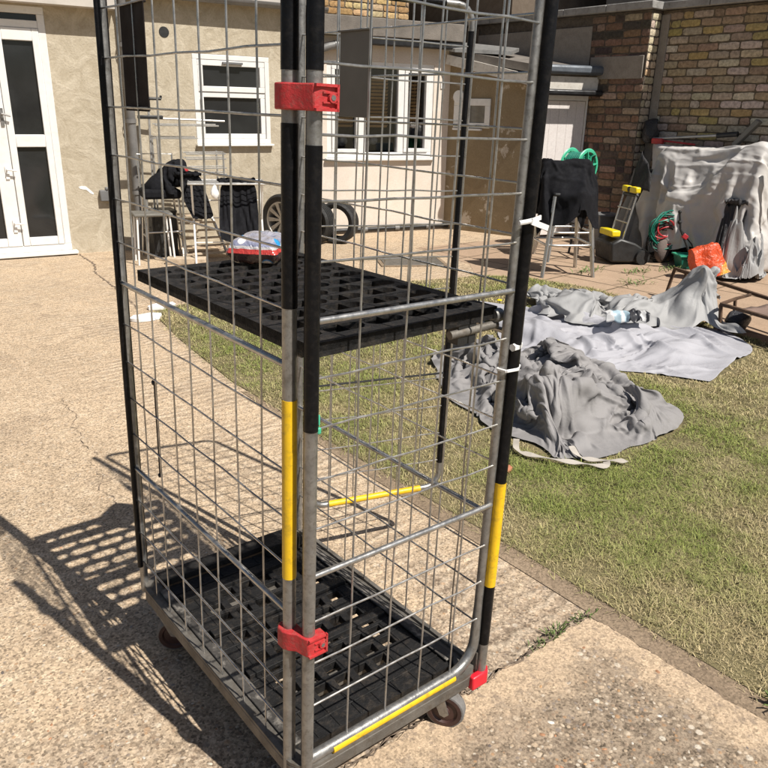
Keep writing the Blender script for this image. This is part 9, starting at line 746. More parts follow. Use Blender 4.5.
tag(b.build('driveway_cracks',crack_m,smooth=False),None,None,kind='structure')
b=MB(); _c=crack
for k in range(2): _c([(1.085,.067+.003*k)]+[(x,.0685+.002*k+random.gauss(0,.0014)) for x in np.linspace(1.04,-2.5,60)],.0048)
_c([(1.101,y+.0*random.random()) for y in np.linspace(.05,-2.5,70)],.0018)
b.v=[(x,y,.0085) for x,y,z in b.v]
tag(b.build('slab_joint',crack_m,smooth=False),None,None,kind='structure')
# ================================================================== ROLL CAGE
Q=Matrix(((0.9997364,0.0000959,0.0229587),(0.0000959,0.9999651,-0.0083563),(-0.0229587,0.0083563,0.9997015)))
W,L=.514,.8014; c0=Vector((W/2,L/2,0))
cage=bpy.data.objects.new('roll_cage',None); col.objects.link(cage); cage.matrix_world=Matrix.Translation(c0)@Q.to_4x4()
tag(cage,'tall wire mesh roll cage trolley with black shelf and yellow tape, standing on the concrete','roll cage')
OFF=-c0
def part(mb,name,m,parent=None,**k):
    return mb.build(name,m,parent or cage,None if parent else OFF,**k)
TOP=1.74; ZB=.19
# base frame
b=MB()
def channel(p,q,w,h): b.beam(p,q,w,h)
rc=.055
loop=[]
for (cx,cy,a0) in ((-.012+rc,-.012+rc,180),(W+.012-rc,-.012+rc,270),(W+.012-rc,L+.012-rc,0),(-.012+rc,L+.012-rc,90)):
    for k in range(6):
        a=R(a0+90*k/5); loop.append((cx+rc*math.cos(a),cy+rc*math.sin(a)))
def ring(loop,z0,z1,t):
    cx,cy=W/2,L/2; n=len(loop); vs=[]
    for s_,z in ((0,z0),(0,z1),(1,z1),(1,z0)):
        for x,y in loop:
            sx=(abs(x-cx)-t*s_)/abs(x-cx); sy=(abs(y-cy)-t*s_)/abs(y-cy); vs.append((cx+(x-cx)*sx,cy+(y-cy)*sy,z))
    return vs,[(k*n+i,k*n+(i+1)%n,((k+1)%4)*n+(i+1)%n,((k+1)%4)*n+i) for k in range(4) for i in range(n)]
b.add(*ring(loop,.136,.168,.034))
base=part(b,'base_frame',dull_steel,bev=.003)
b=MB(); b.add(*ring([(x,y) for x,y in loop],.1685,.176,.012)); part(b,'rim',dull_steel,base)
for (x0,y0,x1,y1) in ((.03,.06,.03,L-.06),(W-.03,.06,W-.03,L-.06)):
    b=MB(); b.beam((x0,y0,.1725),(x1,y1,.1725),.028,.006); part(b,'side_rail',rail_worn,base,bev=.002)
b=MB()
for y in (.2,.4,.6): b.beam((.035,y,.14),(W-.035,y,.14),.03,.02)
part(b,'cross_bar',dull_steel,base)
def holed_plate(us,vs_,hole,z0,z1,f):
    """plate of cells; hole(i,j) -> list of 8 points (u,v in 0..1) or None; f maps (x,y,z) to space"""
    b=MB()
    for i in range(len(us)-1):
        for j in range(len(vs_)-1):
            u0,u1,w0,w1=us[i],us[i+1],vs_[j],vs_[j+1]; h=hole(i,j)
            mp=lambda a,c:(u0+(u1-u0)*a,w0+(w1-w0)*c)
            if h is None:
                q=[mp(0,0),mp(1,0),mp(1,1),mp(0,1)]
                b.add([f(x,y,z1) for x,y in q]+[f(x,y,z0) for x,y in q],[(0,1,2,3),(7,6,5,4)]); continue
            o=[(0,0),(.5,0),(1,0),(1,.5),(1,1),(.5,1),(0,1),(0,.5)]; vs=[]
            for z in (z1,z0):
                vs+= [f(*mp(*p),z) for p in o]+[f(*mp(*p),z) for p in h]
            fs=[]
            for k in range(8):
                m_=(k+1)%8
                fs+= [(k,m_,8+m_,8+k),(16+k,24+k,24+m_,16+m_),(8+k,8+m_,24+m_,24+k)]
            b.add(vs,fs)
    # outer skirt
    u0,u1,w0,w1=us[0],us[-1],vs_[0],vs_[-1]; q=[(u0,w0),(u1,w0),(u1,w1),(u0,w1)]
    b.add([f(x,y,z1) for x,y in q]+[f(x,y,z0) for x,y in q],[(k,4+k,4+(k+1)%4,(k+1)%4) for k in range(4)])
    return b
# deck moulding with parallelogram openings and a scored surface
def deck_hole(i,j):
    if i in(0,7) or j in(0,1,14): return None
    if (i+2*j)%5 in (0,) : return None
    a,c=.16,.14
    return [(a+.05,c),(.5,c),(1-a,c),(1-a+.02,.5),(1-a+.06,1-c),(.5,1-c),(a+.1,1-c),(a+.04,.5)]
def deck_f(x,y,z): return (x,y,z)
dus=[.024+ (W-.048)*i/8 for i in range(9)]; dvs=[.048+(L-.096)*j/15 for j in range(16)]
b=holed_plate(dus,dvs,deck_hole,.142,.166,deck_f)
for i in range(1,8):
    for j in range(15):
        if deck_hole(i,j) is None or deck_hole(i-1,j) is None: b.beam((dus[i],dvs[j]+.004,.1664),(dus[i],dvs[j+1]-.004,.1664),.004,.004)
for j in range(1,15): b.beam((dus[0],dvs[j],.1662),(dus[-1],dvs[j],.1662),.005,.004)
b.box((W/2,L-.016,.175),(W-.075,.05,.018)); b.box((W-.10,L-.05,.185),(.12,.07,.035))
for y in (.31,.49,.67): b.beam((.05,y,.172),(W-.05,y,.172),.03,.012)
deck=part(b,'deck',black_plastic,bev=.0012)
# posts and panels ---------------------------------------------------
def rod(x,y,z0,z1,r,n=12):
    return MB().tube([(x,y,z0),(x,y,z1)],r,n)
def wob(p,a): return (p[0]+random.uniform(-a,a),p[1]+random.uniform(-a,a),p[2]+random.uniform(-a,a))
def mesh_panel(fu,us,zs,u0,u1,z0,z1,r=.0022,thick=()):
    """wires: uprights at us, levels at zs; fu maps (u,z,depth) to a point"""
    b=MB()
    for u in us:
        n_=9; b.tube([fu(u+random.uniform(-.0022,.0022),z0+(z1-z0)*k/n_,.0022) for k in range(n_+1)],r,6)
    for z in zs:
        if z in thick: continue
        n_=6; b.tube([fu(u0+(u1-u0)*k/n_,z+random.uniform(-.0022,.0022) if 0<k<n_ else z,-.0022) for k in range(n_+1)],r,6)
    for z in thick:
        b.tube([fu(u0,z,-.004),fu(u1,z,-.004)],.0062,10)
    return b
def sleeve(parent,x,y,z0,z1,r,m=None,name='black_sleeve'):
    return part(MB().tube([(x,y,z0),(x,y,z1)],r,14),name,m or black_sleeve,parent)
# left side panel: post at the near corner, post at the far-left corner
fl=lambda u,z,d:(d,u,z)
yB=.043
b=mesh_panel(fl,[.142,.24,.342,.44,.536,.635,.72],[1.635,1.535,1.435,1.331,1.232,1.132,.93,.832,.735,.635,.44,.34,.25],yB,L,.16,TOP,thick=(1.035,.538))
lp=part(b,'side_panel',wire)
p=part(MB().tube([(0,yB,.10),(0,yB,TOP)],.0128,14),'post',steel,lp)
part(MB().tube([(.021,.022,.17),(.021,.022,TOP)],.0052,10),'hinge_rod',steel,lp)
sleeve(lp,0,yB,1.136,1.425,.0136); sleeve(lp,0,yB,1.50,TOP-.002,.0136); sleeve(lp,0,yB,.614,.973,.0137,yellow_tape,'yellow_sleeve')
part(MB().tube([(0,L,.15),(0,L,TOP)],.0105,12),'post',steel,lp)
sleeve(lp,.006,L+.012,.215,TOP-.003,.0118); sleeve(lp,-.011,L-.008,.235,TOP-.004,.0072)
# near side panel: one bent tube, curving at the right-hand foot
xB=.016
pts=[(xB,0,TOP),(xB,0,.135)]
nearp=part(mesh_panel(lambda u,z,d:(u,d,z),[.119,.225,.321,.423],[1.711,1.612,1.512,1.411,1.312,1.217,1.019,.926,.826,.728,.526,.429,.325],xB,W-.012,ZB,TOP,thick=(1.12,.63)),'side_panel',wire)
part(MB().tube(pts,.0125,14),'post',steel,nearp)
part(MB().tube([(xB,0,ZB),(W-.085,0,ZB+.003)]+[(W-.085+.073*math.sin(t),.004*math.sin(t),ZB+.003+.068*(1-math.cos(t))) for t in np.linspace(.15,math.pi/2,7)]+[(W-.011,.004,.36),(W-.010,.004,TOP)],[.0125]*9+[.0100,.0085],12),'bent_tube',steel,nearp)
sleeve(nearp,xB,0,.926,1.395,.0135); sleeve(nearp,xB,0,1.50,TOP-.002,.0135)
part(MB().tube([(.075,-.003,ZB-.003),(.43,-.003,ZB-.002)],.0118,14),'yellow_sleeve',yellow_tape,nearp)
# far side panel
farp=part(mesh_panel(lambda u,z,d:(W+d,u,z),[.10,.172,.27,.36,.453,.55,.64,.72],[1.63,1.53,1.43,1.33,1.23,1.13,.93,.83,.73,.50,.40,.30],.012,L,.175,TOP,thick=(1.03,.60)),'side_panel',wire)
part(MB().tube([(W+.012,-.005,.145),(W+.012,-.005,TOP)],.0125,14),'post',steel,farp)
sleeve(farp,W+.012,-.005,.245,TOP-.002,.0132)
part(MB().tube([(W+.0118,-.0055,.41),(W+.0118,-.0055,.681)],.0134,14),'yellow_sleeve',yellow_tape,farp)
part(MB().tube([(W,L,.15),(W,L,TOP)],.0125,12),'post',steel,farp)
for z,t in ((1.052,.0),(1.02,.0)):
    pass
# gate hinged at the back corner, swung open towards the lawn
ga=R(-15); gd=Vector((math.cos(ga),math.sin(ga),0)); gn=Vector((-gd.y,gd.x,0)); gO=Vector((W+.02,L,0))
fg=lambda u,z,d:tuple(gO+gd*u+gn*d+Vector((0,0,z)))
g0,g1,gz0,gz1=.02,.49,.24,1.745
gate=part(mesh_panel(fg,[.09,.17,.25,.33,.41],[.34+.1*k for k in range(14) if k!=4],g0,g1,gz0,gz1),'gate',wire)
fr=[];rr_=.05
for (cu,cz,a0) in ((g1-rr_,gz0+rr_,-90),(g1-rr_,gz1-rr_,0),(g0+rr_,gz1-rr_,90),(g0+rr_,gz0+rr_,180)):
    for k in range(6):
        a=R(a0+90*k/5); fr.append(fg(cu+rr_*math.cos(a),cz+rr_*math.sin(a),0))
part(MB().tube(fr,.0098,12,closed=True),'gate_frame',steel,gate)
part(MB().tube([fg(g1,.33,0),fg(g1,1.68,0)],.0108,12),'black_sleeve',black_sleeve,gate)
part(MB().tube([fg(.06,gz1,0),fg(.40,gz1,0)],.0108,12),'black_sleeve',black_sleeve,gate)
part(MB().tube([fg(.085,gz0,0),fg(.42,gz0,0)],.0104,12),'yellow_sleeve',yellow_tape,gate)
part(MB().tube([fg(g0,.655,0),fg(g1,.655,0)],.0035,8),'cross_rod',pipe_black,gate)
# name plates
b=MB(); b.add([],[]); b.box((.004,.643,1.532),(.0025,.122,.205)); b.box((.004,.643,1.634),(.012,.122,.004)); part(b,'name_plate',plate_shaded,lp,bev=.001)
b=MB(); b.box((W-.006,.555,1.532),(.0025,.124,.19)); b.box((W-.006,.560,1.629),(.012,.124,.004)); part(b,'name_plate',plate_grey,farp,bev=.001)
# red clips
def clip(zc,h,tilt):
    cl=MB()
    cx0,cx1=-.024,.05; n_=10
    prof=[]
    ax,ay=.0,yB; bx=xB
    # band round both posts, with a boxed lug for the screw
    d0=Vector((.35,-.94,0)).normalized()
    pts=[(-.021,.052),(-.021,.034),(-.014,.022),(-.004,.012),(.000,-.004),(.004,-.0155),(.016,-.0185),(.030,-.0175),(.045,-.0165),(.045,.004),(.030,.004),(.030,.018),(.016,.024),(.015,.055),(.004,.064),(-.012,.063)]
    cl.prism(pts,zc-h/2,zc+h/2)
    o=part(cl,'red_clip',red_plastic,bev=.0022)
    r_=MB()
    for z in (zc+h/2-.002,zc-h/2+.002): r_.box((.025,-.0185,z),(.040,.006,.004))
    for z in (zc-h*.18,zc+h*.18): r_.box((.031,-.0185,z),(.026,.005,.0025))
    r_.box((.0445,-.0185,zc),(.004,.006,h))
    part(r_,'rib',red_plastic,o)
    part(MB().lathe([(.0,-.0225),(.0072,-.0225),(.0078,-.020),(.0078,-.016)],(.035,0,zc),(0,1,0),14),'boss',red_plastic,o)
    part(MB().lathe([(0,-.0232),(.0042,-.0232),(.0045,-.022)],(.035,0,zc),(0,1,0),6),'bolt',steel,o)
clip(1.463,.038,0); clip(.482,.041,0)
# castors
def castor(x,y,a,fork_m=steel,g=0):
    k=MB(); ca,sa=math.cos(a),math.sin(a)
    T=lambda u,v,z:(x+u*ca-v*sa,y+u*sa+v*ca,z)
    for s_ in (-1,1):
        q=[(-.016,.118),(.016,.118),(.034,.056),(.024,.046),(.012,.05)]
        k.add([T(u,s_*.019,z) for u,z in q]+[T(u,s_*.022,z) for u,z in q],[tuple(range(5)),tuple(range(9,4,-1))]+[(i,(i+1)%5,5+(i+1)%5,5+i) for i in range(5)])
    k.lathe([(.0,.126),(.026,.126),(.026,.116),(0,.116)],(x,y,0),n=16)
    o=part(k,'castor',fork_m)
    c=T(.022,0,.051+g)
    ax=(-sa,ca,0)
    part(MB().lathe([(.0435,-.0165),(.0475,-.0155),(.050,-.010),(.050,.010),(.0475,.0155),(.0435,.0165)],c,ax,28),'tyre',grey_rubber,o)
    part(MB().lathe([(0,-.017),(.012,-.019),(.014,-.014),(.030,-.012),(.034,-.0168),(.0437,-.0168),(.0437,.0168),(.034,.0168),(.030,.012),(.014,.014),(.012,.019),(0,.017)],c,ax,24),'hub',hub_m,o)
castor(W-.075,.05,R(-55),g=.007); castor(.05,.055,R(20)); castor(.022,L-.085,R(-30),g=-.004); castor(W-.06,L-.06,R(5),g=.003)
# red corner bumper with its socket
b=MB(); b.prism([(W-.03,-.022),(W+.02,-.022),(W+.034,-.008),(W+.034,.05),(W+.018,.05),(W+.018,-.004),(W-.03,-.004)],.128,.166); part(b,'corner_bumper',red_bumper,bev=.004)
b=MB(); b.box((W+.012,.012,.19),(.03,.03,.055)); part(b,'socket',dull_steel,bev=.003)
# shelf
A_=Vector((.030,.775,1.066)); B_=Vector((.030,.028,1.070)); C_=Vector((.496,.028,1.082)); D_=Vector((.496,.775,1.074))
def shf(u,v,w): # u across 0..1, v along 0..1
    p=B_*(1-u)*(1-v)+C_*u*(1-v)+D_*u*v+A_*(1-u)*v
    return (p.x,p.y,p.z+w)
us=[0,.045]+[.045+.91*k/9 for k in range(1,9)]+[.955,1]; vs_=[0,.035]+[.035+.93*k/11 for k in range(1,11)]+[.965,1]
# two neighbouring cells make one long six-sided slot; alternate rows are shifted by one cell
def shole(i,j):
    if i in(0,len(us)-2) or j in(0,len(vs_)-2): return None
    c=.15
    left=[(.10,.36),(.36,c),(1,c),(1,.5),(1,1-c),(.36,1-c),(.10,.64),(.06,.5)]
    right=[(0,c),(.64,c),(.90,.36),(.94,.5),(.90,.64),(.64,1-c),(0,1-c),(0,.5)]
    k=(i-1+j)%2
    if (k==0 and i==len(us)-3) or (k==1 and i==1): return [(.2,.3),(.5,c+.05),(.8,.3),(.84,.5),(.8,.7),(.5,.95-c),(.2,.7),(.16,.5)]
    return left if k==0 else right
def us_shift(i): return us[i]
b=holed_plate(us,vs_,shole,-.016,0,shf)
for u in (0,1): b.add([shf(u,0,-.026),shf(u,1,-.026),shf(u,1,0),shf(u,0,0),shf(abs(u-.012),0,-.026),shf(abs(u-.012),1,-.026),shf(abs(u-.012),1,-.001),shf(abs(u-.012),0,-.001)],[(0,1,2,3),(7,6,5,4),(0,4,5,1)])
for v in (0,1): b.add([shf(0,v,-.026),shf(1,v,-.026),shf(1,v,0),shf(0,v,0),shf(0,abs(v-.008),-.026),shf(1,abs(v-.008),-.026),shf(1,abs(v-.008),-.001),shf(0,abs(v-.008),-.001)],[(0,1,2,3),(7,6,5,4),(0,4,5,1)])
shelf=part(b,'shelf',black_plastic,bev=.0012)
for y in (.10,.40,.70): part(MB().beam((.05,y,1.040),(.49,y,1.050),.035,.022),'rib',dark_plastic,shelf)
part(MB().box((.415,.045,1.035),(.05,.03,.045)),'bracket',dark_plastic,shelf)
b=MB(); b.tube([(.37,.035,1.035),(.50,.030,1.043)],.009,12); part(b,'hinge_bar',dull_steel,shelf)
part(MB().lathe([(0,-.01),(.014,-.01),(.016,0),(.014,.012),(0,.012)],(.497,.030,1.062),(1,0,0),16),'end_cap',steel,shelf)
# ties, latch rod, peg
part(MB().tube([(W-.02,-.016,.952),(W+.010,-.020,.952),(W+.032,-.006,.953),(W+.028,.02,.954),(W-.005,.022,.953),(W-.024,.004,.952),(W-.02,-.016,.952)],.0036,6),'cable_tie',white_plastic)
b=MB(); 
tl=[(W-.030,-.018,1.258),(W-.015,-.022,1.260),(W+.004,-.022,1.262),(W+.03,-.012,1.257)]
b.tube(tl,.0048,8); b.beam((W-.002,-.026,1.260),(W+.044,-.030,1.246),.003,.011); b.beam((W-.002,-.026,1.262),(W+.028,-.022,1.267),.003,.009)
part(b,'cloth_tie',white_plastic)
part(MB().tube([(W-.004,-.012,1.0),(W+.014,-.0105,1.0),(W+.028,-.002,1.0)],.0085,6),'label_band',white_plastic)
b=MB(); b.tube([(.006,.653,.818),(.006,.653,.573)],.0028,8); b.ball((.006,.653,.818),.0075); b.ball((.006,.653,.571),.006); part(b,'latch_rod',pipe_black)
b=MB(); b.box((xB+.012,-.004,.925),(.008,.012,.012)); b.box((xB+.012,-.006,.945),(.004,.006,.02)); part(b,'peg',green_plastic,bev=.002)
# plastic pack left on the shelf ---------------------------------------------------
def pack_mat():
    m,t,p=nt('printed_film'); n=N(t); o=n.obj(); s=n.n('ShaderNodeSeparateXYZ'); n.l(o,s.inputs[0])
    f=n.math('ADD',s.outputs[2],n.math('MULTIPLY',n.noise(o,14,3),.012))
    cc=n.ramp(n.math('MULTIPLY',f,10),[(0,(.10,.055,.05)),(.30,(.13,.07,.06)),(.38,(.48,.05,.04)),(.50,(.50,.48,.48)),(.56,(.25,.26,.36)),(.66,(.36,.35,.40)),(.74,(.31,.30,.31))],'CONSTANT')
    v=n.vor(o,26); sp=n.n('ShaderNodeSeparateColor'); n.l(v.outputs['Color'],sp.inputs[0])
    cc=n.mix(n.math('MULTIPLY',n.ramp(sp.outputs[0],[(.70,0),(.72,1)],'CONSTANT'),n.ramp(v.outputs['Distance'],[(.42,1),(.46,0)])),cc,(.03,.30,.62))
    cc=n.mix(n.math('MULTIPLY',n.ramp(sp.outputs[1],[(.76,0),(.78,1)],'CONSTANT'),n.ramp(v.outputs['Distance'],[(.33,1),(.37,0)])),cc,(.75,.72,.70))
    n.l(cc,p.inputs['Base Color']); p.inputs['Roughness'].default_value=.18; p.inputs['Coat Weight'].default_value=.6
    n.l(n.bump(n.noise(o,22,4,.6,1),.8,.012),p.inputs['Normal']); return m
b=MB(); nx_,ny_=22,14; g=[]
for sgn in (1,-1):
    for j in range(ny_+1):
        for i in range(nx_+1):
            u,v=i/nx_*2-1,j/ny_*2-1
            k=(1-u**6)*(1-v**6); h=.032*k**.45+.010*noise.noise(Vector((u*3,v*3,sgn*4)))*k
            b.v.append((u*.100*(1-.06*v*v)+.006*noise.noise(Vector((v*4,1,2))),v*.078+.006*noise.noise(Vector((u*4,5,2))),.033+sgn*h))
    o_=len(b.v)-(nx_+1)*(ny_+1)
    for j in range(ny_):
        for i in range(nx_):
            q=(o_+j*(nx_+1)+i,o_+j*(nx_+1)+i+1,o_+(j+1)*(nx_+1)+i+1,o_+(j+1)*(nx_+1)+i); b.f.append(q if sgn>0 else q[::-1])
pk=b.build('plastic_pack',pack_mat(),loc=(.365,.705,1.076),sub=1); pk.rotation_euler=(0,R(-2),R(40)); pk.scale=(.86,.86,1.0)
tag(pk,'crumpled red white and blue plastic pack lying on the black shelf of the cage','pack')
# ================================================================== HOUSE
def frame_rect(b,u0,u1,z0,z1,w,y0,y1):
    """four rails of a frame, butted"""
    b.box2((u0,y0,z0),(u1,y1,z0+w)); b.box2((u0,y0,z1-w),(u1,y1,z1)); b.box2((u0,y0,z0+w),(u0+w,y1,z1-w)); b.box2((u1-w,y0,z0+w),(u1,y1,z1-w)); return b
H=thing('rendered_house',(1.76,6.96,0),'long cream rendered house with white glazed door and small white window','house',R(-9))
w=MB().wall([-4.5,-1.75,0,1.38,2.21,2.78],[0,1.07,1.965,2.285,2.72],{(1,0),(1,1),(1,2),(3,1)},.28).build('wall',cream_m,H)
MB().box2((-4.6,-.17,2.30),(.62,-.145,2.43)).build('fascia',soffit,H); MB().box2((-4.6,-.145,2.30),(.62,-.002,2.315)).build('soffit',soffit,H); MB().box2((.66,-.06,2.47),(2.85,-.002,2.60)).build('fascia',soffit,H)
b=MB(); 
gp=[(-.055*math.cos(t),-.055*math.sin(t)) for t in np.linspace(0,math.pi,9)]
vs=[(x,-.118+c,2.485+s_) for x in (.68,2.86) for c,s_ in gp]+[(x,-.118+c*.88,2.485+s_*.88+.001) for x in (.68,2.86) for c,s_ in gp]
fs=[(i,i+1,9+i+1,9+i) for i in range(8)]+[(18+i,27+i,27+i+1,18+i+1) for i in range(8)]+[(i,18+i,18+i+1,i+1) for i in range(8)]+[(9+i,9+i+1,27+i+1,27+i) for i in range(8)]+[(0,9,27,18),(8,26,35,17)]
b.add(vs,fs); 
for x in (1.2,1.8,2.4): b.box((x,-.062,2.45),(.02,.03,.03))
b.build('gutter',pipe_grey,H)
def slab(u0,u1,y0,z0,y1,z1,t):
    return MB().add([(u0,y0,z0),(u1,y0,z0),(u1,y1,z1),(u0,y1,z1),(u0,y0,z0+t),(u1,y0,z0+t),(u1,y1,z1+t),(u0,y1,z1+t)],[(0,3,2,1),(4,5,6,7),(0,1,5,4),(1,2,6,5),(2,3,7,6),(3,0,4,7)])
slab(-4.6,.62,-.20,2.435,.05,2.52,.035).build('canopy',tilemat,H); slab(-4.6,2.9,-.10,2.73,3.2,3.8,.05).build('roof',tilemat,H)
# vent hole
vt=MB().lathe([(0,-.002),(.050,-.002),(.052,.004)],(1.105,-.002,2.144),(0,1,0),24).build('vent',dark_plastic,H)
# small window
wn=frame_rect(MB(),1.372,2.213,1.075,1.962,.05,-.006,.075); wn=wn.build('window',upvc,H,bev=.004)
frame_rect(MB(),1.424,2.161,1.60,1.910,.055,-.002,.06).build('sash',upvc,wn,bev=.004); frame_rect(MB(),1.424,2.161,1.127,1.597,.052,.008,.06).build('sash',upvc,wn,bev=.004)
MB().box2((1.36,-.055,1.052),(2.232,.004,1.074)).build('sill',upvc,wn,bev=.004)
MB().box2((1.470,.03,1.650),(2.115,.04,1.860)).build('pane',pane_m,wn,smooth=False); MB().box2((1.470,.035,1.175),(2.115,.045,1.550)).build('pane',pane_m,wn,smooth=False)
MB().box((1.80,-.018,1.885),(.22,.03,.022)).build('trickle_vent',grey_plastic,wn,bev=.003); MB().box((1.452,-.014,1.50),(.02,.022,.11)).build('handle',white_plastic,wn,bev=.003)
# glazed double door
D=frame_rect(MB(),-1.70,0,.045,2.285,.065,-.004,.09); D.box2((-1.635,-.003,2.10),(-.065,.088,2.165)); D=D.build('door',upvc,H,bev=.005)
MB().box2((-1.76,-.09,.012),(.045,.02,.044)).build('threshold',upvc,D,bev=.006)
MB().box2((-1.635,.03,2.165),(-.065,.04,2.22)).build('pane',pane_m,D,smooth=False)
def leaf(u0,u1,g0,g1):
    b=MB(); y0,y1=-.012,.06
    b.box2((u0,y0,.11),(g0,y1,2.098)); b.box2((g1,y0,.11),(u1,y1,2.098)); 
    for za,zb in ((.11,.19),(1.05,1.165),(1.99,2.098)): b.box2((g0,y0,za),(g1,y1,zb))
    o=b.build('door_leaf',upvc,D,bev=.006)
    MB().box2((g0,.02,.19),(g1,.03,1.05)).build('pane',pane_m,o,smooth=False); MB().box2((g0,.02,1.165),(g1,.03,1.99)).build('pane',pane_m,o,smooth=False)
leaf(-.447,-.066,-.385,-.125); leaf(-1.634,-.452,-1.50,-.585)
for z in (.817,.31):
    b=MB(); b.box((-.50,-.018,z),(.032,.012,.12)); b.tube([(-.50,-.022,z+.03),(-.50,-.06,z+.03),(-.42,-.062,z+.02)],.009,8); b.build('handle',white_plastic,D)
b=MB(); b.box((-.476,-.018,1.32),(.03,.012,.16)); b.tube([(-.476,-.022,1.35),(-.476,-.055,1.35),(-.405,-.058,1.33)],.009,8); b.build('handle',steel,D)
# downpipe, wall box, pale smear
b=MB(); b.tube([(.69,-.06,.02),(.695,-.06,2.30),(.695,-.10,2.44)],.045,12); 
for z in (.6,1.3,2.0): b.lathe([(.053,-.02),(.053,.02)],(.69,-.06,z))
b.build('downpipe',pipe_grey,H)
b=MB(); b.box2((.32,-.06,.52),(.46,.0,.63)); b.tube([(.39,-.05,.63),(.39,-.05,.66)],.02,8); b.build('socket_box',grey_plastic,H,bev=.008)
b=MB(); smp=[(.13,.665),(.16,.675),(.20,.668),(.245,.625),(.27,.598),(.262,.585),(.235,.60),(.20,.635),(.165,.64),(.14,.648)]; b.add([(x,-.003,z) for x,z in smp]+[(x,.001,z) for x,z in smp],[tuple(range(9,-1,-1))]+[(i,(i+1)%10,10+(i+1)%10,10+i) for i in range(10)]); b.build('filler_smear',paper,H,smooth=False)
# ------------------------------------------------------------------ flat roofed extension
X=thing('house_extension',(6.36,6.25,0),'pale rendered flat roofed extension with three pane white window','extension',R(-13))
MB().wall([-1.95,-1.68,-.255,.005],[0,.88,1.99,2.24],{(1,1)},.25).build('wall',white_render,X)
xw=frame_rect(MB(),-1.68,-.255,.905,1.99,.06,.01,.09)
for u0,u1 in ((-1.262,-1.175),(-.742,-.66)): xw.box2((u0,.008,.965),(u1,.088,1.93))
xw=xw.build('window',upvc,X,bev=.004)
frame_rect(MB(),-1.618,-1.264,.967,1.928,.04,-.004,.05).build('sash',upvc,xw,bev=.004); frame_rect(MB(),-.658,-.317,.967,1.928,.045,-.004,.05).build('sash',upvc,xw,bev=.004)
MB().box2((-1.71,-.05,.870),(-.23,.012,.904)).build('sill',upvc,xw,bev=.005)
def clear():
    m,t,p=nt('clear_window_glass'); n=N(t); fr=n.n('ShaderNodeFresnel'); fr.inputs[0].default_value=1.5
    tr=n.n('ShaderNodeBsdfTransparent'); gl=n.n('ShaderNodeBsdfGlossy'); gl.inputs['Roughness'].default_value=.03; mx=n.n('ShaderNodeMixShader')
    n.l(fr.outputs[0],mx.inputs[0]); n.l(tr.outputs[0],mx.inputs[1]); n.l(gl.outputs[0],mx.inputs[2]); n.l(mx.outputs[0],t.nodes['Material Output'].inputs['Surface']); return m
cg=clear()
for u0,u1 in ((-1.578,-1.304),(-1.174,-.743),(-.613,-.362)): MB().box2((u0,.045,.985),(u1,.049,1.91)).build('pane',cg,xw,smooth=False)
blind_m=mat('wooden_blind',(.46,.29,.13),.6,0,.25,6)
for u0,u1 in ((-1.56,-1.30),(-1.16,-.84),(-.62,-.44)):
    b=MB()
    for k in range(14):
        z=1.27+.040*k
        b.box(((u0+u1)/2,.105,z),(u1-u0,.034,.0035),Matrix.Rotation(R(-50),3,'X'))
    for u in (u0+.03,u1-.03): b.box((u,.105,1.53),(.004,.003,.56))
    b.build('blind',blind_m,xw,smooth=False)
b=MB(); b.box2((-1.9,.9,.3),(-.05,.92,2.2)); b.box2((-1.9,.25,.3),(-1.88,.9,2.2)); b.box2((-.07,.25,.3),(-.05,.9,2.2)); b.box2((-1.9,.25,2.2),(-.05,.92,2.22)); b.box2((-1.9,.25,.28),(-.05,.92,.3)); b.build('room',mat('dim_room',(.06,.05,.045),.9),X,smooth=False)
cb_m=mat('grey_bag',(.16,.17,.18),.5,0,.5,20,.5,40)
for u,z,r_ in ((-1.5,1.06,.06),(-1.40,1.09,.07),(-1.1,1.07,.08),(-.98,1.10,.06),(-.56,1.05,.05)): MB().ball((u,.2,z),r_,(1,.7,.9)).build('indoor_bag',cb_m,X)
b=MB(); b.box2((-2.05,-.16,2.245),(.06,2.2,2.44)); b.build('flat_roof',felt,X,bev=.008)
b=MB(); b.box2((-1.2,-.145,2.16),(.05,-.03,2.243)); b.build('gutter',pipe_black,X,bev=.01)
b=MB(); b.tube([(-1.60,-.08,2.14),(-1.68,-.08,2.12),(-1.80,-.07,2.08),(-1.85,-.06,2.0),(-1.85,-.05,.03)],.042,12); b.tube([(-1.62,-.08,2.14),(-1.5,-.08,2.14)],.045,12); b.build('downpipe',pipe_grey,X)
b=MB(); b.tube([(-1.75,-.05,.045),(.05,-.05,.045)],.026,10); b.build('waste_pipe',pipe_black,X)
for u in (-1.2,-.75,-.3): MB().lathe([(.026,-.03),(.033,-.03),(.033,.03),(.026,.03)],(u,-.05,.045),(1,0,0),12).build('pipe_collar',pipe_grey,X)
b=MB(); b.box2((-.16,-.012,1.72),(-.105,0,1.79)); b.build('vent_plate',white_plastic,X)
# ------------------------------------------------------------------ lean-to
LT=thing('lean_to',(6.64,5.1,0),'brown rendered lean-to with sloping roof and white boarded door','outbuilding')
pa,pb,pc=Vector((-.31,1.16,0)),Vector((0,0,0)),Vector((.655,-.235,0))
def vwall(p,q,zp,zq,t,z0=0):
    d=(q-p).normalized(); n_=Vector((d.y,-d.x,0)) # outward = right of p->q
    b=MB(); P=[p,q,q-n_*t,p-n_*t]; b.prism([(v.x,v.y) for v in P],z0,[zp,zq,zq,zp]); return b
vwall(pa,pb,2.035,1.78,.12).build('side_wall',tan_render,LT,smooth=False)
b=vwall(pb+Vector((.045,.115,0)),pc+Vector((0,.115,0)),1.70,1.70,.1); b.build('front_wall',pink_render,LT,smooth=False)
fd=(pc-pb).normalized(); ff=lambda u,y,z:(pb.x+fd.x*u-fd.y*-y*-1,pb.y+fd.y*u+y*fd.x,z)
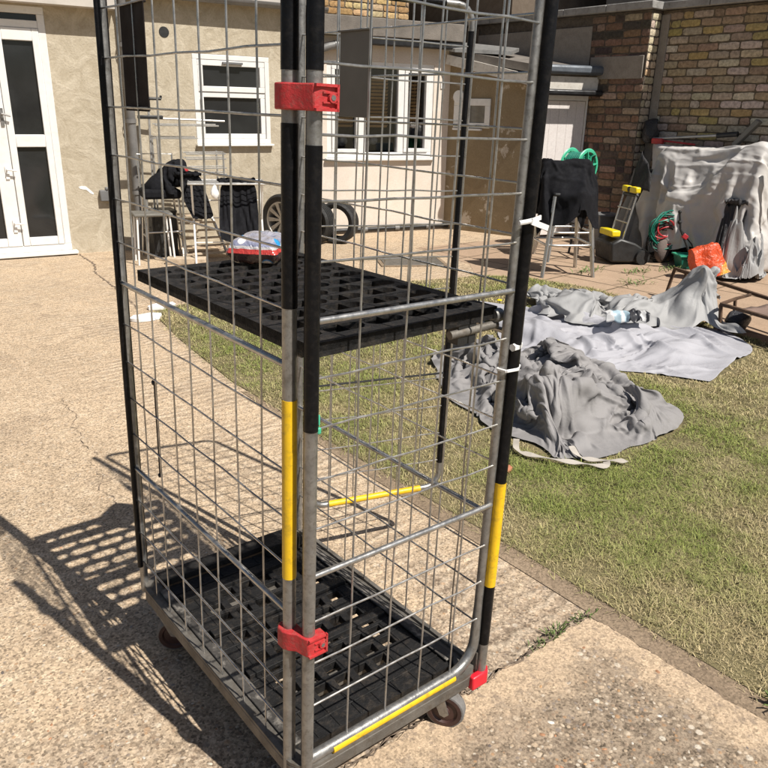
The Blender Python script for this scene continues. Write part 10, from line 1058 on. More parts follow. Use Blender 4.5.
ang=math.atan2(fd.y,fd.x); fM=Matrix.Rotation(ang,3,'Z')
def fbox(b,u0,u1,y0,y1,z0,z1):
    c=fM@Vector(((u0+u1)/2,(y0+y1)/2,0)); b.box((pb.x+c.x,pb.y+c.y,(z0+z1)/2),(u1-u0,y1-y0,z1-z0),fM); return b
b=MB()
for k in range(5): fbox(b,.085+.117*k,.200+.117*k,.012,.05,.03,1.60)
dr=b.build('door',pink_render,LT,bev=.002)
b=MB(); fbox(b,.03,.08,0,.07,0,1.66); fbox(b,.675,.695,0,.07,0,1.66); fbox(b,.08,.675,0,.07,1.605,1.66); b.build('door_frame',upvc,dr)
b=MB(); fbox(b,-.03,.74,-.10,-.075,1.725,1.865); b.build('fascia',fascia_white,LT)
b=MB(); fbox(b,-.05,.76,-.20,-.11,1.655,1.72); b.build('gutter',pipe_black,LT,bev=.02)
# roof, lead edge, verge board
b=MB(); rt=[(-.36,1.25,2.10),(.80,1.6,2.20),(.80,-.36,1.88),(-.02,-.10,1.87)]
b.add(rt+[(x,y,z+.09) for x,y,z in rt],[(0,1,2,3),(7,6,5,4),(0,4,5,1),(1,5,6,2),(2,6,7,3),(3,7,4,0)]); rf=b.build('roof',felt,LT,smooth=False)
b=MB(); fbox(b,-.08,.79,-.17,.05,1.885,1.985); b.build('lead_edge',lead,rf,bev=.03)
b=MB(); tq=(pb-pa).normalized(); no=Vector((tq.y,-tq.x,0)); P0=pa+no*.06+Vector((0,0,2.055)); P1=pb+no*.06+Vector((0,0,1.80)); b.beam(P0,P1,.09,.11); b.build('verge_board',fascia_white,rf)
b=MB(); b.add([(-.45,1.2,2.16),(-.40,1.0,2.13),(.0,.45,2.10),(.3,.6,2.16),(-.1,1.3,2.24),(-.45,1.2,2.20),(-.40,1.0,2.17),(.0,.45,2.14),(.3,.6,2.20),(-.1,1.3,2.28)],[(4,3,2,1,0),(5,6,7,8,9)]+[(i,(i+1)%5,5+(i+1)%5,5+i) for i in range(5)]); b.build('corrugated_panel',alu,rf,smooth=False)
# small window in the brown wall
tw=Vector((math.cos(R(-75)),math.sin(R(-75)),0)); tn=Vector((tw.y,-tw.x,0)); tM=Matrix((tw,-tn,Vector((0,0,1)))).transposed()
def tbox(b,u0,u1,z0,z1,y0,y1):
    c=pa+tw*((u0+u1)/2)-tn*((y0+y1)/2); b.box((c.x,c.y,(z0+z1)/2),(u1-u0,y1-y0,z1-z0),tM); return b
b=MB(); tbox(b,.09,.60,1.27,1.33,-.02,.02); tbox(b,.09,.60,1.53,1.61,-.02,.02); tbox(b,.09,.32,1.33,1.53,-.02,.02); tbox(b,.53,.60,1.33,1.53,-.02,.02); lw=b.build('window',upvc,LT,bev=.004)
b=MB(); tbox(b,.32,.53,1.33,1.53,-.008,.004); b.build('pane',glass('frosted_pane',(.13,.12,.10),.2),lw,smooth=False)
b=MB(); tbox(b,.10,.50,1.24,1.262,-.05,-.0); b.build('sill',upvc,lw)
b=MB(); c=pa+tw*.16+tn*.02; b.lathe([(.0,.02),(.075,.02),(.075,-.02)],(c.x,c.y,1.63),tuple(tn),18); b.build('vent',upvc,LT)
# ------------------------------------------------------------------ brick garden walls
PAL_L=[((.20,.125,.085),4),((.23,.15,.10),3),((.13,.09,.07),3),((.07,.055,.048),2),((.27,.19,.13),2),((.31,.24,.18),1)]
PAL_R=[((.37,.29,.21),5),((.43,.355,.275),6),((.48,.41,.33),3),((.34,.25,.16),4),((.38,.29,.125),3),((.29,.215,.15),2)]
def bricks(u0,u1,z0,z1,pal,place,cz=.0815,lb=.232,skip=None,head=.12):
    b=MB(); cols=[c for c,k in pal for _ in range(k)]; r=0; z=z0
    while z<z1-.03:
        u=u0-(.5 if r%2 else 0)*lb+random.uniform(-.02,.02); soldier=skip and skip(z)
        if soldier=='skip': z+=cz;r+=1;continue
        while u<u1:
            w_=lb/2 if random.random()<head else lb
            if soldier=='soldier': w_=.078
            a,c=max(u,u0)+.007,min(u+w_,u1)-.006; u+=w_
            if c-a<.03: continue
            cl=random.choice(cols); k=random.uniform(.86,1.12); cl=[min(1,x*k*random.uniform(.93,1.07)) for x in cl]
            hh=cz-.0145; nx,nz=5,3; vs=[];t=random.uniform(-.002,.004); tl=random.uniform(-.006,.006)
            for jz in range(nz+1):
                for ix in range(nx+1):
                    bx,bz=ix in(0,nx),jz in(0,nz)
                    uu=a+(c-a)*ix/nx+random.uniform(-.0045,.0045)+(.006 if ix==0 else -.006 if ix==nx else 0)*bz; zz=z+hh*jz/nz+random.uniform(-.0038,.0038)+(.005 if jz==0 else -.005 if jz==nz else 0)*bx+tl*(ix/nx-.5)
                    y=-t+random.uniform(-.0015,.0015)+(.0035 if bx or bz else 0)
                    vs.append(place(uu,y,zz))
            ring=[(i,0) for i in range(nx)]+[(nx,j) for j in range(nz)]+[(i,nz) for i in range(nx,0,-1)]+[(0,j) for j in range(nz,0,-1)]
            for i,j in ring: vs.append(place(a+(c-a)*i/nx,.02,z+hh*j/nz))
            fs=[(j*(nx+1)+i,j*(nx+1)+i+1,(j+1)*(nx+1)+i+1,(j+1)*(nx+1)+i) for j in range(nz) for i in range(nx)]
            N0=(nx+1)*(nz+1); m_=len(ring)
            ii=lambda k_:ring[k_%m_][1]*(nx+1)+ring[k_%m_][0]
            fs+=[(ii(k_),N0+k_,N0+(k_+1)%m_,ii(k_+1)) for k_ in range(m_)]
            b.add(vs,fs,cl)
        z+=cz; r+=1
    return b
mortar=mat('lime_mortar',(.135,.105,.07),.95,0,.3,20,.8,120,(.07,.055,.045),.7); mortar_d=mat('dark_mortar',(.105,.085,.065),.95,0,.3,20,.8,120,(.04,.035,.03),.7)
BL=thing('brick_wall',(7.3,4.15,0),'dark old brick wall beside the lean-to, partly rendered','wall')
# local: u = distance along +y from the step, front faces -x
pl=lambda u,y,z:(y,u,z)
b=MB(); b.box2((.008,.006,0),(.26,6.0,2.54)); bc=b.build('core',mortar_d,BL,smooth=False)
def skl(z): return 'soldier' if 1.02<z<1.10 else ('skip' if 1.83<z<2.0 else None)
bricks(0,.78,.0,2.52,PAL_L,pl,skip=skl,head=.25).build('brickwork',brick_m,BL,smooth=False)
# sunlight on the step face is put into paler brick colours
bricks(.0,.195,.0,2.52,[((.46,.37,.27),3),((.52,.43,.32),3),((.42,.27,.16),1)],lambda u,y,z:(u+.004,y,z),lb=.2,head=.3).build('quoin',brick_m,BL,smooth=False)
b=MB(); b.box2((-.012,.03,1.845),(.004,.74,2.085)); b.box2((-.010,.76,1.9),(.004,2.6,2.42)); b.build('render_patch',grey_render,BL,bev=.004)
b=MB(); b.box2((-.008,.78,.0),(.003,6,1.9)); b.box2((-.008,2.6,1.9),(.003,6,2.5)); b.build('rendered_face',brown_render,BL,smooth=False)
b=MB()
for k in range(10): b.box2((-.06,-.03+.60*k,2.545+.004*random.random()),(.30,.565+.60*k,2.62+.006*random.random()))
b.build('coping',coping,BL,bev=.008)
BR=thing('brick_wall',(7.5,4.15,0),'tall yellow and pinkish stock brick wall behind the covered heap','wall')
pr=lambda u,y,z:(y,-u,z)
b=MB(); b.box2((.008,-5.2,0),(.26,-.002,2.54)); b.build('core',mortar,BR,smooth=False)
bb=bricks(.02,3.6,.0,2.52,PAL_R,pr); bb.build('brickwork',brick_m,BR,smooth=False)
b=MB(); b.box2((-.012,-.105,0.0),(.003,-.004,2.5)); b.build('shade_band',grey_render,BR,bev=.004)  # grey strip stands in for the band of shade beside the step
b=MB()
for k in range(9): b.box2((-.05,-5.2+.58*k,2.545+.004*random.random()),(.32,-5.2+.572+.58*k,2.62+.006*random.random()))
b.build('coping',coping,BR,bev=.008)
# ------------------------------------------------------------------ buildings behind
NB=thing('brick_house',(5.2,8.0,0),'sunlit yellow brick house end seen over the flat roof','house',R(-10))
MB().box2((-1.6,.01,0),(1.70,5,6)).build('core',mortar,NB,smooth=False)
bricks(-1.5,1.70,2.4,3.7,[((.42,.28,.13),4),((.48,.34,.17),3),((.36,.22,.10),2),((.45,.33,.2),2)],lambda u,y,z:(u,y,z)).build('brickwork',brick_m,NB,smooth=False)
NH=thing('neighbouring_house',(7.75,5.3,0),'dark brown house side rising behind the lean-to roof','house')
MB().box2((0,1.3,0),(3,9,6)).build('wall',brown_render,NH,smooth=False)
NG=thing('neighbouring_house',(8.4,3.6,0),'grey white house wall just visible above the brick wall coping','house')
b=MB(); b.box2((.6,-3,0),(4,2.4,6)); ngw=b.build('wall',grey_render,NG,smooth=False)
b=MB(); b.box2((.57,1.6,2.7),(.61,1.75,3.4)); b.build('vent_pipe',pipe_black,NG)
# ================================================================== LAWN SIDE
pile,pc_=cloth(('crumpled_tarpaulin','pile'),canvas,up=3,zmap=lambda z:z*.84,folds=[('wrinkle',.034,13,.5,2),('wrinkle',.028,18,2.0,5),('wrinkle',.014,30,1.1,9),('crease',.012,60,0,3)]); tag(pile,'crumpled beige grey canvas heap on the grass right beside the cage','tarpaulin')
st_,sc_c=cloth(('spread_tarpaulin','sheet'),sheet_m,thick=.003,folds=[('wrinkle',.060,6,2.2,3),('wrinkle',.040,9,.9,6),('crease',.030,30,0,5),('wrinkle',.018,18,2.3,8)]); tag(st_,'flat spread pale lilac grey tarpaulin lying on the lawn behind the crumpled heap','tarpaulin')
rl,rc_c=cloth(('rolled_tarpaulin','roll'),roll_m,off=(-.02,.12,.03),folds=[('wrinkle',.045,8,.3,4),('wrinkle',.020,15,1.7,7),('wrinkle',.010,24,.8,2)]); tag(rl,'long loosely rolled grey tarpaulin with a tuft at its right end, nearest the paving','tarpaulin')
def ribbon(pts,w,t=.002):
    b=MB(); P=[Vector(p) for p in pts]; vs=[]
    Q_=[]
    for i in range(len(P)-1):
        p0,p1,p2,p3=P[max(i-1,0)],P[i],P[i+1],P[min(i+2,len(P)-1)]
        for k in range(6):
            s=k/6; Q_.append(.5*((2*p1)+(p2-p0)*s+(2*p0-5*p1+4*p2-p3)*s*s+(3*p1-p0-3*p2+p3)*s**3))
    Q_.append(P[-1])
    for i,p in enumerate(Q_):
        d=(Q_[min(i+1,len(Q_)-1)]-Q_[max(i-1,0)]); d.normalize(); n=Vector((-d.y,d.x,0)); 
        n=n.normalized() if n.length>.01 else Vector((1,0,0)); n.z=.35*math.sin(i*.7)
        vs+= [p+n*w/2,p-n*w/2,p+n*w/2+Vector((0,0,t)),p-n*w/2+Vector((0,0,t))]
    m=len(Q_); fs=[]
    for i in range(m-1):
        a=4*i; fs+=[(a,a+1,a+5,a+4),(a+2,a+6,a+7,a+3),(a,a+4,a+6,a+2),(a+1,a+3,a+7,a+5)]
    return b.add(vs,fs)
strap_m=fabric('webbing',(.40,.36,.31),(.46,.42,.37),.3,.85,30,.004)
tag(ribbon([(1.84,1.02,.05),(1.79,.97,.03),(1.80,.90,.028),(1.86,.78,.03),(1.92,.70,.028),(1.97,.63,.03),(2.02,.66,.03)],.028).build('webbing_strap',strap_m),'grey webbing strap trailing over the grass in front of the crumpled heap','strap')
tag(ribbon([(1.98,.82,.05),(1.96,.76,.03),(1.98,.70,.03),(2.05,.63,.032),(2.09,.60,.03)],.026).build('webbing_strap',strap_m),'short curled grey webbing strap end lying on the grass nearest the camera','strap')
# bottle on the roll
def wrap_mat():
    m,t,p=nt('printed_wrapper'); n=N(t); o=n.obj(); s=n.n('ShaderNodeSeparateXYZ'); n.l(o,s.inputs[0])
    f=n.math('ADD',n.math('ADD',s.outputs[0],.15),n.math('MULTIPLY',n.math('SUBTRACT',n.noise(o,16,3),.5),.05))
    n.l(n.ramp(n.math('MULTIPLY',f,3.3),[(0,(.62,.61,.60)),(.16,(.35,.46,.52)),(.34,(.58,.58,.57)),(.42,(.33,.44,.50)),(.52,(.03,.03,.035)),(.84,(.60,.59,.58)),(.92,(.04,.04,.045))],'CONSTANT'),p.inputs['Base Color']); p.inputs['Roughness'].default_value=.35; return m
b=MB(); NX,NY=30,10
for j in range(NY+1):
    for i in range(NX+1):
        u,v=i/NX-.5,j/NY-.5; q=noise.noise_vector(Vector((u*7,v*4,3))); b.v.append((u*.30+.02*q.x,v*.13+.02*q.y,.045*(1-4*v*v)+.035*q.z))
b.f=[(j*(NX+1)+i,j*(NX+1)+i+1,(j+1)*(NX+1)+i+1,(j+1)*(NX+1)+i) for j in range(NY) for i in range(NX)]
bt=b.build('crumpled_wrapper',wrap_mat(),loc=(3.88,1.83,.135),sub=1); bt.rotation_euler=(R(14),0,R(-36)); bt.modifiers.new('t','SOLIDIFY').thickness=.002
tag(bt,'crumpled wrapper with pale blue, white and black parts lying on the rolled tarpaulin','wrapper')
# rusty folding frame
fr_=thing('folding_bed_frame',(4.75,1.75,0),'rusty folding bed frame standing half open on the grass and paving edge','bed frame')
o_=Vector((4.75,1.75,0)); V=lambda *p:Vector(p)-o_
a0,a1,b0,b1=V(5.21,2.31,.005),V(5.235,2.275,.25),V(5.18,2.20,.005),V(5.21,2.155,.232)
d0,d1,e0,e1=V(4.54,1.47,.005),V(4.53,1.49,.205),V(4.80,1.50,.005),V(4.80,1.52,.19); c1_,c0_=V(4.505,1.14,.17),V(4.49,1.18,.005)
def bars(name,segs,w=.026,h=.02):
    b=MB()
    for p,q in segs: b.beam(p,q,w,h)
    return b.build(name,rust,fr_,bev=.003)
bars('leg',[(a0,a1)]);bars('leg',[(b0,b1)]);bars('leg',[(d0,d1)]);bars('leg',[(e0,e1)],.02);bars('leg',[(V(4.46,1.06,.005),V(4.50,.93,.20))],.03,.024)
bars('leg',[(V(5.02,1.86,.005),V(5.03,1.86,.20))],.018,.018)
bars('cross_bar',[(a0+Vector((0,0,.03)),b0+Vector((0,0,.03))),(a1,b1)],.02,.02)
bars('side_rail',[(a1+Vector((0,0,.0)),V(4.82,1.05,.215)),(V(4.82,1.05,.215),V(4.6,.55,.20))],.028,.024)
bars('side_rail',[(d1,V(4.33,.72,.20)),(V(4.33,.72,.20),V(4.2,.4,.2))],.028,.022)
bars('cross_bar',[(d1,V(4.80,1.52,.20)),(V(4.80,1.52,.20),V(4.92,1.47,.225))],.02,.02)
b=MB(); q=[V(4.56,1.40,.195),V(4.83,1.30,.20),V(4.62,.62,.19),V(4.37,.76,.19)]
vs=[];NX,NY=6,14
for j in range(NY+1):
    for i in range(NX+1):
        u,v=i/NX,j/NY; p=q[0]*(1-u)*(1-v)+q[1]*u*(1-v)+q[2]*u*v+q[3]*(1-u)*v; p.z-=.03*4*u*(1-u)*(.6+.6*noise.noise(Vector((u*3,v*4,0)))); vs.append(p)
b.add(vs,[(j*(NX+1)+i,j*(NX+1)+i+1,(j+1)*(NX+1)+i+1,(j+1)*(NX+1)+i) for j in range(NY) for i in range(NX)])
o=b.build('sling',brown_fabric,fr_); m_=o.modifiers.new('t','SOLIDIFY'); m_.thickness=.004
# dark bag of odds under the frame
b=MB(); b.ball((0,0,.07),.10,(1.1,.8,.75),14,10)
b.v=[(x+.03*noise.noise(Vector((x*14,y*14,z*14))),y+.03*noise.noise(Vector((x*14,y*14+9,z*14))),max(0,z+.03*noise.noise(Vector((x*14,y*14,z*14+5))))) for x,y,z in b.v]
tag(b.build('bin_bag',fabric('dark_film',(.02,.02,.025),(.04,.04,.045),.8,.3,20,.02),loc=(4.68,1.42,0),sub=1),'small crumpled dark bag on the grass under the rusty bed frame','bag')
# ================================================================== PAVED CORNER
# bar stool under the black cloth, and its twin behind
def stool(loc,rz,label):
    s=thing('bar_stool',loc,label,'stool',rz,'chrome bar stools by the lean-to')
    for sx,sy in ((1,1),(1,-1),(-1,1),(-1,-1)):
        b=MB(); b.tube([(sx*.25,sy*.25,0),(sx*.235,sy*.235,.12),(sx*.17,sy*.17,.74)],.0125,10); b.tube([(sx*.25,sy*.215,.0),(sx*.235,sy*.2,.12),(sx*.17,sy*.14,.74)],.0125,10); b.build('leg',chrome,s)
    b=MB(); rr=[(.225*math.cos(t)*1.3,.225*math.sin(t)*1.3,.30) for t in np.linspace(0,2*math.pi,33)[:-1]]
    rr=[(max(-.225,min(.225,x)),max(-.225,min(.225,y)),z) for x,y,z in rr]; b.tube(rr,.012,10,closed=True); b.build('foot_ring',chrome,s)
    b=MB(); b.box((0,0,.755),(.37,.37,.035)); b.build('seat',dark_plastic,s,bev=.015)
    MB().tube([(-.16,.15,.75),(-.17,.19,.97)],.011,8).build('back_post',chrome,s); MB().tube([(.16,.15,.75),(.17,.19,.97)],.011,8).build('back_post',chrome,s)
    b=MB(); b.box((0,.19,.90),(.36,.025,.17)); b.build('backrest',blue_paint if 'blue' in label else dark_plastic,s,bev=.01)
    return s
stool((5.28,3.50,0),R(-32),'chrome bar stool nearest the lawn, hidden under a black cloth')
stool((5.95,3.98,0),R(-32),'chrome bar stool with pale blue back standing behind the black draped stool')
bc_,_=cloth(('black_cloth','blackcloth'),black_cloth,off=(.13,.03,-.005),ctr=(5.13,3.46,1.0),sc_=(1.0,1.0,1.12),rmax=.27,thick=.004,folds=[('wrinkle',.03,9,.7,4)]); tag(bc_,'black cloth draped over the chrome bar stool','cloth')
# hose reel on its stand
hr=thing('hose_reel',(6.42,4.25,0),'green garden hose reel on a stand in front of the white boarded door','hose reel',R(-33))
def disc(y):
    b=MB(); n=48
    b.lathe([(.165,-.012),(.195,-.010),(.205,0),(.195,.010),(.165,.012),(.165,-.012)],(0,y,.99),(0,1,0),36)
    b.lathe([(0,-.014),(.075,-.010),(.08,0),(.075,.010),(0,.014)],(0,y,.99),(0,1,0),24)
    for k in range(8):
        a=2*math.pi*k/8+.2; b.beam((.07*math.cos(a),y,.99+.07*math.sin(a)),(.175*math.cos(a),y,.99+.175*math.sin(a)),.012,.05,(0,1,0))
    return b
hr.rotation_euler=(0,0,R(-2)); hr.scale=(.88,.88,.93)
disc(-.13).build('reel_disc',green_plastic,hr); disc(.13).build('reel_disc',green_plastic,hr)
b=MB(); b.lathe([(.09,-.125),(.09,.125)],(0,0,.99),(0,1,0),24); b.build('drum',green_plastic,hr)
b=MB()
for k in range(9):
    for r_ in (.10,.125,.148): b.lathe([(r_+.012*math.cos(t),-.11+.0275*k+.012*math.sin(t)) for t in np.linspace(0,2*math.pi,7)],(random.uniform(-.004,.004),0,.99),(0,1,0),20)
b.build('hose',dark_green,hr)
b=MB()
for y in (-.16,.16): b.tube([(-.22,y,.0),(0,y,.99),(.22,y,0)],.014,8)
b.tube([(-.15,-.16,.3),(-.15,.16,.3)],.012,8); b.tube([(.15,-.16,.3),(.15,.16,.3)],.012,8); b.tube([(0,-.2,.99),(0,.2,.99)],.012,8); b.tube([(0,-.2,.99),(.0,-.2,1.10),(0,-.24,1.12)],.011,8); b.build('stand',dark_plastic,hr)
# grey bin
gb=thing('storage_bin',(7.02,4.25,0),'small grey plastic bin on the paving against the brick wall','bin',R(-20))
b=MB(); b.prism([(-.15,-.13),(.15,-.13),(.15,.13),(-.15,.13)],0,.36); b.v=[(x*(.82+.5*z),y*(.82+.5*z),z) for x,y,z in b.v]; b.build('body',grey_plastic,gb,bev=.012)
b=MB(); frame_rect(b,-.165,.165,-.145,.145,.02,-.37,-.345); b.v=[(x,z,-y) for x,y,z in b.v]; b.build('rim',grey_plastic,gb,bev=.005)
# lawn raker: black housing, chrome handles, yellow grips
lm=thing('lawn_raker',(6.30,3.50,0),'black electric lawn raker with yellow grips standing before the brick wall','lawn raker',R(-28))
b=MB(); pf=[(-.21,.03),(.10,.02),(.18,.08),(.17,.15),(.05,.22),(-.12,.27),(-.22,.22)]
vs=[(x,-.19,z) for x,z in pf]+[(x,.19,z) for x,z in pf]; n=len(pf); b.add(vs,[tuple(range(n)),tuple(range(2*n-1,n-1,-1))]+[(i,n+i,n+(i+1)%n,(i+1)%n) for i in range(n)]); b.build('housing',dark_plastic,lm,bev=.02)
for y in (-.2,.2):
    MB().lathe([(0,-.02),(.05,-.022),(.075,-.02),(.08,0),(.075,.02),(0,.02)],(.13,y,.08),(0,1,0),20).build('wheel',rubber,lm)
for y in (-.13,.13):
    b=MB(); b.tube([(-.08,y,.24),(.02,y*1.05,.72)],.010,8); b.build('handle_tube',chrome,lm)
b=MB(); 
for z in (.42,.56): b.tube([(-.04+.03*(z-.4),-.13,z),(-.04+.03*(z-.4),.13,z)],.007,8)
b.build('cross_rod',chrome,lm)
MB().box((.02,-.08,.745),(.06,.13,.06)).build('grip',yellow_plastic,lm,bev=.012); MB().box((.02,.09,.745),(.06,.11,.06)).build('grip',yellow_plastic,lm,bev=.012)
b=MB(); b.box((.02,.012,.745),(.05,.06,.05)); b.box((.02,0,.69),(.03,.3,.03)); b.build('grip_mount',dark_plastic,lm,bev=.01)
b=MB(); b.box((-.17,-.02,.315),(.10,.28,.065)); b.build('front_handle',yellow_plastic,lm,bev=.014)
b=MB(); b.tube([(.05,.17,.20),(.16,.26,.16),(.26,.28,.09),(.30,.25,.02)],.02,8); b.build('chute',dark_plastic,lm)
# upright covered parasol base / folded chair under a grey cover
b=MB(); n=40; vs=[]
for j in range(13):
    t=j/12; z=.70*t
    for k in range(n):
        a=2*math.pi*k/n; r=(.22-.09*t**1.5)*(1+.13*math.sin(a*7+1.2*t)+.07*math.sin(a*13+2)); vs.append((r*math.cos(a)*1.15,r*math.sin(a)*.75,z))
vs.append((0,0,.72)); b.add(vs,[(j*n+k,j*n+(k+1)%n,(j+1)*n+(k+1)%n,(j+1)*n+k) for j in range(12) for k in range(n)]+[(12*n+k,12*n+(k+1)%n,13*n) for k in range(n)])
cv=b.build('folded_chair_cover',fabric('taupe_cover',(.25,.235,.21),(.30,.28,.255),.6,.8,8,.03),loc=(6.98,3.80,0)); cv.rotation_euler=(0,R(6),R(-35)); tag(cv,'upright grey taupe fabric cover leaning between the lawn raker and the heap','cover')
b=MB(); b.prism([(-.17,-.14),(.17,-.14),(.17,.14),(-.17,.14)],0,.2); b.v=[(x*(1-.9*z),y*(1-.9*z),z) for x,y,z in b.v]; b.tube([(-.06,-.13,.12),(-.06,-.17,.13),(.06,-.17,.13),(.06,-.13,.12)],.01,6)
lid=b.build('barbecue_lid',dark_plastic,loc=(7.0,3.72,.70),bev=.02); lid.rotation_euler=(0,0,R(-30)); tag(lid,'black metal lid resting on top of the taupe cover','lid')
# covered heap
def droop(co):
    """the free end of the cover hangs down over the end of the heap"""
    k=np.maximum(0,2.22-co[:,1]); f=np.clip(k/.45,0,1); co[:,1]+=k*.62; co[:,2]*=1-.93*f**.8; co[:,2]=np.maximum(co[:,2],.012); co[:,0]-=.05*np.sin(co[:,2]*9)*f; return co
hp=thing('covered_heap',(6.9,2.8,0),'big heap of garden furniture under a shiny silver grey cover against the brick wall','covered heap')
hO=(-6.9,-2.8,0)
cloth(('cover','heap'),cover_m,hp,off=(-6.9,-2.8,0),up=2,fix=droop,folds=[('wrinkle',.016,14,1.4,9),('wrinkle',.008,26,1.2,2)])
b=MB(); b.box((.32,.33,.45),(.20,.75,.80),Matrix.Rotation(.03,3,'Z')); b.box((.30,-.28,.40),(.2,.42,.76)); b.build('furniture',dark_plastic,hp,bev=.03)
b=MB(); q=[(-.12,.90,1.10),(-.18,.72,.88),(-.22,.70,.70),(-.16,.96,.74)]; vs=[]
for j in range(9):
    for i in range(9):
        u,v=i/8,j/8; p=[(1-u)*(1-v)*q[0][k]+u*(1-v)*q[1][k]+u*v*q[2][k]+(1-u)*v*q[3][k] for k in range(3)]; p[0]-=.02*math.sin(u*9+v*3)+.02; vs.append(p)
b.add(vs,[(j*9+i,j*9+i+1,(j+1)*9+i+1,(j+1)*9+i) for j in range(8) for i in range(8)]); o=b.build('dark_flap',flap_gap_m,hp); o.modifiers.new('t','SOLIDIFY').thickness=.004
cloth(('dark_flap_gap','trousers'),flap_gap_m,hp,ctr=(2.93,5.75,.8),sc_=(.62,.7,1.5),rz=R(-52),off=(6.68-6.9-2.93,2.56-2.8-5.75,-.06),thick=.004)  # dark sheet added to stand for a shaded gap in the heap
# second cover slumped over the right-hand end
sl,_=cloth(('slumped_cover','pile'),roll_m,ctr=(2.45,1.5,0),sc_=(.42,.46,1.75),rz=R(-55),off=(4.18,.92,.0),up=2,folds=[('wrinkle',.02,12,.5,2)])
tag(sl,'crumpled shiny silver cover slumped on the paving at the right end of the heap','cover')
b=MB(); b.add([(0,0,.0),(.0,-.28,-.28),(.0,-.34,-.20),(0,-.06,.10),(.03,0,.0),(.03,-.28,-.28),(.03,-.34,-.20),(.03,-.06,.10)],[(0,1,2,3),(7,6,5,4)]+[(i,(i+1)%4,4+(i+1)%4,4+i) for i in range(4)])
gc=b.build('chair_back',mat('bright_green_plastic',(.02,.42,.16),.4,0,.1,10),loc=(6.78,2.34,1.02)); tag(gc,'bright green plastic chair edge sticking out at the right of the heap','chair')
# cables, tray, folded stand, orange bag
ck=thing('cable_coil',(6.60,3.22,0),'tangled coil of green and red cables hanging before the heap','cables',R(-32))
for m_,n_,r0,cc_ in ((dark_green,7,.155,.335),(red_cable,5,.10,.33),(rubber,5,.15,.22),(mat('teal_cable',(.05,.25,.18),.45,0,.2,12),3,.14,.36)):
    b=MB()
    for k in range(n_):
        cx,cz,r=random.uniform(-.03,.03),cc_+random.uniform(-.05,.05),r0*random.uniform(.75,1.1); ph=random.random()*6; yy=random.uniform(-.04,.03)
        b.tube([((cx+r*math.cos(t)*(1+.10*math.sin(3*t+ph))),yy+.025*math.sin(2*t+ph),max(.012,cz+r*1.05*math.sin(t)*(1+.09*math.sin(2*t+ph)))) for t in np.linspace(0,2*math.pi,25)[:-1]],.0075,6,closed=True)
    b.build('cable',m_,ck)
b=MB(); b.tube([(.02,.05,.0),(.01,.04,.5)],.012,8); b.tube([(.01,.04,.47),(.0,-.06,.47)],.009,8); b.build('hook_stake',dark_plastic,ck)
b=MB(); b.ball((-.02,.05,.13),.13,(.8,.5,1.0),14,10); b.v=[(x+.02*noise.noise(Vector((x*12,y*12,z*12))),y,max(0,z)) for x,y,z in b.v]
tag(b.build('cloth_bag',fabric('dusty_cloth',(.12,.095,.085),(.18,.14,.12),.6,.85,14,.02),loc=(6.63,3.17,0)),'dusty brown cloth bag on the ground behind the cable coil','bag')
gt=thing('green_tray',(6.60,2.90,0),'dark green plastic tray on the paving behind the orange bag','tray',R(-35))
b=MB(); b.prism([(-.13,-.09),(.13,-.09),(.13,.09),(-.13,.09)],.0,.13); b.v=[(x*(.8+1.8*z),y*(.8+1.8*z),z) for x,y,z in b.v]; o=b.build('body',dark_green,gt,bev=.008)
b=MB(); frame_rect(b,-.145,.145,-.105,.105,.016,-.142,-.128); b.v=[(x,z,-y) for x,y,z in b.v]; b.build('rim',green_plastic,gt)
fs_=thing('folded_stand',(6.44,2.93,0),'black folded tube stand with a red joint leaning on the heap cover','stand',R(-30))
b=MB(); b.tube([(-.06,0,.56),(-.03,-.01,.40),(.06,-.04,.22),(.14,-.07,.04)],.012,8); b.tube([(-.03,-.01,.40),(.10,-.04,.26),(.16,-.06,.12),(.06,-.06,.10)],.011,8); b.ball((-.06,0,.57),.018); b.ball((-.045,0,.47),.022); b.build('tube',rubber,fs_)
b=MB(); b.box((.02,-.025,.33),(.06,.03,.05),Matrix.Rotation(.6,3,'Y')); b.build('joint',red_cable,fs_,bev=.008)
def bag_mat():
    m,t,p=nt('orange_film'); n=N(t); o=n.obj()
    s=n.n('ShaderNodeSeparateXYZ'); n.l(o,s.inputs[0]); f=n.math('ADD',n.math('ADD',s.outputs[0],n.math('MULTIPLY',s.outputs[2],-.9)),n.math('MULTIPLY',n.noise(o,9,3),.12))
    cc=n.mix(n.ramp(f,[(.10,0),(.12,1)]),(.70,.075,.015),(.75,.36,.015)); cc=n.mix(n.ramp(n.noise(o,11,4,.6,1),[(.45,0),(.6,.5)]),cc,(.62,.13,.07))
    n.l(cc,p.inputs['Base Color']); p.inputs['Roughness'].default_value=.35; n.l(n.bump(n.noise(o,14,4,.6,1.2),.9,.03),p.inputs['Normal']); return m
b=MB(); NX,NY,NZ=8,5,8; vs=[]
G={}
for i in range(NX+1):
    for j in range(NY+1):
        for k in range(NZ+1):
            if i in(0,NX) or j in(0,NY) or k in(0,NZ):
                u,v,w_=i/NX*2-1,j/NY*2-1,k/NZ
                tp=1-.18*w_; p=Vector((u*.15*tp,v*.085*(1.1-.5*w_),w_*.29)); p+=Vector(noise.noise_vector(p*11))*.030; p.z=max(p.z,.0); G[i,j,k]=len(vs); vs.append(p)
def q4(f):
    return tuple(G[x] for x in f)
fs=[]
for i in range(NX):
    for k in range(NZ):
        for j in (0,NY): fs.append(q4([(i,j,k),(i+1,j,k),(i+1,j,k+1),(i,j,k+1)]))
for j in range(NY):
    for k in range(NZ):
        for i in (0,NX): fs.append(q4([(i,j,k),(i,j+1,k),(i,j+1,k+1),(i,j,k+1)]))
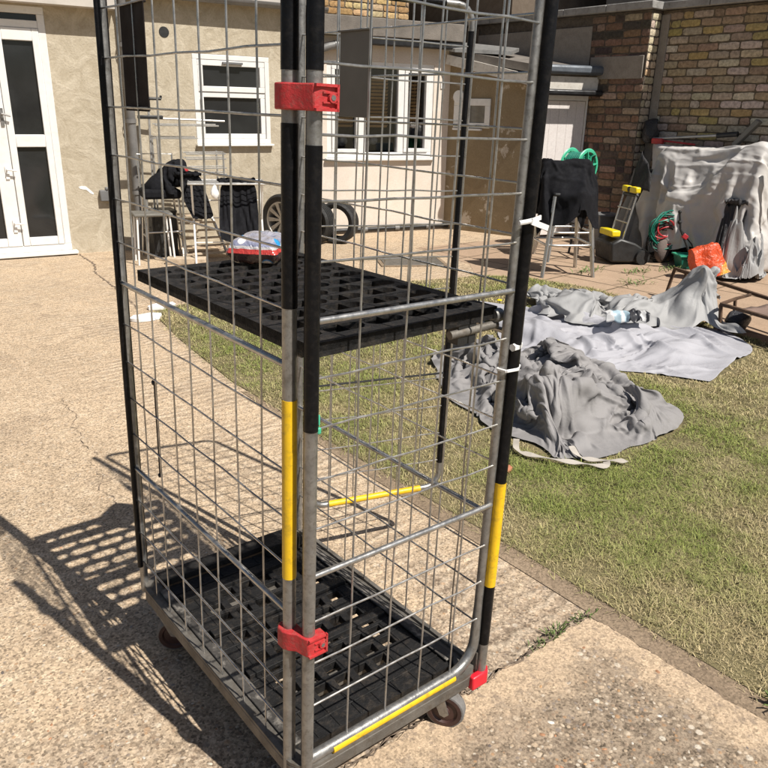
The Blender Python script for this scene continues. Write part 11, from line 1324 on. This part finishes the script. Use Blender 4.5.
for i in range(NX):
    for j in range(NY):
        for k in (0,NZ): fs.append(q4([(i,j,k),(i+1,j,k),(i+1,j+1,k),(i,j+1,k)]))
b.add(vs,fs); ob=b.build('orange_bag',bag_mat(),loc=(6.22,2.46,.0),sub=1); ob.rotation_euler=(R(-6),R(-20),R(-38)); ob.location.z=.04; tag(ob,'crumpled orange plastic bag with yellow patch on the paving','bag')
# things on top of the heap along the wall
tr=thing('long_reach_trimmer',(7.36,3.5,1.22),'long silver pole trimmer with red motor lying along the brick wall','trimmer')
b=MB(); b.tube([(0,.48,-.01),(0,-.30,.055)],.014,10); b.build('pole',alu,tr)
b=MB(); b.tube([(0,-.28,.053),(0,-.50,.075)],.026,12); b.build('foam_grip',dark_plastic,tr)
b=MB(); b.tube([(.0,.50,-.02),(0,.25,-.03),(0,-.05,-.05)],.010,8); b.box((-.01,.40,-.03),(.06,.13,.06)); b.build('motor',red_plastic,tr,bev=.012)
bm=MB(); bm.beam((7.38,3.03,1.18),(7.40,2.82,1.43),.05,.085,(1,0,0)); tag(bm.build('broom_head',plate_grey,bev=.008),'dark grey broom head propped diagonally against the brick wall','broom')
b=MB(); b.ball((0,0,0),.10,(.7,1.0,1.5),16,12); b.v=[(x+.05*noise.noise(Vector((x*11,y*11,z*11))),y+.05*noise.noise(Vector((x*11+4,y*11,z*11))),z+.05*noise.noise(Vector((x*11,y*11+7,z*11)))) for x,y,z in b.v]
tag(b.build('carrier_bag',fabric('black_film',(.012,.012,.014),(.05,.05,.055),.9,.25,26,.02,(.2,.2,.2)),loc=(7.38,4.03,1.29),sub=1),'shiny black carrier bag hanging in the corner of the brick walls','bag')
# ================================================================== BY THE HOUSE
def wheel(loc,az,label,rim=True,r=.31,w=.2):
    o=thing('car_wheel' if rim else 'car_tyre',loc,label,'wheel' if rim else 'tyre',R(az))
    ri=r*.70
    pf=[(ri,-w*.42),(ri+.02,-w*.47),(r*.90,-w*.5),(r*.975,-w*.42)]
    for k in range(5):
        y=-w*.36+w*.72*k/4; pf+= [(r,y-w*.06),(r,y+w*.06),(r-.010,y+w*.07),(r-.010,y+w*.11)] if k<4 else [(r,y-w*.06),(r,y)]
    pf+=[(r*.975,w*.42),(r*.90,w*.5),(ri+.02,w*.47),(ri,w*.42)]+([] if rim else [(ri,w*.42),(ri+.05,w*.3),(ri+.05,-w*.3),(ri,-w*.42)])
    MB().lathe(pf,(0,0,r),(1,0,0),56).build('tyre',rubber,o)
    if rim:
        b=MB().lathe([(ri+.004,w*.44),(ri-.012,w*.43),(ri-.02,w*.30),(ri-.03,-w*.42)],(0,0,r),(1,0,0),48)
        b.lathe([(0,w*.33),(.035,w*.335),(.045,w*.30),(.05,.0),(0,.0)],(0,0,r),(1,0,0),24)
        for k in range(10):
            a=2*math.pi*k/10; d=R(4.5)
            p=lambda q,s,x:(x,q*math.cos(a+s),r+q*math.sin(a+s))
            b.add([p(.04,-.30,w*.31),p(.04,.30,w*.31),p(ri-.008,.13,w*.40),p(ri-.008,-.13,w*.40),p(.04,-.30,w*.1),p(.04,.30,w*.1),p(ri-.012,.13,w*.28),p(ri-.012,-.13,w*.28)],[(0,1,2,3),(7,6,5,4)]+[(i,(i+1)%4,4+(i+1)%4,4+i) for i in range(4)])
        b.build('rim',alu,o,smooth=True)
        MB().lathe([(0,-.01),(ri-.03,-.01),(ri-.03,.0),(0,.0)],(0,0,r),(1,0,0),32).build('rim_shade_disc',dark_plastic,o)  # dark disc added behind the spokes in place of shade
    return o
w1=wheel((3.87,6.22,0),196,'car wheel with silver ten spoke alloy rim leaning by the clothes airer',True,.285,.20)
w2=wheel((4.46,6.06,0),214,'bare black car tyre standing in front of the pale extension wall',False,.235,.19)
w3=wheel((4.22,6.18,0),205,'bare black car tyre half hidden behind the cage post, left of the other tyre',False,.235,.19)
# clothes airer with trousers
ca_=R(-26)
ai=thing('clothes_airer',(2.93,5.78,0),'low white and grey clothes airer with black trousers over its front rail','clothes airer',ca_)
for sy in (-1,1):
    for sx in (-.33,.33):
        b=MB(); b.tube([(sx,-.22*sy,.01),(sx,.20*sy,.76)],.010,8); b.build('leg',white_plastic,ai)
b=MB()
for y in (-.22,.22): b.tube([(-.36,y,.765),(.36,y,.765)],.010,8)
for x in (-.36,.36): b.tube([(x,-.22,.765),(x,.22,.765)],.010,8)
b.build('top_frame',alu,ai)
b=MB()
for k in range(8): b.tube([(-.36,-.18+.051*k,.765),(.36,-.18+.051*k,.765)],.004,6)
b.build('rail',alu,ai)
b=MB()
for z in (.2,.42,.58): b.tube([(-.33,-.22+.55*z-.0,z),(.33,-.22+.55*z,z)],.006,6)
b.build('cross_rod',white_plastic,ai)
tz=lambda z:np.where(z<.78,.78-(.78-z)*1.36,z)
tp_,_=cloth(('black_trousers','trousers'),black_cloth,off=(.06,-.07,.012),zmap=tz,thick=.004); tag(tp_,'black trousers hanging over the front rail of the low clothes airer','trousers')
g2,_=cloth(('black_jacket','trousers'),black_cloth,ctr=(2.93,5.75,.8),sc_=(.55,.8,.75),rz=R(30),off=(-.27,.25,.06),zmap=tz,thick=.004); tag(g2,'black jacket hanging between the chair and the clothes airer','jacket')
b=MB(); b.ball((0,0,0),.05,(.7,.6,1.4),12,9); b.v=[(x+.02*noise.noise(Vector((x*20,y*20,z*20))),y,z) for x,y,z in b.v]
tag(b.build('white_sock',paper,loc=(2.72,5.62,.69)),'white rag hanging from the left corner of the clothes airer','rag')
# tall airer behind
ta=thing('clothes_airer',(2.85,6.42,0),'tall grey tiered clothes airer against the house wall under the window','clothes airer',R(-12))
for x,y in ((-.32,-.12),(.33,-.12),(-.32,.14),(.33,.14)): MB().tube([(x,y,0),(x,y,1.17 if x<0 else 1.02)],.010,8).build('leg',alu,ta)
for zs,x0,x1 in (((1.27,),-.33,.30),((1.15,),-.36,.08),((.95,1.0),-.05,.36),((.80,.86),.0,.36)):
    b=MB()
    for z in zs: b.tube([(x0,-.12,z),(x1,-.12,z)],.007,6); b.tube([(x0,.0,z+.01),(x1,.0,z+.01)],.007,6)
    b.build('rail',alu,ta)
# bar chair with black seat, bundle of clothes on it
ch=thing('bar_chair',(2.46,6.28,0),'chrome bar chair with black seat by the house downpipe, clothes piled on it','chair',R(-15))
for sx,sy in ((1,1),(1,-1),(-1,1),(-1,-1)):
    MB().tube([(sx*.19,sy*.19,0),(sx*.15,sy*.15,.60)],.012,8).build('leg',chrome,ch)
b=MB(); b.tube([(-.17,-.17,.28),(.17,-.17,.28)],.009,8); b.tube([(-.17,.17,.28),(.17,.17,.28)],.009,8); b.tube([(-.17,-.17,.22),(-.17,.17,.22)],.009,8); b.tube([(.17,-.17,.22),(.17,.17,.22)],.009,8); b.build('stretcher',chrome,ch)
b=MB(); b.box((0,0,.64),(.36,.36,.09)); b.build('seat',black_cloth,ch,bev=.025)
b=MB(); b.tube([(-.16,.16,.62),(-.17,.20,1.0),(.17,.20,1.0),(.16,.16,.62)],.011,8); b.build('backrest',chrome,ch)
bd,_=cloth(('clothes_bundle','bundle'),black_cloth,ctr=(2.46,6.28,.68),sc_=(1.15,1.1,1.3),off=(.05,-.03,.01)); tag(bd,'bundle of black clothes heaped on the seat of the bar chair','clothes')
b=MB(); b.ball((0,0,0),.05,(1,.5,.8),12,8); b.v=[(x+.02*noise.noise(Vector((x*20,y*20,z*20))),y,z) for x,y,z in b.v]; tag(b.build('red_cloth',red_cable,loc=(2.66,6.14,.86)),'small dark red cloth poking out of the black clothes bundle','cloth')
# crutch, low stool, cabinet and slatted rack
cr=thing('crutch',(2.50,6.56,0),'grey walking crutch with black handle leaning upright behind the bar chair','crutch',R(-10))
MB().tube([(0,0,.0),(.03,.06,1.0),(.045,.07,1.50)],.012,8).build('shaft',alu,cr)
b=MB(); b.tube([(.045,.07,1.40),(.045,.07,1.53)],.019,8); b.tube([(.045,.06,1.515),(.17,.05,1.515)],.015,8); b.tube([(.165,.05,1.515),(.17,.05,1.545)],.012,8); b.build('handle',dark_plastic,cr)
pb_=thing('mop_pole',(2.62,6.60,1.25),'thin pole with dark end lying across the tall airer','pole',R(-9))
MB().tube([(-.22,-.25,.09),(.62,-.25,.065)],.010,8).build('shaft',alu,pb_)
b=MB(); b.box((-.12,-.25,.095),(.24,.05,.035)); b.build('head',dark_plastic,pb_,bev=.01)
cb=thing('plastic_stool',(2.28,6.10,0),'low grey stool with white tube legs left of the bar chair','stool',R(-15))
b=MB(); b.box((0,0,.47),(.36,.30,.03)); b.build('seat',plate_grey,cb,bev=.01)
for sx,sy in ((1,1),(1,-1),(-1,1),(-1,-1)): MB().tube([(sx*.17,sy*.13,0),(sx*.15,sy*.12,.46)],.010,8).build('leg',white_plastic,cb)
b=MB(); b.box2((-.12,-.14,0),(.12,.14,.44)); b.box2((-.13,-.15,.44),(.13,.15,.46)); b.box2((-.10,-.148,.05),(.10,-.14,.22)); b.box2((-.10,-.148,.24),(.10,-.14,.42))
dk=b.build('drawer_box',dark_plastic,loc=(2.52,6.44,0)); dk.rotation_euler=(0,0,R(-12)); tag(dk,'dark two drawer box under the bar chair','box')
rk=thing('slatted_rack',(2.82,6.30,0),'pale wooden slatted rack standing on the concrete between chair and airer','rack',R(-12))
for k in range(6):
    z=.40-.070*k; b=MB(); b.box((.0+.012*k,-.02-.055*k,z),(.30+.05*k,.055,.014)); b.build('slat',wood,rk)
for x in (-.14,.16):
    b=MB(); b.beam((x,.02,.43),(x*1.5,-.33,.02),.016,.03); b.build('side_rail',alu,rk)
b=MB(); b.box((0,0,.02),(.46,.07,.035)); b.build('plank',wood,rk) 
tag(MB().box((0,0,.03),(.38,.13,.06)).build('timber_offcut',wood,loc=(2.50,5.86,0),bev=.006),'short pale timber offcut on the concrete in front of the low stool','timber').rotation_euler=(0,0,R(-35))
# drain cover, scraps, brick chip, weeds
dc=thing('drain_cover',(4.42,4.72,0),'rectangular dark metal drain cover set in the concrete near the back','drain cover',R(-30))
b=MB(); b.box((0,0,.006),(.60,.45,.012)); b.build('lid',dull_steel,dc,bev=.003)
b=MB(); frame_rect(b,-.34,.34,-.265,.265,.035,-.010,-.0); b.v=[(x,z,-y) for x,y,z in b.v]; b.build('frame',kerb_m,dc)
for (x,y,lb,sx) in ((1.37,4.12,'white flat scrap on the concrete at the lawn corner, nearer one of the two',.13),(1.60,4.36,'white flat scrap on the concrete at the lawn corner, farther one of the two',.12)):
    b=MB(); n=11; pts=[(sx*random.uniform(.75,1.1)*math.cos(2*math.pi*k/n),.6*sx*random.uniform(.75,1.1)*math.sin(2*math.pi*k/n)) for k in range(n)]; b.prism(pts,0,[.014+.012*random.random() for _ in range(n)]); o=b.build('white_scrap',paper,loc=(x,y,.003)); tag(o,lb,'scrap')
b=MB(); b.ball((0,0,.012),.035,(1,.7,.45),8,6); b.v=[(x+.01*noise.noise(Vector((x*60,y*60,z*60))),y,max(0,z)) for x,y,z in b.v]; o=b.build('brick_chip',mat('terracotta',(.38,.15,.08),.8),loc=(1.62,.88,.008)); tag(o,'broken terracotta brick chip on the grass by the cage','chip')
dn=thing('dandelion',(3.80,2.93,0),'single yellow dandelion flower on the lawn behind the cage','flower')
MB().tube([(0,0,0),(.005,0,.035)],.003,6).build('stem',leaf_m,dn); MB().lathe([(0,0),(.012,.002),(.022,.008),(.012,.014),(0,.015)],(.005,0,.035),n=14).build('bloom',yellow_plastic,dn)
def weed(loc,n,r,h,label,sp=.02):
    o=thing('weed',loc,label,'weed'); b=MB()
    for k in range(n):
        a=random.random()*6.28; l=r*random.uniform(.5,1); x0,y0=random.gauss(0,sp),random.gauss(0,sp*.4); w_=.085*l; zz=h*random.uniform(.4,1); tl=random.uniform(-.3,.3)
        pts=[(x0,y0,0,w_*.3),(x0+l*.4*math.cos(a),y0+l*.4*math.sin(a),zz*.7,w_),(x0+l*.8*math.cos(a+tl),y0+l*.8*math.sin(a+tl),zz,w_*.8),(x0+l*math.cos(a+tl),y0+l*math.sin(a+tl),zz*.8,w_*.1)]
        vs=[]
        for x,y,z,ww in pts: vs+= [(x-math.sin(a)*ww,y+math.cos(a)*ww,z),(x+math.sin(a)*ww,y-math.cos(a)*ww,z)]
        b.add(vs,[(2*i,2*i+1,2*i+3,2*i+2) for i in range(3)])
    b.build('leaves',leaf_m,o); return o
weed((.94,.074,0),34,.030,.028,'spiky green weed in the joint between the slabs right of the cage',.022)
weed((1.07,.074,0),34,.024,.016,'small green weed at the corner where slab joint meets the kerb',.02)
weed((.86,.073,0),22,.024,.018,'thin green weed in the slab joint close to the red bumper',.02)
weed((1.19,-.47,0),16,.05,.05,'green weed tuft at the kerb edge in the lower right',.015)
for i,(x,y,l) in enumerate(((5.45,2.75,'dry green weed in the paving joint near the rusty bed frame'),(5.95,3.05,'leafy weed in the paving joint in front of the lawn raker'),(5.5,3.35,'green weed tuft in the paving at the foot of the stool'),(6.35,2.95,'green weed tuft on the paving below the cable coil'))): weed((x,y,.002),30,.09,.05,l,.10)
# ================================================================== GRASS, PEBBLES
def in_poly(x,y,P):
    c=np.zeros(len(x),bool); n=len(P)
    for i in range(n):
        x0,y0=P[i]; x1,y1=P[(i+1)%n]
        if y0==y1: continue
        c^=((y0>y)!=(y1>y))&(x<(x1-x0)*(y-y0)/(y1-y0)+x0)
    return c
NB_=950000
x=rng.uniform(1.15,5.05,NB_); y=rng.uniform(-1.2,4.5,NB_)
d=np.hypot(x+.6,y+1); keep=in_poly(x+rng.normal(0,.022,NB_),y+rng.normal(0,.022,NB_),LAWN)&(rng.random(NB_)<np.clip((2.3/d)**1.5,.16,1))
x,y=x[keep],y[keep]
cells=set()
for co in (pc_,sc_c,rc_c):
    low=co[co[:,2]<.13]
    for px_,py_ in zip(np.round(low[:,0]/.025).astype(int),np.round(low[:,1]/.025).astype(int)): cells.add((px_,py_))
ok=np.array([(int(round(a/.025)),int(round(c/.025))) not in cells for a,c in zip(x,y)]); x,y=x[ok],y[ok]
pn=np.array([noise.noise(Vector((a*1.3,c*1.3,0)))*.6+noise.noise(Vector((a*5,c*5,3)))*.55+noise.noise(Vector((a*16,c*16,8)))*.35 for a,c in zip(x,y)])
kp=rng.random(len(x))<np.clip(.95+.7*pn,.18,1); x,y,pn=x[kp],y[kp],pn[kp]
n=len(x); hgt=rng.uniform(.004,.022,n)*np.clip(1+.9*pn,.35,1.8); wd=rng.uniform(.0005,.0012,n)*np.clip(np.hypot(x+.6,y+1)/2.6,1,2.7); az=rng.uniform(0,2*np.pi,n); lean=rng.uniform(.4,2.8,n)*hgt
z0=np.full(n,.004)
A=np.stack([x-np.sin(az)*wd,y+np.cos(az)*wd,z0],1); B=np.stack([x+np.sin(az)*wd,y-np.cos(az)*wd,z0],1)
mx,my=x+np.cos(az)*lean*.45,y+np.sin(az)*lean*.45
Cc=np.stack([mx+np.sin(az)*wd*.8,my-np.cos(az)*wd*.8,z0+hgt*.75],1); Dd=np.stack([mx-np.sin(az)*wd*.8,my+np.cos(az)*wd*.8,z0+hgt*.75],1)
E_=np.stack([x+np.cos(az)*lean,y+np.sin(az)*lean,z0+hgt*rng.uniform(.6,1.05,n)],1)
V_=np.stack([A,B,Cc,Dd,E_],1).reshape(-1,3)
idx=np.arange(n)*5
me=bpy.data.meshes.new('grass'); me.vertices.add(n*5); me.vertices.foreach_set('co',V_.astype(np.float32).ravel())
loops=np.stack([idx,idx+1,idx+2,idx+3,idx+3,idx+2,idx+4],1).ravel(); me.loops.add(n*7); me.loops.foreach_set('vertex_index',loops.astype(np.int32))
me.polygons.add(n*2); me.polygons.foreach_set('loop_start',np.stack([np.arange(n)*7,np.arange(n)*7+4],1).ravel().astype(np.int32)); me.polygons.foreach_set('loop_total',np.tile([4,3],n).astype(np.int32))
me.update(calc_edges=True); me.validate()
gr=np.array([.15,.20,.04]); gr2=np.array([.29,.31,.085]); st=np.array([.55,.45,.255]); st2=np.array([.38,.30,.155])
bp=np.array([noise.noise(Vector((a*.9,c*.9,11)))+.6*noise.noise(Vector((a*2.6,c*2.6,5))) for a,c in zip(x,y)])
t=np.clip(.66-1.0*pn-.8*bp+rng.normal(0,.20,n),0,1)[:,None]; u=rng.random(n)[:,None]
cl=(1-t)*(gr*u+gr2*(1-u))+t*(st*u+st2*(1-u)); cl*=rng.uniform(.5,1.4,n)[:,None]
at=me.color_attributes.new('tint','FLOAT_COLOR','POINT'); at.data.foreach_set('color',np.concatenate([np.repeat(cl,5,0),np.ones((n*5,1))],1).astype(np.float32).ravel())
me.materials.append(grass_m); go=bpy.data.objects.new('grass',me); col.objects.link(go); tag(go,'short dry patchy lawn grass','grass',kind='stuff')
def stones(name,n,xr,yr,r0,r1,z,test,label):
    b=MB(); cs=[(.33,.24,.17),(.46,.37,.27),(.25,.19,.14),(.44,.27,.14),(.56,.48,.38),(.15,.125,.11),(.64,.58,.50),(.38,.31,.24),(.38,.20,.11),(.24,.21,.185),(.42,.35,.28),(.50,.42,.33)]
    for _ in range(n):
        X_,Y_=random.uniform(*xr),random.uniform(*yr)
        if not test(X_,Y_): continue
        r=r0+(r1-r0)*random.random()**2.7; c=random.choice(cs); k=random.uniform(.8,1.2)
        M_=Matrix.Rotation(random.random()*6.28,3,'Z')@Matrix.Rotation(random.uniform(-.4,.4),3,'X')
        b.ball((X_,Y_,z-r*.12),r,(random.uniform(.8,1.3),random.uniform(.55,.9),random.uniform(.35,.6)),7,5,M_,[q*k for q in c])
    o=b.build(name,stone_m); o.data.shade_smooth(); return tag(o,label,'pebbles',kind='stuff')
def ft(X_,Y_):
    d_=min(1.105-X_,.07-Y_)+.10*noise.noise(Vector((X_*6,Y_*6,1)))
    return d_>.10 and random.random()<min(1,(d_-.07)*6)
stones('pebbles',5200,(-.1,1.05),(-1.1,.0),.0016,.0105,.0045,ft,'flint pebbles showing in the foreground concrete slab')
stones('pebbles',3800,(-1.3,.3),(.08,1.5),.002,.0075,-.0012,lambda a,c:random.random()<.95-.55*c,'small flint pebbles showing in the driveway left of the cage')
def joint(X_,Y_): return abs(Y_-.073)<.012 and random.random()<.5
stones('grit',700,(.5,1.1),(.055,.09),.0015,.006,.0,joint,'grit and pebbles lying in the slab joint')
# ================================================================== LIGHT, CAMERA
EL,AZ=53,-78
sd=Vector((math.cos(R(EL))*math.cos(R(AZ)),math.cos(R(EL))*math.sin(R(AZ)),math.sin(R(EL))))
sl_=bpy.data.lights.new('sun','SUN'); sl_.energy=5.0; sl_.angle=R(.53); sl_.color=(1,.955,.88)
so=bpy.data.objects.new('sun',sl_); col.objects.link(so); so.rotation_euler=sd.to_track_quat('Z','Y').to_euler(); so.location=(0,-4,8)
wd_=bpy.data.worlds.new('World'); sc.world=wd_; wd_.use_nodes=True; t=wd_.node_tree; bg=t.nodes['Background']
sk=t.nodes.new('ShaderNodeTexSky'); sk.sky_type='NISHITA'; sk.sun_disc=False; sk.sun_elevation=R(EL); sk.sun_rotation=R(90-AZ); sk.dust_density=1.5
t.links.new(sk.outputs[0],bg.inputs[0]); bg.inputs[1].default_value=.05
cd=bpy.data.cameras.new('camera'); cam=bpy.data.objects.new('camera',cd); col.objects.link(cam)
cam.matrix_world=Matrix(((.7756434642,.2026058699,-.5977692514,-.6165883332),(-.6308509325,.279026762,-.7239966623,-.9952781189),(.0201076451,.9386665689,.3442393863,1.4480670368),(0,0,0,1)))
cd.sensor_width=36; cd.lens=36*745.1315/768; cd.clip_start=.05; cd.clip_end=300; sc.camera=cam
vs_=sc.view_settings; vs_.view_transform='Standard'; vs_.look='None'; vs_.exposure=.36; vs_.gamma=1; vs_.use_curve_mapping=False
sc.render.resolution_x=sc.render.resolution_y=1024
